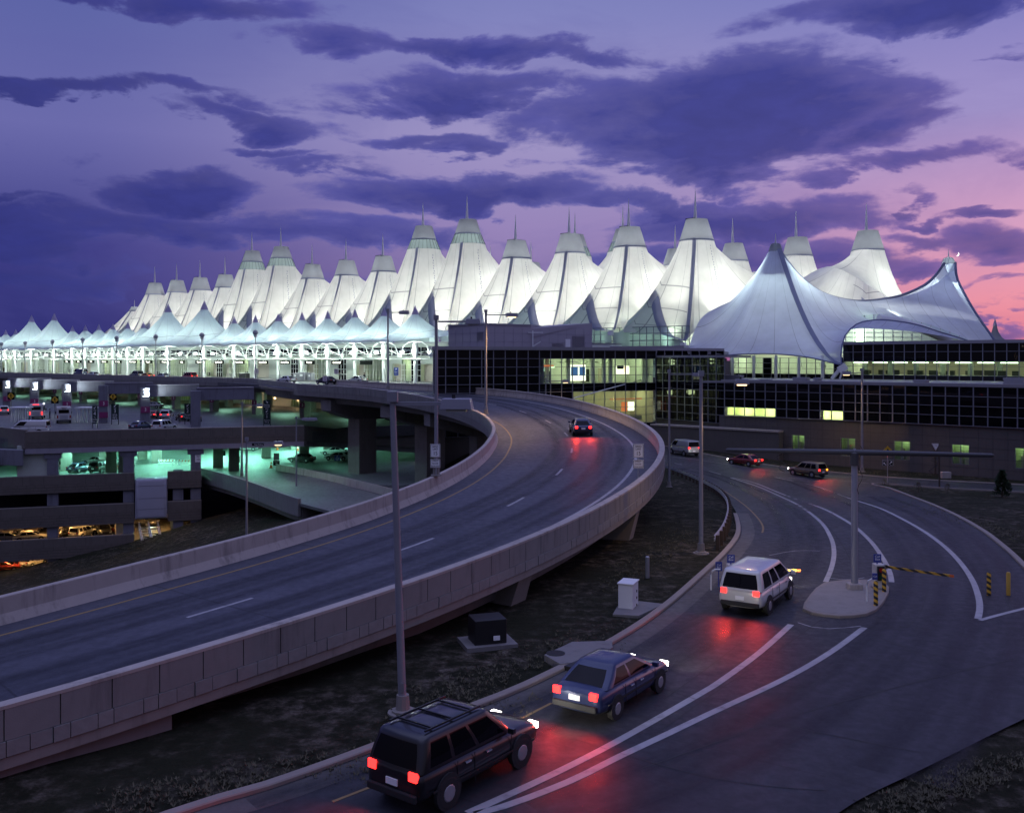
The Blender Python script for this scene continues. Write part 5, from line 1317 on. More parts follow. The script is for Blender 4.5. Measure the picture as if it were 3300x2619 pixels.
def build_frame_row():
    spec = [(412, 126.5, 534, 817.6, False), (306, 133.5, 419, 811.4, True), (218, 141.5, 322, 807, False), (141, 150, 240, 804, True), (72.5, 160, 168, 800.5, True), (15, 171, 108, 797.5, True)]
    where = ['nearest, its beam reaching the flyover', 'second, with a bright floodlight', 'third, with maroon number 3 plates', 'fourth, floodlit above the white bus', 'fifth, floodlit above the parked bus', 'sixth, floodlit at the picture edge']
    for k, (px, D, pxe, yt, flood) in enumerate(spec):
        D *= K; zt = CZ - (yt - HY) / F * D; w_ = 1.45
        root = empty('plaza_portal', WX(px, D, PLZ), label='concrete column and beam portal on the plaza, %s' % where[k], cat='frame', group='column and beam frames on the plaza')
        c = WX(px, D, PLZ); b = MB(); b.box(c + Vector((0, 0, (zt - .35 - PLZ) / 2)), (w_, w_, zt - .35 - PLZ), (.96, .28, 0)); b.build('column', M['frame_concrete'], root, bevel=.05)
        e = WX(pxe, D + 4, 0); s = WX(px + 2, D + 1., 0)
        b = MB(); h = 1.85; b.bar(Vector((s.x, s.y, zt - h / 2)), Vector((e.x, e.y, zt - h / 2 - .0)), 1.0, h); b.build('beam', M['frame_concrete'], root)
        b = MB(); b.bar(Vector((s.x, s.y, zt + .05)), Vector((e.x, e.y, zt + .05)), 1.2, .12); b.build('beam_cap', M['beam_pale'], root)
        if flood:
            p = WX(px, D - 1.3, zt - 1.9)
            b = MB(); b.box(p, (.9, .35, .3)); fl = b.build('floodlight', M['pole'], root)
            b = MB(); b.box(p + Vector((0, .12, .17)), (.8, .3, .05)); b.build('lens', M['led_white'], fl)
            lamp('SPOT', p + Vector((0, .05, .25)), 1700, (.85, 1, 1), 'flood_beam', fl, aim=p + Vector((.7, 1.3, 1.6)), size=.12, angle=110, blend=.7)
        if k == 2 or flood:
            for z in ((z_(3.9), z_(2.2)) if k == 2 else (z_(3.4),)):
                b = MB(); b.box(WX(px, D - .78, z), (1.4, .04, 1.0), (.96, .28, 0)); pl = b.build('number_plate', M['sign_maroon'], root)
                if z > 1.5: text_obj('lettering', '3', WX(px, D - .815, z), (1, 0, 0), (0, 0, 1), .8, M['sign_white'], pl, .005)
build_frame_row()

def build_roadway_columns():
    for k in range(12):
        t = 150 + k * 16.5
        for d_, nm in ((103, 'front'), (116, 'rear')):
            p = T(d_, t, PLZ); root = empty('roadway_column', p, label='square concrete column under the upper roadway', cat='column', group='columns under the upper roadway')
            b = MB(); b.box(p + Vector((0, 0, 2.25)), (1.4, 1.4, 4.5), PX); b.build('shaft', M['concrete'], root)
            if d_ == 103:
                b = MB(); b.box(p + Vector((-.25, -.99, 2.4)), (.9, .04, .9), (1, 0, 0)); pl = b.build('number_plate', M['sign_maroon'], root)
                text_obj('lettering', '2', p + Vector((-.25, -1.02, 2.4)), (1, 0, 0), (0, 0, 1), .7, M['sign_white'], pl, .004)
    r = random.Random(21)
    for k in range(9):
        t = 140 + k * 24
        lamp('AREA', T(108, t, 3.8), 700, (.45, 1, .72), 'deck_light', None, aim=T(108, t, 0), size=2.5)
build_roadway_columns()

# ------------------------------------------------------------------ parking structure below the plaza
M['valet_floor'] = road_material('valet_floor', (.17, .19, .18, 1), (.26, .28, .27, 1))
M['green_wall'] = mat('pale_stair_wall', (.5, .55, .48), .8, var=.12)
def build_garage():
    root = empty('parking_structure', face_pt(140, 0, -15), label='multi storey parking structure of stone faced parapets with amber lit floors', cat='building')
    rnd = random.Random(13)
    def runs(px0, px1, za, zb, o0, o1, m, name, seg=None, gap=.014):
        bm = MB(); A, C = face_pt(px0), face_pt(px1); L = (C - A).length; i = 0.
        while i < L - .05:
            w_ = L if not seg else (seg if not isinstance(seg, tuple) else rnd.uniform(*seg)); g = gap if seg else 0
            a, c = A.lerp(C, min(1, (i + g) / L)), A.lerp(C, min(1, (i + w_ - g) / L)); i += w_
            bm.hexa([Vector((v.x, v.y, z)) for z in (z_(za), z_(zb)) for v in (a - FACE_N * o0, c - FACE_N * o0, c - FACE_N * o1, a - FACE_N * o1)])
        bm.build(name, m, root)
    for px0, px1 in ((-90, 283), (353, 424)):
        for z1, z0 in ((-3.2, -5.35), (-6.85, -9.1), (-10.6, -12.9)):
            runs(px0, px1, z0, z1 - .1, 0, -.35, M['joint'], 'core'); runs(px0, px1, z1 - .1, z1, .06, -.4, M['concrete'], 'coping')
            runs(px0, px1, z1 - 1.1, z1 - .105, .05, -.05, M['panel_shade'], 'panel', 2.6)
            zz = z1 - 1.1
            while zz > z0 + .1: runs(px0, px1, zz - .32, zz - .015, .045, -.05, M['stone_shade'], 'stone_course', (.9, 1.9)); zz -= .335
    for px in (112, 271, 375, 412, -30):
        for za, zb in ((-5.36, -3.1), (-6.8, -5.36), (-10.55, -9.12), (-15, -12.92), (-3.2, -.5)):
            if za == -3.2 and px in (375,): continue
            p = face_pt(px, .75); b = MB(); b.box(Vector((p.x, p.y, z_((za + zb) / 2))), (1.4, 1.0, (zb - za) * K - .02), FACE_DIR); b.build('column', M['frame_concrete'], root)
            if za == -3.2: b = MB(); b.box(Vector((p.x, p.y, z_(-.95))), (2.2, 1.1, .7), FACE_DIR); b.build('column_head', M['frame_concrete'], root)
    A0, A1 = face_pt(-90, .5), face_pt(424, .5); B1, B0 = A1 + FACE_N * 46, A0 + FACE_N * 46
    for z in (-8.05, -11.75, -15.4):
        b = MB(); b.prism([A0, A1, B1, B0], z_(z) - .4, z_(z)); b.build('floor', M['plaza'], root)
    for z in (-8.04, -11.74, -15.39):
        for k in range(3):
            for q in range(4):
                p = A0.lerp(A1, .12 + .25 * q) + FACE_N * (8 + 13 * k); b = MB(); b.box(Vector((p.x, p.y, z_(z) + 1.8)), (.7, .7, 3.6), FACE_DIR)
                if z < -9: b.build('inner_column', M['concrete'], root)
    b = MB(); b.quad(*[Vector((v.x, v.y, z_(z))) for v, z in ((B0, -15.4), (B1, -15.4), (B1, -8.5), (B0, -8.5))]); b.quad(*[Vector((v.x, v.y, z_(z))) for v, z in ((A1 + FACE_DIR * 16, -15.4), (B1 + FACE_DIR * 16, -15.4), (B1 + FACE_DIR * 16, -8.5), (A1 + FACE_DIR * 16, -8.5))]); b.build('back_wall', M['concrete'], root)
    b = MB()
    for px, dpt, z in ((130, 6, -9.2), (200, 9, -9.2), (262, 7, -9.3), (330, 10, -9.2), (60, 7, -9.2), (390, 9, -9.2), (20, 7, -13.2), (110, 9, -13.2)):
        p = face_pt(px, dpt, z_(z)); b.box(p, (1.2, .2, .1), FACE_DIR); lamp('POINT', p + Vector((0, 0, -.4)), 420, (1, .52, .16), 'sodium_light', root, size=.25)
    b.build('sodium_fitting', M['led_sodium'], root)
    b = MB(); p = face_pt(262, 3.2, z_(-10.4)); b.box(p, (2.2, 1.6, 3.1), FACE_DIR); b.build('stair_core', M['wall_white'], root)
    # curved white cladding of the stair and its steel stairs below
    cv = MB(); P0, P1 = face_pt(284, -.6), face_pt(352, -.6); z0, z1, rr = z_(-8.85), z_(-3.95), .5
    prof = [(0, z0)] 
    pts = []
    for k in range(7): a = R(180 + 90 * k / 6); pts.append((rr + rr * math.cos(a), z0 + rr + rr * math.sin(a)))
    out = [(-.0, 0)]
    L = (P1 - P0).length
    cs = [(rr * (1 - math.cos(R(90 * k / 6))), rr * (1 - math.sin(R(90 * k / 6)))) for k in range(7)]   # (depth, edge inset)
    ringpts = []
    for (dep, ins) in [(2.5, 0.), (rr, 0.)] + [(rr * (1 - math.sin(R(15 * k))), rr * (1 - math.cos(R(15 * k)))) for k in range(1, 7)]:
        ringpts.append([P0 + FACE_DIR * u + FACE_N * dep + Vector((0, 0, z)) for u, z in ((ins, z0 + ins), (L - ins, z0 + ins), (L - ins, z1 - ins), (ins, z1 - ins))])
    for rg in ringpts: cv.v += rg
    for i in range(len(ringpts) - 1):
        for k in range(4): cv.face(i * 4 + k, i * 4 + (k + 1) % 4, i * 4 + 4 + (k + 1) % 4, i * 4 + 4 + k)
    e = (len(ringpts) - 1) * 4; cv.face(e, e + 1, e + 2, e + 3)
    c = cv.build('stair_cladding', M['white_clad'], root, smooth=True)
    j = MB()
    for z in (z_(-7.6), z_(-6.3), z_(-4.8)): j.bar(P0 + FACE_DIR * .1 + FACE_N * -.015 + Vector((0, 0, z)), P1 - FACE_DIR * .1 + FACE_N * -.015 + Vector((0, 0, z)), .03, .03)
    j.build('cladding_joint', M['pole'], c)
    st = empty('steel_stairs', face_pt(320, 1.5, z_(-12)), label='short steel stairs with pale handrails under the curved white cladding', cat='stairs')
    b = MB(); h = MB()
    for px in (302, 322):
        a = face_pt(px, .4, z_(-10.0)); d = face_pt(px + 9, -1.0, z_(-12.0))
        for k in range(8): q = a.lerp(d, k / 7); b.box(q, (1.1, .3, .05), FACE_DIR)
        for s in (-.6, .6): h.bar(a + FACE_DIR * s + Vector((0, 0, .95)), d + FACE_DIR * s + Vector((0, 0, .95)), .07); h.bar(a + FACE_DIR * s, a + FACE_DIR * s + Vector((0, 0, .95)), .06); h.bar(d + FACE_DIR * s, d + FACE_DIR * s + Vector((0, 0, .95)), .06); h.bar(a + FACE_DIR * s, d + FACE_DIR * s, .12, .2)
    b.build('treads', M['galv'], st); h.build('handrail', M['white_paint'], st)
    lamp('POINT', face_pt(318, 2.5, z_(-9.4)), 160, (.8, 1, .7), 'stair_light', st, size=.2)
    # valet level floor with its green lamps
    vf = MB(); vf.prism([face_pt(-90, .4), face_pt(424, .4), W(426, 990, 140), W(560, 1008, 131), WX(850, 128, 0), WX(1010, 138, 0), T(149, 95), T(149, 330), WX(-400, 300, 0)], VLZ - .4, VLZ)
    tag(vf.build('valet_level', M['valet_floor']), kind='structure')
    for px, dpt, pw in ((60, 10, 70), (160, 14, 110), (240, 12, 110), (330, 18, 170), (420, 20, 260), (470, 30, 320), (540, 28, 300), (610, 36, 260), (300, 40, 200), (700, 38, 240)):
        p = face_pt(px, dpt, -2.2); lamp('POINT', p, pw * 28, (.32, 1, .74), 'green_lamp', root, size=.3)
    b = MB()
    for px, dpt in ((86, 5), (140, 16), (235, 10), (262, 6), (220, 22), (330, 24), (459, 13), (492, 8), (560, 26), (640, 18), (620, 40), (690, 34), (300, 30)):
        p = face_pt(px, dpt, 0); bb = MB(); bb.box(Vector((p.x, p.y, -3.9)), (1.5, 1.5, 5.2), FACE_DIR); tag(bb.build('valet_column', M['concrete']), 'square green lit column on the valet level', 'column', 'columns on the valet level')
    bb = MB(); p = face_pt(70, 1.6, -3.8); bb.box(p, (3.7, 2., 5.0), FACE_DIR); tag(bb.build('stair_wall', M['green_wall']), 'pale green lit blank wall under the plaza beam', 'wall')
    b = MB(); b.quad(T(148, 90, VLZ), T(148, 330, VLZ), T(148, 330, -1), T(148, 90, -1)); tag(b.build('valet_back_wall', M['wall_beige']), 'beige wall closing the back of the valet level', 'wall')
    for px_, pw_ in ((600, 260), (760, 300), (900, 420), (980, 420)):
        q_ = TP(143, px_, -2.5); lamp('POINT', q_, pw_, (1, .93, .66), 'wall_light', root, size=.3)
M['white_clad'] = mat('white_stair_cladding', (.42, .42, .50), .5, var=.06, vscale=.7)
build_garage()

# valet ramp with its barriers
def build_ramp():
    near = smooth_path([W(424, 985, 140), W(480, 999, 132), W(540, 1018, 123), W(600, 1040, 115), W(640, 1052, 111)], 5)
    nr = resample(near, 1.4)
    farp = smooth_path([W(582, 977, 145), W(640, 987, 139), W(700, 999, 132), W(760, 1013, 124), W(830, 1030, 116), W(900, 1046, 110)], 5)
    root = empty('valet_ramp', near[6] - Vector((0, 0, 2)), label='green lit ramp leaving the valet level towards the flyover', cat='ramp')
    b = MB(); b.sweep(nr, [(-.2, -2.1), (.2, -2.1), (.15, 0), (-.2, 0)]); b.build('near_parapet', M['panel'], root)
    b = MB()
    for p in nr[::1]: b.bar(p + Vector((0, -.24, -1.0)), p + Vector((0, -.24, -.06)), .03)
    b.build('panel_joints', M['joint'], root)
    b = MB(); b.sweep(farp, [(-.15, -1.0), (.15, -1.0), (.15, 0), (-.05, 0)]); b.build('far_parapet', M['barrier'], root)
    b = MB(); b.sweep(nr, [(.3, -2.8), (8, -2.8), (8, -1.05), (.3, -1.05)]); b.build('girder', M['concrete_dark'], root)
    z = VLZ + .03
    outl = [Vector((p.x, p.y, 0)) for p in near] + [G(690, 1075, VLZ), G(770, 1108, VLZ), G(880, 1098, VLZ), G(985, 1068, VLZ)] + [Vector((p.x, p.y, 0)) for p in reversed(farp)] + [W(575, 975, 148)]
    bm = MB(); bm.prism(outl, VLZ - .3, lambda x, y: VLZ + .03); bm.build('deck', M['valet_floor2'], root)
    for pts in (([W(640, 1000, 110)],),): pass
    def flat(pts, w): ribbon('lane_dash', resample([G(px, py, z) for px, py in pts], .8), w, M['white_line'], .012, 0, None)
    flat([(646, 1004), (683, 1011)], .14); flat([(756, 1027), (783, 1034)], .14); flat([(867, 1057), (898, 1066)], .14); flat([(700, 1003), (980, 1071)], .12)
M['valet_floor2'] = road_material('ramp_concrete', (.12, .125, .12, 1), (.19, .2, .19, 1))
build_ramp()

# ------------------------------------------------------------------ lamps and poles
SOD = (1, .60, .26)
def shoebox_lamp(base, top_z, tip, lit, label, r=.11, head=(1.0, .5, .34), power=0, foot=.0, lean=(0, 0), color=SOD, name='street_lamp'):
    """tapered pole with a side arm and a box head; tip = where the head's centre is"""
    base = Vector(base); root = empty(name, base, label=label, cat='street lamp', group='box headed street lamps')
    top = Vector((base.x + lean[0], base.y + lean[1], top_z)); b = MB()
    b.tube([base, top], [r, r * .72], 10); b.box(top + Vector((0, 0, .1)), (r * 2.4, r * 2.4, .3)); b.build('pole', M['pole'], root, smooth=True)
    b = MB(); b.lathe(base, [(r * 2.6, 0), (r * 2.6, .06), (r * 1.7, .08), (r * 1.5, .5)], 10)
    if foot: b.lathe(base + Vector((0, 0, -foot)), [(r * 3.6, 0), (r * 3.6, foot)], 14)
    b.build('base', M['concrete'], root)
    b = MB(); b.box(base + Vector((0, -r * 1.02, .75)), (r * .8, .03, .28)); b.build('hand_hole_cover', M['galv'], root)
    tip = Vector(tip); d = (tip - top); d.z = 0; d.normalize(); zt = tip.z
    b = MB(); b.bar(Vector((top.x, top.y, zt)), tip - d * head[0] * .45 + Vector((0, 0, zt - tip.z)), .11, .11); b.build('arm', M['pole'], root)
    b = MB(); L, w, h = head; side = Vector((-d.y, d.x, 0)); c = tip
    pts = []
    for z, k in ((-h / 2, 1.0), (h / 2, .86)):
        for x, y in ((-1, -1), (1, -1), (1, 1), (-1, 1)): pts.append(c + d * (x * L / 2 * k) + side * (y * w / 2 * k) + Vector((0, 0, z)))
    b.hexa(pts); hd = b.build('lamp_head', M['lamp_box'], root, bevel=.02)
    b = MB(); b.box(c + Vector((0, 0, -h / 2 - .03)), (L * .62, w * .7, .08), d); ln = b.build('lens', M['led_sodium' if color == SOD else 'led_white'] if lit else M['lamp_off'], hd)
    b = MB(); b.tube([c + d * (-L * .1) + Vector((0, 0, h / 2)), c + d * (-L * .1) + Vector((0, 0, h / 2 + .12))], .06, 6); b.build('photocell', M['black'], hd)
    if power: lamp('SPOT', c + Vector((0, 0, -h / 2 - .12)), power, color, 'lamp_light', hd, aim=c + Vector((.01, 0, -5)), size=.18, angle=150, blend=.8)
    return root
M['lamp_box'] = mat('lamp_housing', (.30, .30, .36), .45, .2, var=.06, vscale=4)
b0 = OG(848, 1497); shoebox_lamp(b0, CZ - (842 - HY) / F * b0.y, W(962, 850, b0.y - .2), False, 'tall grey lamp pole nearest the viewer, rising in front of the flyover', r=.125, head=(.95, .55, .32), foot=.2, lean=(-.30, 0))
b0 = W(918.5, 1001, 57.5); shoebox_lamp(b0, CZ + (HY - 672) / F * 57.5, W(996, 677, 57.5), False, 'grey lamp pole on the inner parapet carrying the speed limit signs', r=.13, head=(.95, .55, .33))
b0 = W(817, 820, 133); shoebox_lamp(b0, CZ + (HY - 654) / F * 133, W(851, 657.5, 133), False, 'thin dark lamp pole at the start of the flyover before the canopies', r=.16, head=(1.5, .7, .5))
b0 = W(1023, 872, 97); shoebox_lamp(b0, CZ + (HY - 657) / F * 97, W(1078, 663, 97), True, 'lit lamp pole on the inner parapet at the top of the flyover curve', r=.15, head=(1.3, .6, .4), power=5200)
b0 = OG(1476, 1163); shoebox_lamp(b0, CZ - (790 - HY) / F * b0.y, W(1562, 803.5, b0.y), True, 'lit lamp pole standing by the guardrail end near the gate', r=.12, head=(.75, .42, .28), power=900, foot=.3)
b0 = OG(1409, 1025); shoebox_lamp(b0, CZ - (783 - HY) / F * b0.y, W(1466, 788, b0.y), False, 'unlit lamp pole between flyover curve and guardrail', r=.12, head=(.75, .45, .3))
b0 = OG(1815, 993); shoebox_lamp(b0, CZ - (780 - HY) / F * b0.y, W(1782, 785, b0.y), True, 'lit lamp pole rising from the far road before the glass block', r=.16, head=(1.1, .6, .45), power=1300)
b0 = W(509.5, 1003, 128); shoebox_lamp(b0, CZ - (850 - HY) / F * 128, W(547, 853, 128), True, 'slim lamp pole on the near parapet of the valet ramp', r=.13, head=(.85, .5, .4), power=700)
p_ = OG(519.5, 1168); shoebox_lamp(p_, CZ - (927 - HY) / F * p_.y, W(586, 932, p_.y), True, 'pale lamp pole behind the flyover holding a Valet Parking board', r=.10, head=(.8, .45, .28), power=500)
vp = W(543, 935.5, p_.y - .12); b = MB(); b.box(vp, (.95, .06, .22)); vb = tag(b.build('valet_board', M['sign_black']), 'small black Valet Parking board hung under a lamp arm', 'sign'); text_obj('lettering', 'Valet Parking', vp + Vector((.05, -.04, 0)), (1, 0, 0), (0, 0, 1), .16, M['sign_white'], vb, .003, xs=.85)
p_ = OG(624, 1066); shoebox_lamp(p_, CZ - (881 - HY) / F * p_.y, W(652, 882, p_.y), False, 'lamp pole on the dirt bank beside the ramp guardrail', r=.12, head=(2.1, .5, .35))
b0 = Vector((W(994, 830, 150).x, 150, 5)); shoebox_lamp(b0, CZ - (760 - HY) / F * 150, W(1000, 760, 150), True, 'small lit sodium lamp behind the flyover before the dark glass wing', r=.13, head=(1., .6, .4), power=500)
b0 = Vector((W(1149, 845, 141).x, 141, 4)); shoebox_lamp(b0, CZ - (799 - HY) / F * 141, W(1191, 802, 141), True, 'short lit lamp before the shop windows of the glass wing', r=.11, head=(1.0, .6, .45), power=400)
# globe topped posts along the upper roadway
for k, (px, yt) in enumerate(((538, 697), (425, 702.5), (328, 706), (245.6, 709), (174, 712.5), (110.6, 716.5), (53, 719.5), (3, 722))):
    p = TP(KERB_D + .1, px, 6.75); zt = CZ + (HY - yt) / F * p.y
    root = empty('globe_lamp', p, label='white globe topped lamp post on the upper roadway parapet, %s from the flyover' % ORD[k], cat='street lamp', group='globe topped posts on the upper roadway')
    b = MB(); b.tube([p, Vector((p.x, p.y, zt - .7))], [.14, .09], 8); b.build('pole', M['galv'], root, smooth=True)
    b = MB(); b.lathe(Vector((p.x, p.y, zt - .75)), [(.12, 0), (.5, .3), (.52, .5), (.35, .85), (.05, 1.0)], 14); b.build('dome', M['lamp_box'], root, smooth=True)
    b = MB(); b.lathe(Vector((p.x, p.y, zt - 1.15)), [(.1, 0), (.34, .15), (.42, .42)], 14); b.build('globe', M['white_paint'], root, smooth=True)

# ------------------------------------------------------------------ signs
def post_sign(name, foot, boards, label, cat='sign', group=None, post=.06, right=(1, 0, 0), dual=0., m=None):
    """boards: (centre, width, height, plate, frame?, texts[(string, dy, size, material)], shape)"""
    foot = Vector(foot); root = empty(name, foot, label=label, cat=cat, group=group); x = Vector(right).normalized(); fwd = Vector((x.y, -x.x, 0)); fwd = fwd if fwd.y < 0 else -fwd
    topz = max(bd[0].z + bd[2] / 2 for bd in boards)
    b = MB()
    for s in ((-dual, dual) if dual else (0,)): q = foot + x * s - fwd * .05; b.tube([q, Vector((q.x, q.y, topz - .05))], post / 2, 7)
    b.build('post', m or M['galv'], root)
    for c, w, h, plate, edge, texts, shape in boards:
        b = MB()
        if shape == 'diamond': b.hexa([c + x * a + Vector((0, 0, e)) + fwd * d for d in (-.015, .015) for a, e in ((0, -h / 2), (w / 2, 0), (0, h / 2), (-w / 2, 0))])
        elif shape == 'yield': [b.v.extend([c + x * a + Vector((0, 0, e)) + fwd * d for d in (-.015, .015) for a, e in ((0, -h / 2), (w / 2, h / 2), (-w / 2, h / 2))]), b.face(2, 1, 0), b.face(3, 4, 5), b.face(0, 1, 4, 3), b.face(1, 2, 5, 4), b.face(2, 0, 3, 5)]
        else: b.box(c, (w, .03, h), x)
        pl = b.build('sign_plate', plate, root)
        if edge:
            e = MB(); t = .015
            if shape == 'diamond':
                ps = [c + x * a * .9 + Vector((0, 0, z * .9)) + fwd * .02 for a, z in ((0, -h / 2), (w / 2, 0), (0, h / 2), (-w / 2, 0))]
            elif shape == 'yield': ps = [c + x * a * .86 + Vector((0, 0, z * .86)) + fwd * .02 for a, z in ((0, -h / 2), (w / 2, h / 2), (-w / 2, h / 2))]
            else: ps = [c + x * a * (w / 2 - .03) + Vector((0, 0, z * (h / 2 - .03))) + fwd * .02 for a, z in ((-1, -1), (1, -1), (1, 1), (-1, 1))]
            for p, q in zip(ps, ps[1:] + ps[:1]): e.bar(p, q, .02, .012)
            e.build('border', edge, pl)
        for s, dy, size, tm in texts:
            if s.startswith('#'): arrow(pl, c + fwd * .022 + Vector((0, 0, dy)), x, size, tm, s)
            else: text_obj('lettering', s, c + fwd * .018 + Vector((0, 0, dy)), x if fwd.dot(x.cross(Vector((0, 0, 1)))) > 0 else -x, (0, 0, 1), size, tm, pl, .003, xs=.86)
    return root
def arrow(parent, c, x, size, m, kind):
    """a flat arrow or walking figure on a plate"""
    b = MB(); up = Vector((0, 0, 1)); f = Vector((x.y, -x.x, 0)) * .004
    def pl(pts): b.poly([c + x * a * size + up * e * size + f for a, e in pts])
    if kind == '#up': pl([(-.09, -.5), (.09, -.5), (.09, .1), (-.09, .1)]); pl([(-.28, .08), (.28, .08), (0, .5)])
    elif kind in ('#dl', '#ul', '#ur', '#dr', '#r'):
        ang = {'#dl': 225, '#ul': 135, '#ur': 45, '#dr': 315, '#r': 0}[kind]; ca, sa = math.cos(R(ang)), math.sin(R(ang)); ro = lambda a, e: (a * ca - e * sa, a * sa + e * ca)
        pl([ro(-.5, -.08), ro(.12, -.08), ro(.12, .08), ro(-.5, .08)]); pl([ro(.08, -.28), ro(.5, 0), ro(.08, .28)])
    elif kind == '#walk':
        pl([(-.06, .34), (.06, .34), (.09, .42), (.03, .5), (-.05, .48)]); pl([(-.1, .3), (.1, .3), (.08, -.05), (-.09, -.05)])
        pl([(-.09, -.02), (.0, -.04), (-.14, -.5), (-.26, -.5)]); pl([(0, -.02), (.09, -.02), (.24, -.48), (.13, -.5)]); pl([(.08, .28), (.26, .02), (.2, -.02), (.05, .18)]); pl([(-.08, .28), (-.26, .06), (-.2, .0), (-.05, .18)])
    b.build('symbol', m, parent)
BK, WHT = M['sign_black'], M['sign_white']
def speed_sign(foot, c, label, post=.06, group=None, small=False):
    tx = [('SPEED', .23, .155, BK), ('LIMIT', .08, .155, BK), ('15', -.17, .32, BK)]
    boards = [(c, .60, .80, WHT, BK, tx, '')]
    if not small: boards.append((c + Vector((0, 0, -.77)), .60, .50, WHT, BK, [('STRICT', .15, .125, BK), ('RADAR', .0, .125, BK), ('ENFORCEMENT', -.15, .095, BK)], ''))
    return post_sign('speed_limit_sign', foot, boards, label, 'road sign', group, post)
speed_sign(W(918, 1000, 57.2), W(916.5, 948.5, 57.2), 'speed limit 15 and radar signs strapped to the lamp pole on the inner parapet', .08, 'speed limit signs')
s_ = 38.6; c_ = FO(s_); speed_sign(W(1343.5, 1006, 54.5), W(1344, 948.5, 54.5), 'speed limit 15 and radar signs on a thin outer parapet post', .05, 'speed limit signs')
M['sign_pink'] = mat('sign_face_pinkish', (.66, .60, .66), .6)  # pinkish white plate of the small speed signs
for px, py, D, foot_y, lab in ((540, 781, 181, 801, 'small speed sign by the globe post nearest the flyover'), (708, 782, 174, 800, 'small speed sign on the pavement behind the dark sedan'), (684, 796.5, 166, 811, 'small speed sign on the parapet in front of the dark sedan')):
    post_sign('speed_limit_sign', W(px, foot_y, D), [(W(px, py, D), .75, .95, M['sign_pink'], None, [('SPEED', .27, .17, BK), ('LIMIT', .1, .17, BK), ('15', -.2, .4, BK)], '')], lab, 'road sign', 'small speed signs on the upper roadway')
post_sign('information_sign', W(834, 797, 178), [(W(834, 782, 178), .85, 1.5, M['sign_blue'], None, [('P', .4, .5, WHT), ('PERMIT', -.1, .2, WHT), ('ONLY', -.4, .2, WHT)], '')], 'dark blue notice on a post before the last canopy column', dual=.0)
# far road signs
f_ = OG(1869, 1020)
c_ = W(1869, 949, f_.y)
post_sign('merge_sign', f_, [(c_, 1.15, 1.15, M['sign_yellow'], BK, [('#up', 0, .6, BK)], 'diamond'), (W(1862.5, 973.5, f_.y), .55, .72, BK, WHT, [('Return to', .26, .1, WHT), ('Terminal', .14, .1, WHT), ('#ul', -.12, .42, WHT)], ''), (W(1875.5, 973.5, f_.y), .55, .72, BK, WHT, [('Parking', .24, .11, WHT), ('#ur', .0, .42, WHT), ('Exit', -.26, .11, WHT)], '')], 'yellow diamond arrow sign above two black lane boards beside the far road', 'road sign', post=.09)
f_ = OG(1969, 997); post_sign('yield_sign', f_, [(W(1970, 941, f_.y), 1.0, .9, WHT, M['red_off'], [('YIELD', .16, .15, M['red_off'])], 'yield')], 'yield triangle on a brown post before the base windows', 'road sign', post=.12, m=M['bark'])
f_ = OG(1978, 1026); b = MB(); b.tube([f_, W(1977, 952, f_.y)], .09, 7); b.box(W(1977, 951, f_.y), (.2, .2, .08)); tag(b.build('steel_post', M['bark']), 'bare rusty post on the grass verge by the far road', 'post')
b = MB(); p = OG(1991, 1006); b.box(p + Vector((0, 0, .35)), (1.1, .6, .75)); tag(b.build('concrete_block', M['barrier'], bevel=.04), 'pale concrete block at the foot of the glass block wall', 'barrier')
# plaza signs
def plaza_sign(px, y0, y1, yf, w_, texts, label):
    D = F * (CZ - PLZ) / (yf - HY); c = W(px, (y0 + y1) / 2, D); h = (y1 - y0) / F * D; wd = w_ / F * D
    tx = [(s, dy * h, sz * h, WHT) for s, dy, sz in texts]
    post_sign('lane_sign', Vector((c.x, c.y, PLZ)), [(c, wd, h, M['sign_green'], None, tx, '')], label, 'sign', 'tall dark lane signs on the plaza', post=.12, dual=wd * .46, m=M['black'])
plaza_sign(199.5, 854, 892, 901, 10.5, [('#dl', .38, .16), ('LANE', .24, .08), ('4', .06, .30), ('To', -.14, .1), ('Parking', -.26, .1), ('Pick-up', -.39, .1)], 'tall dark sign for lane 4, narrow, near the front parapet')
plaza_sign(242, 850.5, 882.5, 893.5, 15.5, [('#dl', .38, .2), ('LANE', .22, .07), ('3', .04, .32), ('RTD &', -.2, .12), ('Shuttle', -.31, .12), ('Pick-up', -.42, .12)], 'tall dark sign for lane 3 beside the maroon plated column')
plaza_sign(395, 849.5, 882.5, 893, 13, [('#dl', .38, .2), ('LANE', .22, .07), ('2', .03, .32), ('Mountain', -.2, .11), ('Carrier', -.31, .11), ('Pick-up', -.42, .11)], 'tall dark sign for lane 2 half hidden by the nearest column')
plaza_sign(562, 842, 892, 897, 15, [('#dr', .42, .12), ('Passenger', .3, .075), ('Drop-off', .22, .075), ('Lane', .14, .075), ('#dl', .03, .12), ('LANE', -.07, .05), ('1', -.2, .2), ('Taxi/Limo', -.35, .07), ('Pick-up', -.43, .07)], 'tallest dark sign, for the drop off lane and lane 1')
for k, (px, py, yf) in enumerate(((23, 833.5, 872), (115.5, 841.5, 880), (238, 835, 872))):
    D = F * (CZ - PLZ) / (yf - HY); wd = 15 / F * D; c = W(px, py, D)
    post_sign('crossing_sign', Vector((c.x, c.y, PLZ)), [(c + Vector((0, .03, 0)), wd * 1.02, wd * 1.02, BK, None, [], ''), (c, wd, wd, M['sign_yellow'], BK, [('#walk', 0, wd * .72, BK)], 'diamond')], 'yellow diamond walking figure sign, %s' % ('beside the farthest floodlit column' if k == 0 else 'above the white bus' if k == 1 else 'behind the lane 3 sign'), 'road sign', 'pedestrian crossing signs', post=.1, m=M['black'])
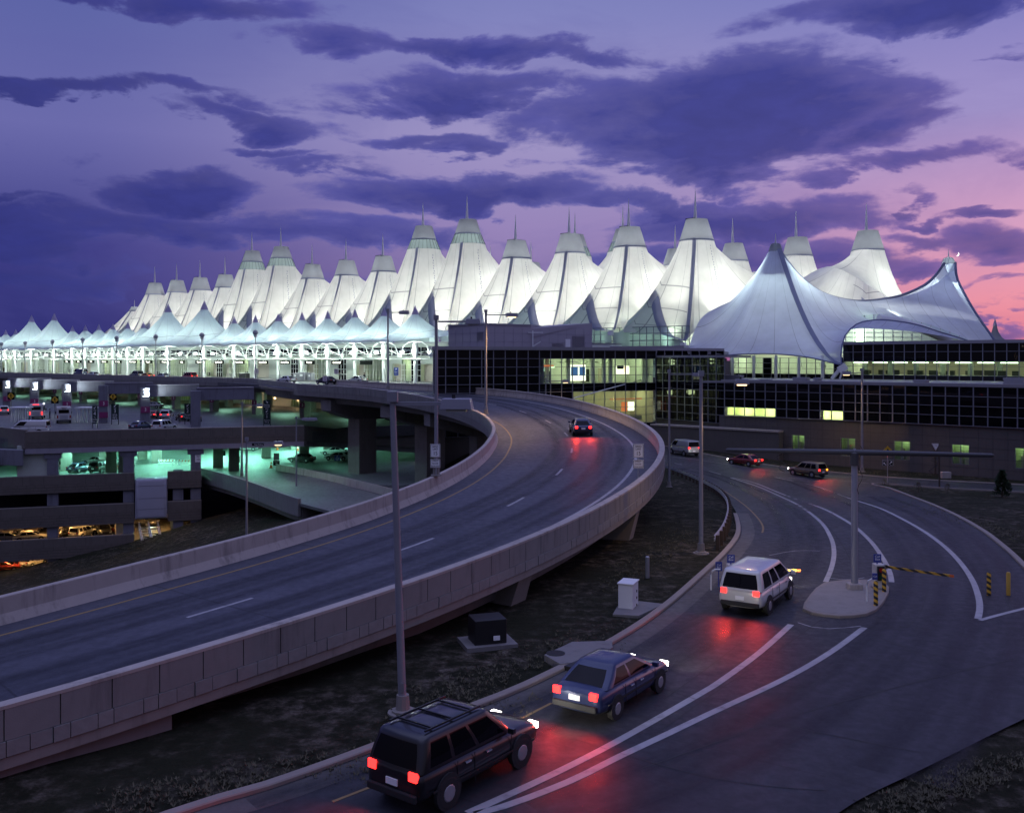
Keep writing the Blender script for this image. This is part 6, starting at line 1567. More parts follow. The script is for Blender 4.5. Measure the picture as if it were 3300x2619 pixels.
# valet level signs
def small_board(px, py, D, w_, h_, texts, plate, label, foot=None, name='notice'):
    c = W(px, py, D); ft = Vector((c.x, c.y, foot if foot is not None else c.z - 1))
    post_sign(name, ft, [(c, w_, h_, plate, None, texts, '')], label, 'sign', post=.07)
small_board(582, 961, 146, .85, 1.05, [('SPEED', .33, .2, BK), ('LIMIT', .14, .2, BK), ('10', -.2, .44, BK)], WHT, 'white speed limit 10 sign where the valet ramp begins', VLZ)
small_board(582, 974.5, 145.9, .95, .7, [('VALET', .15, .24, WHT), ('#r', -.12, .36, WHT)], BK, 'black VALET board below the speed limit 10 sign', VLZ)
c = face_pt(417, .2, z_(-1.78)); b = MB(); b.box(c, (.8, .04, 1.0), FACE_DIR); o = tag(b.build('speed_limit_sign', WHT), 'white speed limit 10 plate fixed to the end column of the parking structure', 'road sign'); text_obj('lettering', '10', c - FACE_N * .03 + Vector((0, 0, -.15)), FACE_DIR, (0, 0, 1), .5, BK, o, .003); text_obj('lettering', 'SPEED\nLIMIT', c - FACE_N * .03 + Vector((0, 0, .3)), FACE_DIR, (0, 0, 1), .19, BK, o, .003)
small_board(468, 954, 150, 1.0, .8, [('Valet', .15, .3, WHT), ('#r', -.16, .4, WHT)], BK, 'black Valet board on a green lit column', VLZ)
small_board(710, 964, 152, .9, .9, [('P', .2, .4, WHT), ('PICK-UP', -.1, .18, WHT), ('ONLY', -.3, .18, WHT)], M['sign_blue'], 'blue notice on a post behind the valet ramp barrier', -8)

def barricade(px, yb, w_, label):
    p = G(px, yb, VLZ); root = empty('barricade', p, label=label, cat='barricade', group='striped barricades by the valet entrance')
    b = MB(); b.box(p + Vector((0, 0, .85)), (w_, .05, .3)); b.box(p + Vector((0, 0, .4)), (w_, .05, .2)); b.build('board', M['sign_white'], root)
    b = MB(); n = int(w_ / .5)
    for i in range(n): c = p + Vector((-w_ / 2 + (i + .5) * w_ / n, -.03, .85)); b.poly([c + Vector((-.14, 0, -.15)), c + Vector((.0, 0, -.15)), c + Vector((.14, 0, .15)), c + Vector((0, 0, .15))])
    b.build('stripes', M['orange'], root)
    for s in (-1, 1): b = MB(); b.bar(p + Vector((s * w_ * .42, .3, 0)), p + Vector((s * w_ * .42, 0, 1.05)), .06); b.bar(p + Vector((s * w_ * .42, -.3, 0)), p + Vector((s * w_ * .42, 0, 1.05)), .06); b.build('leg', M['galv'], root)
barricade(350, 980, 2.6, 'striped barricade across the valet level, nearer the stair cladding'); barricade(391, 981, 2.6, 'striped barricade across the valet level, nearer the ramp')
# ------------------------------------------------------------------ gates and the traffic island
isl_px = [(1690, 1287), (1693, 1275), (1705, 1258), (1718, 1243), (1735, 1232), (1760, 1228), (1790, 1226), (1830, 1226), (1858, 1229), (1872, 1241), (1871, 1253), (1860, 1273), (1845, 1289), (1825, 1298), (1797, 1302), (1768, 1303), (1735, 1300), (1708, 1295)]
isl = [OG(*p) for p in isl_px]
zi = sum(p.z for p in isl) / len(isl)
b = MB(); b.prism(isl, zi - .1, zi + .15); o = tag(b.build('traffic_island', M['walk_kerb'], bevel=.03), kind='structure')
b = MB(); cen = sum(isl, Vector()) / len(isl); b.prism([cen + (p - cen) * .93 for p in isl], zi + .10, zi + .156); tag(b.build('island_paving', M['concrete']), kind='structure')
ZI = zi + .15
pb = G(1799, 1239, ZI)
mp = empty('overhead_sign_mast', pb, label='thick grey steel mast on the traffic island with two long bare overhead arms', cat='mast')
zt = CZ - (944 - HY) / F * pb.y
b = MB(); b.tube([pb, Vector((pb.x, pb.y, zt - .2)), Vector((pb.x, pb.y, zt))], [.155, .13, .05], 14); b.build('mast', M['pole'], mp, smooth=True)
b = MB(); b.box(pb + Vector((0, 0, .12)), (.62, .5, .28)); b.build('base', M['barrier'], mp, bevel=.05)
b = MB(); b.lathe(Vector((pb.x, pb.y, zt - .75)), [(.2, 0), (.2, .55), (.13, .6)], 12); b.build('collar', M['dark_arm'], mp)
za = CZ - (952 - HY) / F * pb.y
for px, py, D in ((1528, 947, 44.3), (2093, 958.5, 41.0)):
    q = W(px, py, D); b = MB(); b.tube([Vector((pb.x, pb.y, za)), Vector((pb.x, pb.y, za)).lerp(q, .985), q], [.135, .09, .03], 10); b.build('arm', M['dark_arm'], mp, smooth=True)
for px, py in ((1647, 955), (1965, 963)):
    k = (px - 1528) / (2093 - 1528); D = lerp(44.3, 41.0, k); b = MB(); p = W(px, py, D); r_ = random.Random(px)
    b.tube([p + Vector((r_.uniform(-.25, .25), r_.uniform(-.1, .1), -.12 * i)) for i in range(8)], .015, 4); b.build('loose_cable', M['black'], mp)
b = MB(); p = Vector((pb.x + .2, pb.y - .12, za)); b.tube([p + Vector((.12 * math.sin(i * 1.1), 0, .35 - .2 * i)) for i in range(12)], .015, 4); b.build('loose_cable', M['black'], mp)
def stripe_mat():
    m = bpy.data.materials.new('yellow_black_stripes'); m.use_nodes = True; t = NT(m.node_tree); bs = t.n['Principled BSDF']
    pos = t.new('ShaderNodeTexCoord').outputs['Object']; s = t.new('ShaderNodeSeparateXYZ'); t.l.new(pos, s.inputs[0])
    v = t.math('ADD', t.math('MULTIPLY', s.outputs[2], 1.0), t.math('MULTIPLY', s.outputs[0], .6)); f = t.math('GREATER_THAN', t.math('FRACT', t.math('MULTIPLY', v, 4.0)), .5)
    t.put(bs.inputs['Base Color'], t.mix(f, (.015, .015, .015, 1), (.62, .36, .03, 1))); bs.inputs['Roughness'].default_value = .55; return m
M['stripes'] = stripe_mat()
def bollard(p, h, m, label, r=.09):
    b = MB(); b.lathe(p, [(r, 0), (r, h - .06), (r * .6, h)], 12); o = b.build('bollard', M[m], smooth=True)
    for v in o.data.vertices: v.co -= Vector(p)
    o.location = p; return tag(o, label, 'bollard', 'bollards near the gates')
bollard(G(1861.5, 1245, ZI), 1.0, 'stripes', 'striped yellow and black bollard behind the ticket machine on the island')
bollard(G(1844, 1274, ZI), 1.02, 'stripes', 'striped bollard at the front of the island beside the hoop rail')
bollard(OG(2082, 1254), 1.05, 'stripes', 'striped bollard right of the exit lane, beside a plain yellow one')
def gate_unit(p, arm_tip, label, arm_label, signal=True):
    root = empty('gate_machine', p, label=label, cat='gate machine', group='parking gate machines')
    b = MB(); b.box(p + Vector((0, 0, .55)), (.42, .4, 1.1)); b.build('cabinet', M['gate_white'], root, bevel=.02)
    b = MB(); b.box(p + Vector((0, 0, .03)), (.5, .48, .06)); b.build('plinth', M['concrete'], root)
    b = MB(); b.box(p + Vector((.02, -.24, .72)), (.3, .12, .62)); sg = b.build('signal_box', M['black'], root)
    for dz, c in ((.16, 'red_off'), (-.16, 'lens_green')):
        b = MB(); q = p + Vector((.02, -.31, .72 + dz)); b.tube([q, q + Vector((0, -.02, 0))], .1, 14); b.build('lens', M[c], sg)
    b = MB(); b.tube([p + Vector((-.05, 0, 1.1)), p + Vector((-.05, 0, 1.35))], .03, 6); b.box(p + Vector((-.05, -.03, 1.36)), (.34, .03, .36)); pl = b.build('sign_plate', M['sign_blue'], root)
    text_obj('lettering', 'Call\nBox', p + Vector((-.05, -.05, 1.37)), (1, 0, 0), (0, 0, 1), .14, M['sign_white'], pl, .002)
    a = p + Vector((.28, 0, .98)); d = arm_tip - a; L = d.length; o = empty('barrier_gate', a, label=arm_label, cat='gate arm', group='striped gate arms')
    b = MB(); b.bar(a, arm_tip, .05, .11); ar = b.build('boom', M['stripes'], o); b = MB(); b.box(a, (.22, .16, .22)); b.build('pivot', M['galv'], o)
    b = MB(); b.bar(arm_tip, arm_tip + d.normalized() * .18, .04, .1); b.build('tip', M['orange'], o)
    return root
M['gate_white'] = mat('gate_cabinet_paint', (.62, .60, .58), .5, var=.08, vscale=4)
M['lens_green'] = mat('green_lens', (.01, .08, .04), .2)
M['bollard_yellow'] = mat('dull_yellow_paint', (.48, .30, .05), .6, var=.12, vscale=5)
bollard(OG(2123, 1254), 1.05, 'bollard_yellow', 'plain dull yellow bollard at the far side of the exit lane')
g1 = G(1849, 1238, ZI); gate_unit(g1, W(2000, 1211.5, 39.6), 'pale ticket machine with black signal on the island', 'striped gate arm lowered across the lane right of the island')
g2 = OG(1541, 1238); gate_unit(g2, W(1677, 1200, g2.y - .2), 'pale ticket machine at the kerb before the white minivan', 'striped gate arm lowered in front of the white minivan')
def hoop(p, label):
    b = MB(); b.tube([p, p + Vector((0, 0, .7)), p + Vector((.06, 0, .88)), p + Vector((.2, 0, .96)), p + Vector((.42, 0, .96))], .035, 8); o = b.build('hoop_rail', M['white_paint'], smooth=True); tag(o, label, 'rail')
hoop(G(1825, 1266, ZI), 'bent white hoop rail at the front of the traffic island'); hoop(OG(1497, 1243), 'bent white hoop rail beside the kerb ticket machine')
p = G(1843.5, 1270, ZI) + Vector((.0, .08, 0)); b = MB(); b.box(p + Vector((0, 0, 1.12)), (.2, .08, .26)); o = tag(b.build('call_box', M['sign_blue']), 'small blue Call box plate above the front island bollard', 'call box'); text_obj('lettering', 'Call', p + Vector((0, -.045, 1.13)), (1, 0, 0), (0, 0, 1), .1, M['sign_white'], o, .002)
p = OG(1513, 1235); b = MB(); b.tube([p, p + Vector((0, 0, 1.1))], .03, 6); b.box(p + Vector((0, -.04, .95)), (.3, .03, .42)); o = tag(b.build('call_sign', M['sign_blue']), 'blue call sign on a thin post by the kerb', 'sign'); text_obj('lettering', 'Call\nBox', p + Vector((0, -.06, .96)), (1, 0, 0), (0, 0, 1), .12, M['sign_white'], o, .002)
# white cabinet, stub post, dark utility box, storm inlet
p = OG(1325, 1281); cabn = empty('utility_cabinet', p, label='white metal roadside cabinet on a pale concrete pad', cat='cabinet')
ux = Vector((.80, .60, 0))
b = MB(); b.box(p + Vector((0, .35, .52)), (.62, .95, 1.02), (.93, -.37, 0)); b.build('body', M['white_paint'], cabn, bevel=.015)
b = MB(); b.box(p + Vector((0, .35, 1.055)), (.70, 1.03, .05), (.93, -.37, 0)); b.build('lid', M['white_paint'], cabn, bevel=.01)
b = MB(); 
for k in (-.3, .0, .28): b.box(p + Vector((.18, .0, .45 + k)) + Vector((.14, .06, 0)), (.03, .05, .1), (.93, -.37, 0))
b.build('latch', M['black'], cabn)
pad = [OG(*q) for q in ((1290, 1294), (1345, 1297), (1398, 1272), (1345, 1266), (1300, 1277))]; b = MB(); b.prism(pad, p.z - .2, p.z + .03); b.build('pad', M['concrete_dark'], cabn)
p = OG(1363, 1216); b = MB(); b.lathe(p, [(.1, 0), (.1, 1.0), (.06, 1.03)], 12); tag(b.build('stub_post', M['galv']), 'short grey steel post on the bank beyond the white cabinet', 'post')
p = OG(1025, 1362); ub = empty('utility_box', p, label='dark utility box on a concrete slab under the flyover', cat='cabinet')
b = MB(); b.box(p + Vector((0, .5, .52)), (1.2, 1.0, .92), (.95, .3, 0)); b.build('body', M['black'], ub, bevel=.03); b = MB(); b.box(p + Vector((0, .5, .02)), (1.9, 1.5, .16), (.95, .3, 0)); b.build('slab', M['concrete_dark'], ub)
b = MB(); b.box(p + Vector((.36, -.06, .35)), (.24, .02, .16), (.95, .3, 0)); b.build('label_plate', M['sign_white'], ub)
ip_ = [OG(*q) for q in ((1146, 1388), (1205, 1360), (1288, 1358), (1290, 1372), (1250, 1398), (1180, 1408))]; si = empty('storm_inlet', ip_[0], label='flat concrete storm drain inlet beside the kerb', cat='drain'); b = MB(); b.prism(ip_, ip_[0].z - .3, ip_[0].z + .17); b.build('slab', M['concrete_dark'], si)
b = MB(); a, c = OG(1196, 1416), OG(1262, 1388); b.bar(a + Vector((0, .1, .1)), c + Vector((0, .1, .1)), .3, .16); b.build('opening', M['black'], si); b = MB(); q = OG(1170, 1385); b.lathe(q + Vector((0, 0, .165)), [(.33, 0), (.33, .02)], 20); b.build('manhole_lid', M['rubber'], si)
# guardrails
def guardrail(path, label, group='steel guardrails'):
    path = resample(smooth_path(path, 4), .5); root = empty('guardrail', path[0], label=label, cat='guardrail', group=group)
    b = MB(); b.sweep(path, [(-.02, .45), (.04, .48), (-.02, .56), (-.02, .60), (.04, .68), (-.02, .76), (-.05, .76), (.01, .68), (-.05, .60), (-.05, .56), (.01, .48), (-.05, .45)]); b.build('rail', M['galv'], root)
    pts = resample(path, 1.6)
    for i, p in enumerate(pts[:60]):
        q = pts[min(i + 1, len(pts) - 1)]; d = (q - p) if q != p else (p - pts[i - 1]); d.z = 0; d.normalize(); l = Vector((-d.y, d.x, 0))
        b = MB(); b.box(p + l * .14 + Vector((0, 0, .33)), (.16, .2, .82), d); b.build('post', M['bark'], root)
guardrail([OG(*q) for q in ((1340, 972), (1398, 991), (1453, 1012), (1503, 1038), (1526, 1060), (1533, 1085), (1530, 1110), (1520, 1135), (1503, 1158))], 'steel guardrail curving beside the near road below the flyover')
guardrail([OG(*q) for q in ((626, 1052), (645, 1056), (665, 1064), (685, 1074), (705, 1087), (720, 1098))], 'short steel guardrail at the foot of the valet ramp')

# ------------------------------------------------------------------ planting
def conifer(p, h, rad, label, n=520, name='juniper_tree', cat='tree', group=None, m='leaf'):
    root = empty(name, p, label=label, cat=cat, group=group); rr = random.Random(int(p.x * 100))
    b = MB(); b.tube([p + Vector((0, 0, -.1)), p + Vector((.05, 0, h * .5)), p + Vector((0, .03, h * .92))], [.09 * h / 2, .05 * h / 2, .01], 7); b.build('trunk', M['bark'], root)
    b = MB()
    for i in range(n):
        u = rr.random() ** .8; z = h * (.06 + .94 * u); a = rr.uniform(0, 6.283); rm = rad * (1.02 - u) ** .75 * (.75 + .35 * math.sin(a * 3 + u * 9)); r = rm * rr.uniform(.35, 1.0) ** .5
        c = p + Vector((r * math.cos(a), r * math.sin(a), z)); s = rr.uniform(.07, .16) * h / 1.6
        d = Vector((math.cos(a), math.sin(a), rr.uniform(.2, 1.2))).normalized(); x = d.cross(Vector((rr.uniform(-1, 1), rr.uniform(-1, 1), rr.uniform(-1, 1)))).normalized()
        b.poly([c - x * s * .45, c + d * s * 1.3, c + x * s * .45, c - d * s * .4])
    b.build('crown', M[m], root)
p = OG(2110, 1046); conifer(p, 54 / F * p.y * 1.02, 20 / F * p.y, 'dark dense evergreen shrub on the verge before the base windows', 900)
for k, (px, py, s, lab) in enumerate(((1933, 1036, 1.0, 'low dry bush on the verge, largest of the small ones'), (1862, 1022, .7, 'small dry bush at the foot of the diamond sign'), (1995, 1034, .8, 'thin dry bush between the posts and the dark evergreen'), (2080, 1050, .5, 'tiny dry tuft beside the dark evergreen'))):
    conifer(OG(px, py), s, s * .85, lab, 200, 'dry_bush', 'bush', 'dry bushes on the verge', 'shrub')
def tufts():
    rr = random.Random(8); b = MB()
    regs = [((700, 1640), (1110, 1480), 60, 170), ((860, 1490), (1290, 1330), 60, 150), ((250, 1690), (700, 1600), 60, 120), ((1850, 1711), (2156, 1600), 60, 160), ((1900, 1060), (2156, 1130), 20, 150), ((60, 1210), (560, 1100), 40, 200), ((1290, 1230), (1480, 1100), 40, 120), ((1700, 990), (2100, 1005), 6, 90)]
    for (a, c, w, n) in regs:
        for i in range(n * 4):
            u = rr.random(); q = OG(lerp(a[0], c[0], u) + rr.uniform(-w, w), lerp(a[1], c[1], u) + rr.uniform(-w * .45, w * .45))
            s = rr.uniform(.04, .15)
            for j in range(rr.randint(4, 8)):
                an = rr.uniform(0, 6.28); t = q + Vector((math.cos(an) * s * .8, math.sin(an) * s * .8, s * rr.uniform(.3, 1.0))); x = Vector((-math.sin(an), math.cos(an), 0)) * s * .16
                b.poly([q - x, q + x, t])
    return b
o = tufts().build('weeds', M['shrub']); tag(o, kind='stuff')

# ------------------------------------------------------------------ vehicles
def paint(name, c, rough=.28, metal=.2): M[name] = mat(name, c, rough, metal, coat=.6, var=.03, vscale=3); return M[name]
for nm, c in (('car_white', (.62, .62, .62)), ('car_silver', (.40, .41, .43)), ('car_black', (.012, .012, .016)), ('car_navy', (.02, .03, .09)), ('car_red', (.22, .02, .02)), ('car_green', (.02, .10, .05)), ('car_yellow', (.62, .30, .03)), ('car_grey', (.12, .12, .13)), ('car_tan', (.22, .17, .11))): paint(nm, c)
SHAPES = {   # sections (x, sill, shoulder, half width); cabin: base rear, base front, roof rear, roof front, belt, roof height, half widths
 'sedan': ([(-2.3, .38, .86, .76), (-2.22, .26, .95, .84), (-1.5, .2, .99, .89), (0, .19, .96, .9), (.95, .19, .93, .9), (1.8, .22, .82, .86), (2.2, .28, .72, .78), (2.28, .36, .62, .68)], (-1.85, 1.15, -1.15, .25, .92, 1.43, .80, .60), 1.38, .31),
 'wagon': ([(-2.35, .40, 1.0, .80), (-2.28, .30, 1.08, .87), (-1.5, .26, 1.10, .92), (0, .25, 1.07, .93), (1.0, .25, 1.04, .92), (1.9, .28, .95, .88), (2.28, .34, .84, .80), (2.36, .42, .72, .7)], (-2.27, 1.1, -2.05, .35, 1.03, 1.76, .86, .70), 1.42, .36),
 'minivan': ([(-2.4, .40, 1.0, .84), (-2.34, .28, 1.08, .92), (-1.5, .22, 1.1, .96), (0, .21, 1.08, .97), (1.2, .22, 1.04, .95), (1.95, .26, .9, .9), (2.35, .32, .74, .8), (2.42, .4, .62, .7)], (-2.34, 1.85, -2.15, .75, 1.03, 1.82, .90, .74), 1.5, .34),
 'cargo_van': ([(-2.65, .45, 1.2, .92), (-2.6, .32, 1.28, .98), (-1.5, .28, 1.3, 1.0), (0, .28, 1.3, 1.0), (1.3, .28, 1.26, .99), (2.1, .3, 1.12, .95), (2.6, .36, .95, .85), (2.68, .46, .8, .75)], (-2.6, 2.0, -2.5, 1.1, 1.25, 2.08, .97, .86), 1.65, .36),
 'pickup': ([(-2.6, .45, 1.0, .86), (-2.55, .34, 1.06, .92), (-1.0, .3, 1.06, .93), (0, .3, 1.06, .93), (1.0, .3, 1.06, .93), (1.9, .32, 1.0, .9), (2.5, .38, .9, .82), (2.58, .46, .8, .75)], (-.7, 1.15, -.5, .5, 1.03, 1.74, .84, .7), 1.62, .38)}
def vehicle(kind, color, tail='red_off', head='head_off', name='parked_car', cat='car', signal=None, rack=False):
    """a road vehicle at the origin, nose towards +x"""
    sec, (cr, cf, rr_, rf, belt, roof, hb, hr), wx, wr = SHAPES[kind]
    root = empty(name, (0, 0, 0), cat=cat)
    b = MB(); prof = []
    for x, z0, z1, w in sec:
        n = len(b.v); h = z1 - z0
        for y, z in ((-w * .80, z0), (-w * .97, z0 + h * .18), (-w, z0 + h * .50), (-w * .97, z0 + h * .78), (-w * .86, z1 - h * .03), (-w * .55, z1 + .015), (w * .55, z1 + .015), (w * .86, z1 - h * .03), (w * .97, z0 + h * .78), (w, z0 + h * .5), (w * .97, z0 + h * .18), (w * .80, z0)): b.v.append(Vector((x, y, z)))
    m = 12
    for i in range(len(sec) - 1):
        for k in range(m): b.face(i * m + k, i * m + (k + 1) % m, (i + 1) * m + (k + 1) % m, (i + 1) * m + k)
    b.face(*reversed(range(m))); b.face(*[(len(sec) - 1) * m + k for k in range(m)]); body = b.build('body', M[color], root, smooth=True); sb = body.modifiers.new('round', 'SUBSURF'); sb.levels = sb.render_levels = 2 if tail == 'red_hot' else 1
    # cabin shell with rounded corners; glass fills the bands between the pillars
    A = lambda x, y, z: Vector((x, y, z)); bk = {'wagon': [0, .05, .30, .34, .60, .64, .96, 1], 'minivan': [0, .05, .32, .36, .58, .62, .96, 1], 'cargo_van': [0, .30, .66, .69, .97, 1]}.get(kind, [0, .10, .46, .51, .95, 1])
    rc = .16
    def outline(v):
        x0, x1, y_ = lerp(cr, rr_, v), lerp(cf, rf, v), lerp(hb, hr, v) * (1 + .035 * math.sin(math.pi * min(1, v * .9))); pts = []
        for f in (.0, .5, 1.): pts.append((x1 + .05 * (1 - (2 * f - 1) ** 2), lerp(-y_ + rc, y_ - rc, f), 'F'))
        pts += [(x1 - rc + rc * math.cos(a), y_ - rc + rc * math.sin(a), 'c') for a in (R(30), R(60))]
        for f in reversed(bk): pts.append((lerp(x0 + rc * .7, x1 - rc, f), y_, 'L%g' % f))
        pts += [(x0 + rc * .7 + rc * math.cos(a), y_ - rc + rc * math.sin(a), 'c') for a in (R(125), R(155))]
        for f in (1., .5, 0.): pts.append((x0 + rc * .7 - rc - .03 * (1 - (2 * f - 1) ** 2), lerp(-y_ + rc, y_ - rc, f), 'B'))
        pts += [(x0 + rc * .7 + rc * math.cos(a), -y_ + rc + rc * math.sin(a), 'c') for a in (R(205), R(235))]
        for f in bk: pts.append((lerp(x0 + rc * .7, x1 - rc, f), -y_, 'R%g' % f))
        pts += [(x1 - rc + rc * math.cos(a), -y_ + rc + rc * math.sin(a), 'c') for a in (R(300), R(330))]
        return pts
    lv = [(0., belt), (.1, lerp(belt, roof - .06, .1)), (.5, lerp(belt, roof - .06, .5)), (.88, lerp(belt, roof - .06, .88)), (1., roof - .06)]
    rings = [[A(p[0], p[1], z) for p in outline(v)] for v, z in lv]; tags = [p[2] for p in outline(0)]; nP = len(tags); ctr = A((rr_ + rf) / 2, 0, 0)
    for sc, z in ((.955, roof - .015), (.80, roof + .012), (.4, roof + .03)): rings.append([A(ctr.x + (q.x - ctr.x) * sc, q.y * sc, z) for q in rings[4]])
    cab = MB(); gl = {}
    glassy = {(bk[i_], bk[i_ + 1]) for i_ in range(1, len(bk) - 1, 2)} if kind != 'cargo_van' else {(bk[3], bk[4])}
    for li in range(len(rings) - 1):
        for k_ in range(nP):
            a_, c_ = tags[k_], tags[(k_ + 1) % nP]; key = None
            if 1 <= li <= 2:
                if a_ == c_ == 'F': key = 'windscreen'
                elif a_ == c_ == 'B': key = 'rear_window'
                elif a_[0] == c_[0] and a_[0] in 'LR':
                    pr = tuple(sorted((float(a_[1:]), float(c_[1:]))))
                    if pr in glassy: key = 'side_window' + a_[0] + str(pr[0])
            tgt = cab if key is None else gl.setdefault(key, MB())
            tgt.quad(rings[li][k_], rings[li][(k_ + 1) % nP], rings[li + 1][(k_ + 1) % nP], rings[li + 1][k_])
    cab.poly(rings[-1])
    def weld(o):
        bm_ = bmesh.new(); bm_.from_mesh(o.data); bmesh.ops.remove_doubles(bm_, verts=bm_.verts, dist=.001); bmesh.ops.recalc_face_normals(bm_, faces=bm_.faces)
        for f_ in bm_.faces: f_.smooth = True
        bm_.to_mesh(o.data); bm_.free()
    weld(cab.build('cabin', M[color], root))
    for key, g in gl.items(): weld(g.build(key if key[0] != 's' else 'side_window', M['glass_car'], root))
    for s in (-1, 1):
        b = MB(); b.box(A(cf - .25, s * (hb + .16), belt + .08), (.1, .18, .13)); b.build('mirror', M[color], root)
        zt = sec[1][2] - .12; b = MB(); b.box(A(sec[0][0] + .035, s * sec[0][3] * .80, zt), (.1, .24, .20)); b.build('tail_lamp', M[tail if not (signal and s == signal) else 'amber_lamp'], root)
        b = MB(); b.box(A(sec[-2][0] + .02, s * sec[-2][3] * .76, sec[-2][2] - .1), (.14, .28, .15)); b.build('headlight', M[head], root)
        for x in (-wx, wx):
            b = MB(); c = A(x, s * (sec[3][3] - .1), wr); b.tube([c - A(0, .11, 0), c - A(0, .105, 0), c + A(0, .105, 0), c + A(0, .11, 0)], [wr * .9, wr, wr, wr * .9], 18); wl = b.build('wheel', M['rubber'], root)
            b = MB(); b.tube([c + A(0, s * .10, 0), c + A(0, s * .122, 0)], [wr * .62, wr * .5], 12); b.build('rim', M['galv'], wl)
    sm_ = MB()
    for s in (-1, 1):
        for x in ((cr * .52 + cf * .08), (cr + cf) * .5 + .12, cf - .12): sm_.bar(A(x, s * (sec[3][3] + .004), .30), A(x, s * (sec[3][3] - .02), belt - .04), .018, .012)
        sm_.bar(A(sec[1][0] + .3, s * (sec[3][3] + .004), .56), A(sec[-2][0] - .35, s * (sec[3][3] + .004), .54), .02, .05)
    sm_.build('door_seams', M['black'], root)
    for s in (-1, 1):
        for x in (-wx, wx): ar = MB(); c = A(x, s * (sec[3][3] - .055), wr + .03); ar.tube([c - A(0, .06, 0), c + A(0, .044, 0)], wr * 1.2, 20); ar.build('wheel_arch', M['rubber'], root)
    for s in (-1, 1):
        for x in ((cr + cf) * .5 - .15, cf - 1.05): hd_ = MB(); hd_.box(A(x, s * (sec[3][3] - .0), belt - .17), (.2, .05, .035)); hd_.build('door_handle', M['chrome'], root)
    b = MB(); b.box(A(sec[0][0] - .01, 0, .48), (.1, sec[0][3] * 1.9, .18)); b.build('bumper', M['rubber'], root, bevel=.03); b = MB(); b.box(A(sec[-1][0] + .0, 0, .44), (.1, sec[-1][3] * 1.9, .18)); b.build('bumper', M['rubber'], root, bevel=.03)
    b = MB(); b.box(A(sec[0][0] - .01, 0, .72), (.03, .36, .15)); b.build('licence_plate', M['sign_white'], root)
    if rack:
        b = MB()
        for s in (-1, 1): b.bar(A(rr_ + .2, s * hr * .8, roof + .07), A(rf - .2, s * hr * .8, roof + .07), .04)
        for u in (.2, .5, .8): b.bar(A(lerp(rr_, rf, u), -hr * .8, roof + .06), A(lerp(rr_, rf, u), hr * .8, roof + .06), .04)
        b.build('roof_rack', M['black'], root)
    return root
PROT = {}
def car(kind, color, loc, ang, label, group=None, tail='red_off', head='head_off', cat='car', name='parked_car', signal=None, rack=False):
    key = (kind, color, tail, head, signal, rack)
    if key not in PROT: PROT[key] = vehicle(kind, color, tail, head, name, cat, signal, rack)
    return place(PROT[key], loc, R(ang), label, group, cat)
def on_level(px, yb, z):  p = G(px, yb, z); return p

# the lane to the gate: three vehicles with their tail lamps lit
v1 = car('minivan', 'car_white', OG(1596, 1271, .05), 58, 'white minivan stopped at the striped gate arm with tail lamps lit', tail='red_hot', head='head_lamp', cat='van', name='minivan')
v2 = car('sedan', 'car_navy', OG(1292, 1474, .05), 55, 'dark navy sedan with glowing tail lamps between minivan and black wagon', tail='red_hot', head='head_lamp', name='sedan')
v3 = car('wagon', 'car_black', OG(965, 1638, .05), 53, 'black wagon with roof rails and glowing tail lamps, nearest the viewer', tail='red_hot', head='head_lamp', name='station_wagon', rack=True)
def car_lights(v, red=130, white=250):
    mw = wmat(v); f = (mw.to_3x3() @ Vector((1, 0, 0))).normalized(); side = Vector((-f.y, f.x, 0))
    for s in (-1, 1):
        lamp('SPOT', v.location + f * 2.5 + side * s * .6 + Vector((0, 0, .7)), white, (1, .93, .8), 'headlight_beam', v, aim=v.location + f * 12 + side * s * .6 + Vector((0, 0, -.3)), size=.06, angle=62, blend=.7)
        lamp('SPOT', v.location - f * 2.42 + side * s * .65 + Vector((0, 0, .85)), red, (1, .05, .03), 'tail_glow', v, aim=v.location - f * 7 + side * s * .65, size=.08, angle=150, blend=.8)
for v in (v1, v2, v3): car_lights(v)
# one on the flyover curve, several on the far road
s_ = 69; p = FP(s_, 5.9, .01); d = FP(s_ + 1, 5.9) - FP(s_ - 1, 5.9)
vf = car('sedan', 'car_navy', p, math.degrees(math.atan2(d.y, d.x)), 'dark blue sedan with glowing tail lamps on the flyover curve', tail='red_hot', head='head_lamp', name='sedan'); vf.rotation_euler.y = -math.atan2(d.z, d.to_2d().length)
car_lights(vf, 90, 160)
for k, (px, py, kind, colr, tl, sg, lab) in enumerate(((1440, 958, 'cargo_van', 'car_silver', 'red_hot', None, 'silver van with lit tail lamps on the far road, nearest the flyover'), (1568, 980, 'sedan', 'car_red', 'red_hot', None, 'dark red sedan with lit tail lamps on the far road'), (1700, 1003, 'wagon', 'car_tan', 'red_hot', -1, 'tan wagon with an amber indicator on the far road behind the mast'))):
    q = OG(px, py, .05); q2 = OG(px - 40, py - 7.5); d = q2 - q
    v = car(kind, colr, q, math.degrees(math.atan2(d.y, d.x)), lab, 'traffic on the far road', tail=tl, head='head_lamp', signal=sg, name='sedan'); car_lights(v, 110, 90)
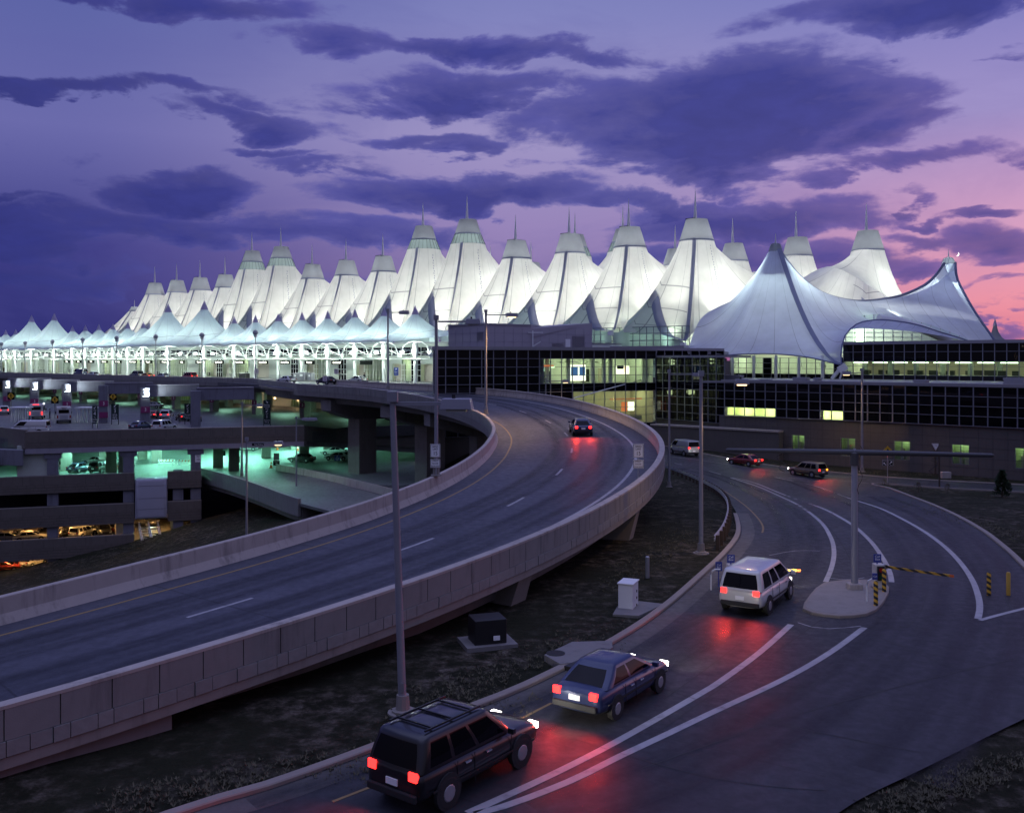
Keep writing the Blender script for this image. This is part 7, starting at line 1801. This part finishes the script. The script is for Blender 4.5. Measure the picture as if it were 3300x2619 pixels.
# upper roadway
UPZ = 5.87
AANG = math.degrees(math.atan2(AX.y, AX.x))
for px, d_, kind, colr, lab, tl in ((603, 104, 'sedan', 'car_white', 'white sedan on the upper roadway before the luggage carts', 'red_off'), (752, 113, 'sedan', 'car_white', 'white sedan half hidden by the flyover barrier at the kerb', 'red_off'), (169, 108, 'cargo_van', 'car_navy', 'dark blue van at the kerb beside a silver sedan', 'red_off'), (196, 105, 'sedan', 'car_silver', 'silver sedan at the kerb behind the dark blue van', 'red_off'),
    (309, 104, 'sedan', 'car_yellow', 'orange yellow taxi with lit tail lamps on the upper roadway', 'red_lamp'), (287, 109, 'wagon', 'car_grey', 'grey wagon beside the orange taxi', 'red_off'), (342, 105, 'sedan', 'car_silver', 'silver sedan just nearer than the orange taxi', 'red_off'), (398, 105, 'wagon', 'car_red', 'dark red wagon at the kerb with tail lamps lit', 'red_lamp')):
    p = TP(d_, px, UPZ); car(kind, colr, p, AANG + 2, lab, 'cars on the upper roadway', tail=tl, rack=(colr == 'car_grey'))
p = WX(687, 170, 6.0)
car('sedan', 'car_black', p, AANG, 'black sedan where the flyover meets the upper roadway', 'cars on the upper roadway')
# parking: green lit level, amber level and lowest level
rr = random.Random(31)
GL = [(140, 988, 'sedan', 'car_black', 75, 'black sedan under green light nearest the stair wall'), (203, 978, 'sedan', 'car_silver', 160, 'silver sedan catching the green light, first of the pair'), (240, 981, 'sedan', 'car_silver', 168, 'silver sedan beside the green lit inner column'), (170, 992.5, 'sedan', 'car_navy', 75, 'navy sedan with only its roof above the parapet'), (215, 993, 'wagon', 'car_black', 80, 'black wagon behind the parapet in green light'), (258, 989, 'sedan', 'car_grey', 80, 'grey sedan behind the last green lit column')]
for px, yb, kind, colr, an, lab in GL: car(kind, colr, G(px, yb, VLZ + .01), an, lab, 'cars on the green lit level')
AZ = z_(-11.74) + .01
AL = [(12, 1124, 'sedan', 'car_grey', 200, 'grey car at the far left of the amber floor, rear row'), (72, 1120, 'sedan', 'car_tan', 285, 'tan car facing out in the rear amber row'), (20, 1140, 'sedan', 'car_silver', 10, 'silver car at the far left of the amber floor, front row'), (64, 1138, 'sedan', 'car_white', 25, 'white car side on in the front amber row'), (161, 1117, 'wagon', 'car_grey', 170, 'grey wagon behind the pale jeep on the amber floor'), (175, 1130, 'wagon', 'car_white', 80, 'pale jeep like wagon seen from behind on the amber floor'), (219, 1126, 'wagon', 'car_black', 300, 'black wagon with roof rack lit amber from the front'), (137, 1132, 'sedan', 'car_black', 70, 'black sedan beside the amber lit pillar'), (300, 1106, 'pickup', 'car_grey', 340, 'grey pickup below the white stair cladding'), (248, 1118, 'sedan', 'car_red', 80, 'dark red sedan near the bright stair core'), (395, 1105, 'pickup', 'car_black', 75, 'black pickup by the last garage column')]
for px, yb, kind, colr, an, lab in AL: car(kind, colr, G(px, yb, AZ), an, lab, 'cars on the amber lit level', rack=(colr == 'car_black' and kind == 'wagon'))
for px, yb, kind, colr, an, lab in ((10, 1201, 'sedan', 'car_red', 15, 'red car catching amber light on the lowest floor'), (70, 1190, 'sedan', 'car_silver', 80, 'silver car on the lowest floor behind the dirt bank')): car(kind, colr, G(px, yb, z_(-15.39) + .01), an, lab, 'cars on the lowest level')
# valet forecourt
for px, yb, kind, colr, an, lab, tl in ((519, 948, 'sedan', 'car_white', 185, 'white sedan on the green valet forecourt', 'red_lamp'), (635, 972, 'sedan', 'car_black', 160, 'black sedan by the orange cones', 'red_off'), (703, 957, 'sedan', 'car_white', 175, 'white sedan behind the flyover pier, rear one', 'red_off'), (712, 968, 'sedan', 'car_silver', 165, 'silver sedan beside the flyover pier, front one', 'red_off')): car(kind, colr, G(px, yb, VLZ + .02), an, lab, 'cars on the valet forecourt', tail=tl)
# plaza
p = WX(62, 138.5, PLZ); car('cargo_van', 'car_white', p, 187, 'white cargo van side on behind the plaza parapet', cat='van', name='cargo_van')
for px, yb, kind, colr, an, lab, tl in ((297, 905, 'sedan', 'car_navy', 80, 'navy car with its roof just above the plaza parapet', 'red_off'), (346, 907, 'wagon', 'car_white', 80, 'white wagon rising above the plaza parapet', 'red_off'), (325, 880, 'sedan', 'car_red', 95, 'red lit sedan first in the taxi lane', 'red_hot'), (351, 882, 'wagon', 'car_white', 100, 'white and red lit wagon second in the taxi lane', 'red_hot'), (384, 885, 'sedan', 'car_green', 120, 'green taxi with lit tail lamps in the taxi lane', 'red_hot'), (409, 887, 'sedan', 'car_green', 120, 'green taxi half hidden by the nearest plaza column', 'red_off'), (322, 859, 'sedan', 'car_silver', 170, 'silver sedan on the far lane under the roadway', 'red_off'), (8, 872, 'wagon', 'car_white', 120, 'white wagon with red tail lamps at the picture edge', 'red_hot')): car(kind, colr, G(px, yb, PLZ + .01), an, lab, 'cars on the plaza', tail=tl)
q = G(790, 889, -.9); car('sedan', 'car_black', WX(800, 172, PLZ + .01), 200, 'black car with red tail lamps passing below the flyover', 'cars on the plaza', tail='red_hot')

def shuttle_bus(loc, ang, label, tail):
    root = empty('shuttle_bus', (0, 0, 0), label=label, cat='bus', group='white shuttle buses on the plaza')
    A = lambda x, y, z: Vector((x, y, z))
    b = MB(); b.box(A(-.7, 0, 1.62), (5.0, 2.3, 2.35)); b.build('body', M['car_white'], root, bevel=.14)
    b = MB(); b.hexa([A(1.7, -1.0, .5), A(3.3, -.95, .5), A(3.3, .95, .5), A(1.7, 1.0, .5), A(1.7, -1.0, 1.35), A(3.2, -.9, 1.15), A(3.2, .9, 1.15), A(1.7, 1.0, 1.35)]); b.hexa([A(1.7, -1.0, 1.35), A(2.6, -.95, 1.3), A(2.6, .95, 1.3), A(1.7, 1.0, 1.35), A(1.7, -.9, 2.2), A(2.0, -.85, 2.15), A(2.0, .85, 2.15), A(1.7, .9, 2.2)]); b.build('cab', M['car_white'], root, bevel=.05)
    for s in (-1, 1):
        b = MB()
        for k in range(4): b.box(A(-2.6 + k * 1.1, s * 1.155, 1.95), (.85, .02, .8))
        b.build('side_window', M['glass_car'], root)
        b = MB(); b.box(A(-3.2, s * .98, 1.15), (.06, .22, .5)); b.build('tail_lamp', M[tail], root)
        b = MB(); b.box(A(3.25, s * .7, .9), (.12, .25, .2)); b.build('headlight', M['head_off'], root)
        b = MB(); b.box(A(2.3, s * 1.2, 1.6), (.1, .3, .35)); b.build('mirror', M['black'], root)
        for x in (-2.1, 2.4):
            b = MB(); c = A(x, s * .98, .42); b.tube([c - A(0, .14, 0), c + A(0, .14, 0)], .42, 16); wl = b.build('wheel', M['rubber'], root); b = MB(); b.tube([c + A(0, s * .12, 0), c + A(0, s * .155, 0)], [.26, .2], 12); b.build('rim', M['galv'], wl)
    b = MB(); b.box(A(-3.21, 0, 2.05), (.03, 1.6, .6)); b.build('rear_window', M['glass_car'], root)
    b = MB(); b.box(A(-3.21, 0, 1.05), (.03, 1.2, .75)); b.build('rear_door', M['car_silver'], root)
    b = MB(); b.box(A(-3.25, 0, .52), (.14, 2.2, .2)); b.build('bumper', M['rubber'], root)
    b = MB(); b.box(A(-3.2, 0, 2.72), (.06, 1.0, .08)); b.build('marker_lamp', M[tail], root)
    if tail == 'red_off': text_obj('lettering', 'Avis', A(-3.235, 0, 2.5), (0, -1, 0), (0, 0, 1), .34, M['black'], root, .003)
    root.location = loc; root.rotation_euler = (0, 0, R(ang)); return root
shuttle_bus(G(79, 881, PLZ), 112, 'white shuttle bus with red tail lamps lit, farther of the two', 'red_hot')
shuttle_bus(G(134, 889, PLZ), 116, 'white shuttle bus with lettered rear and unlit lamps, nearer of the two', 'red_off')

# shelters, bins, cones, carts
def shelter(px, yb, wpx, label):
    p = G(px, yb, PLZ); w_ = wpx / F * p.y; root = empty('bus_shelter', p, label=label, cat='shelter', group='glass shelters on the plaza'); b = MB()
    for i in range(5):
        for y in (0, 1.8): q = p + Vector((lerp(-w_ / 2, w_ / 2, i / 4), y, 0)); b.bar(q, q + Vector((0, 0, 2.4)), .1)
    b.build('frame', M['white_paint'], root); b = MB(); b.box(p + Vector((0, .9, 2.5)), (w_ + .5, 2.6, .2)); b.build('roof', M['white_paint'], root)
    b = MB(); b.quad(*[p + Vector(v) for v in ((-w_ / 2, 1.8, .2), (w_ / 2, 1.8, .2), (w_ / 2, 1.8, 2.3), (-w_ / 2, 1.8, 2.3))]); b.build('pane', M['glass_clear'], root)
shelter(39, 888, 30, 'white framed glass shelter before the lit shuttle bus'); shelter(178, 889, 32, 'white framed glass shelter beside the lane 4 sign')
def cone(px, yb, z, s, label):
    p = G(px, yb, z); b = MB(); b.lathe(p, [(.19 * s, .03), (.03 * s, .75 * s)], 12); root = b.build('traffic_cone', M['orange']); tag(root, label, 'traffic cone', 'orange cones by the valet ramp')
    b = MB(); b.box(p + Vector((0, 0, .02)), (.42 * s, .42 * s, .04)); b.build('base', M['rubber'], root); b = MB(); b.lathe(p + Vector((0, 0, .38 * s)), [(.118 * s, 0), (.085 * s, .14 * s)], 12); b.build('band', M['sign_white'], root)
cone(571, 985, VLZ, 1.3, 'orange cone at the head of the valet ramp barrier'); cone(633, 964, VLZ, 1.5, 'orange cone before the black valet sedan'); cone(651, 969, VLZ, 1.5, 'orange cone between the black sedan and the flyover pier'); cone(584, 947, VLZ, 1.3, 'orange cone beside the white valet sedan'); cone(627, 949, VLZ, 1.3, 'orange cone on the far side of the valet forecourt')
def bin_(p, label, m='pole', h=1.05, r=.3): b = MB(); b.lathe(p, [(r, 0), (r * 1.05, h * .85), (r * .8, h)], 14); tag(b.build('litter_bin', M[m], smooth=True), label, 'bin')
bin_(G(361, 890, PLZ), 'grey litter bin before the taxi lane'); bin_(G(502, 973, VLZ), 'pale round bin on the green valet island', 'white_paint')
for k, (px, w_, h_, colr, lab) in enumerate(((625, 1.7, 1.5, 'cornice', 'pale kiosk cabinet by the kerb, left of the dark glazed one'), (638, 2.6, 1.7, 'pole', 'wide grey kiosk cabinet with a white notice by the kerb'), (655, 1.4, 1.6, 'pole', 'narrow grey kiosk cabinet with two round ports'))):
    p = TP(117, px, 6.02); b = MB(); b.box(p + Vector((0, 0, h_ / 2)), (w_, .9, h_), AX); o = tag(b.build('kiosk', M[colr], bevel=.06), lab, 'kiosk', 'kerbside kiosks')
    b = MB(); b.box(p - PX * .47 + Vector((0, 0, h_ * .62)), (w_ * .4, .03, h_ * .28), AX); b.build('notice', M['sign_white'], o)
def carts(px, n, z, d_, label):
    root = empty('luggage_carts', TP(d_, px, z), label=label, cat='luggage carts', group='rows of luggage carts'); p0 = TP(d_, px, z)
    for i in range(n):
        p = p0 + AX * (i - n / 2) * .42; b = MB(); b.bar(p + Vector((0, 0, .25)), p + AX * .5 + Vector((0, 0, .25)), .5, .05)
        for s in (-.25, .25): b.bar(p + PX * s + Vector((0, 0, .1)), p + PX * s + Vector((0, 0, 1.05)), .04)
        b.bar(p - PX * .25 + Vector((0, 0, 1.05)), p + PX * .25 + Vector((0, 0, 1.05)), .05); b.build('cart', M['galv'], root)
carts(578, 11, 6.02, 117, 'row of nested luggage carts by the kerb near the white sedan'); carts(488, 10, 6.02, 117, 'row of nested luggage carts beyond the covered stack')
b = MB(); p = TP(117, 515, 6.02); b.prism([p + AX * a + PX * e for a, e in ((-1.4, -.7), (1.4, -.7), (1.6, .7), (-1.2, .7))], 6.02, 7.3); tag(b.build('covered_stack', M['black'], bevel=.15), 'dark tarpaulin covered stack by the kerb', 'covered stack')

# ------------------------------------------------------------------ people
def person(loc, ang, top, legs, skin, hair, label, pose=0.):
    """standing figure grown from a skeleton; a = swing of arms and legs"""
    root = empty('person', loc, R(ang), label=label, cat='person')
    J = [((0, 0, .95), .13), ((0, 0, 1.15), .14), ((0, 0, 1.36), .165), ((0, 0, 1.49), .065), ((.01, 0, 1.55), .058)]; E = [(0, 1), (1, 2), (2, 3), (3, 4)]
    def add(p, r, par): J.append((p, r)); E.append((par, len(J) - 1)); return len(J) - 1
    h = add((.02, 0, 1.62), .098, 4); add((.015, 0, 1.71), .085, h)
    for s in (-1, 1):
        k = add((0, s * .17, 1.40), .075, 2); k = add((-.02 + pose * s * .1, s * .235, 1.13), .05, k); k = add((.06 + pose * s * .2, s * .25, .90), .038, k); k = add((.08 + pose * s * .22, s * .25, .83), .036, k); hand = k
        for q in range(4): f = add((.095 + pose * s * .22, s * (.25 - .03 + q * .02), .775), .010, hand); f2 = add((.09 + pose * s * .22, s * (.25 - .03 + q * .02), .735 - .006 * (q in (1, 2))), .008, f)
        t = add((.125 + pose * s * .22, s * .225, .80), .011, hand)
        k = add((0, s * .09, .88), .105, 0); k = add((.03 - pose * s * .12, s * .10, .50), .07, k); k = add((-.02 - pose * s * .28, s * .10, .09), .045, k); add((.15 - pose * s * .28, s * .11, .045), .04, k)
    me = bpy.data.meshes.new('body'); me.from_pydata([p for p, r in J], E, []); o = bpy.data.objects.new('body', me); col.objects.link(o)
    sk = o.modifiers.new('skin', 'SKIN'); sk.use_smooth_shade = True
    for i, (p, r) in enumerate(J): me.skin_vertices[0].data[i].radius = (r, r)
    me.skin_vertices[0].data[0].use_root = True
    ss = o.modifiers.new('sub', 'SUBSURF'); ss.levels = ss.render_levels = 1
    dg = bpy.context.evaluated_depsgraph_get(); m2 = bpy.data.meshes.new_from_object(o.evaluated_get(dg)); bpy.data.objects.remove(o)
    for m in (skin, top, legs): m2.materials.append(m)
    for p in m2.polygons:
        c = p.center; p.use_smooth = True
        p.material_index = 2 if (c.z < .98 and abs(c.y) < .2) else 1 if (c.z < 1.47 and c.z > .86) else 0
    o = bpy.data.objects.new('body', m2); col.objects.link(o); o.parent = root
    b = MB(); b.lathe(Vector((0, 0, 0)), [(.1, 1.66), (.112, 1.72), (.095, 1.79), (.03, 1.825)], 14); hm = b; 
    me = bpy.data.meshes.new('hair'); me.from_pydata([tuple(v) for v in hm.v], [], hm.f); me.materials.append(hair); ho = bpy.data.objects.new('hair', me); col.objects.link(ho); ho.parent = root
    b = MB(); fb = [(.105, .035, 1.675), (.105, -.035, 1.675)]
    for x, y, z in fb: b.box(Vector((x, y, z)), (.02, .02, .012))
    b.box(Vector((.115, 0, 1.645)), (.03, .022, .04)); b.box(Vector((.105, 0, 1.6)), (.02, .05, .01))
    me = bpy.data.meshes.new('face'); me.from_pydata([tuple(v) for v in b.v], [], b.f); me.materials.append(M['skin_dark']); fo = bpy.data.objects.new('face', me); col.objects.link(fo); fo.parent = root
    return root
M['skin'] = mat('skin', (.42, .26, .19), .6); M['skin_dark'] = mat('face_shade', (.28, .15, .11), .6); M['cloth_dark'] = mat('dark_cloth', (.02, .02, .025), .8, var=.1); M['cloth_blue'] = mat('blue_cloth', (.05, .09, .25), .8, var=.1); M['cloth_grey'] = mat('grey_cloth', (.14, .14, .15), .8, var=.1); M['hair'] = mat('dark_hair', (.015, .012, .01), .7)
person(G(105, 881, PLZ), 200, M['cloth_dark'], M['cloth_dark'], M['skin'], M['hair'], 'person in dark clothes standing between the two white shuttle buses', .2)
person(G(332.6, 884, PLZ), 260, M['cloth_dark'], M['cloth_dark'], M['skin'], M['hair'], 'person in dark clothes standing between the red lit taxis', .1)
person(G(378, 891, PLZ), 120, M['cloth_dark'], M['cloth_grey'], M['skin'], M['hair'], 'person in a dark coat standing behind the green taxi', .3)
person(TP(118, 767, 6.03), 150, M['cloth_dark'], M['cloth_dark'], M['skin'], M['hair'], 'person in black walking on the upper pavement near the last recess', .6)
person(TP(119, 716, 6.03), 150, M['cloth_grey'], M['cloth_dark'], M['skin'], M['hair'], 'person in grey standing under the Continental board', .1)
person(G(644, 953, VLZ), 250, M['cloth_blue'], M['cloth_blue'], M['skin'], M['hair'], 'person in blue work clothes on the valet forecourt', .2)
b = MB(); q = T(115.5, tt(115.5, 835), 6.02); b.bar(q + Vector((0, 0, .9)), q - AX * 5 + Vector((0, 0, .9)), .06)
for i in range(5): p = q - AX * i * 1.25; b.bar(p, p + Vector((0, 0, .9)), .06)
tag(b.build('steel_railing', M['white_paint']), 'short pale railing by the steps near the last canopy column', 'railing')
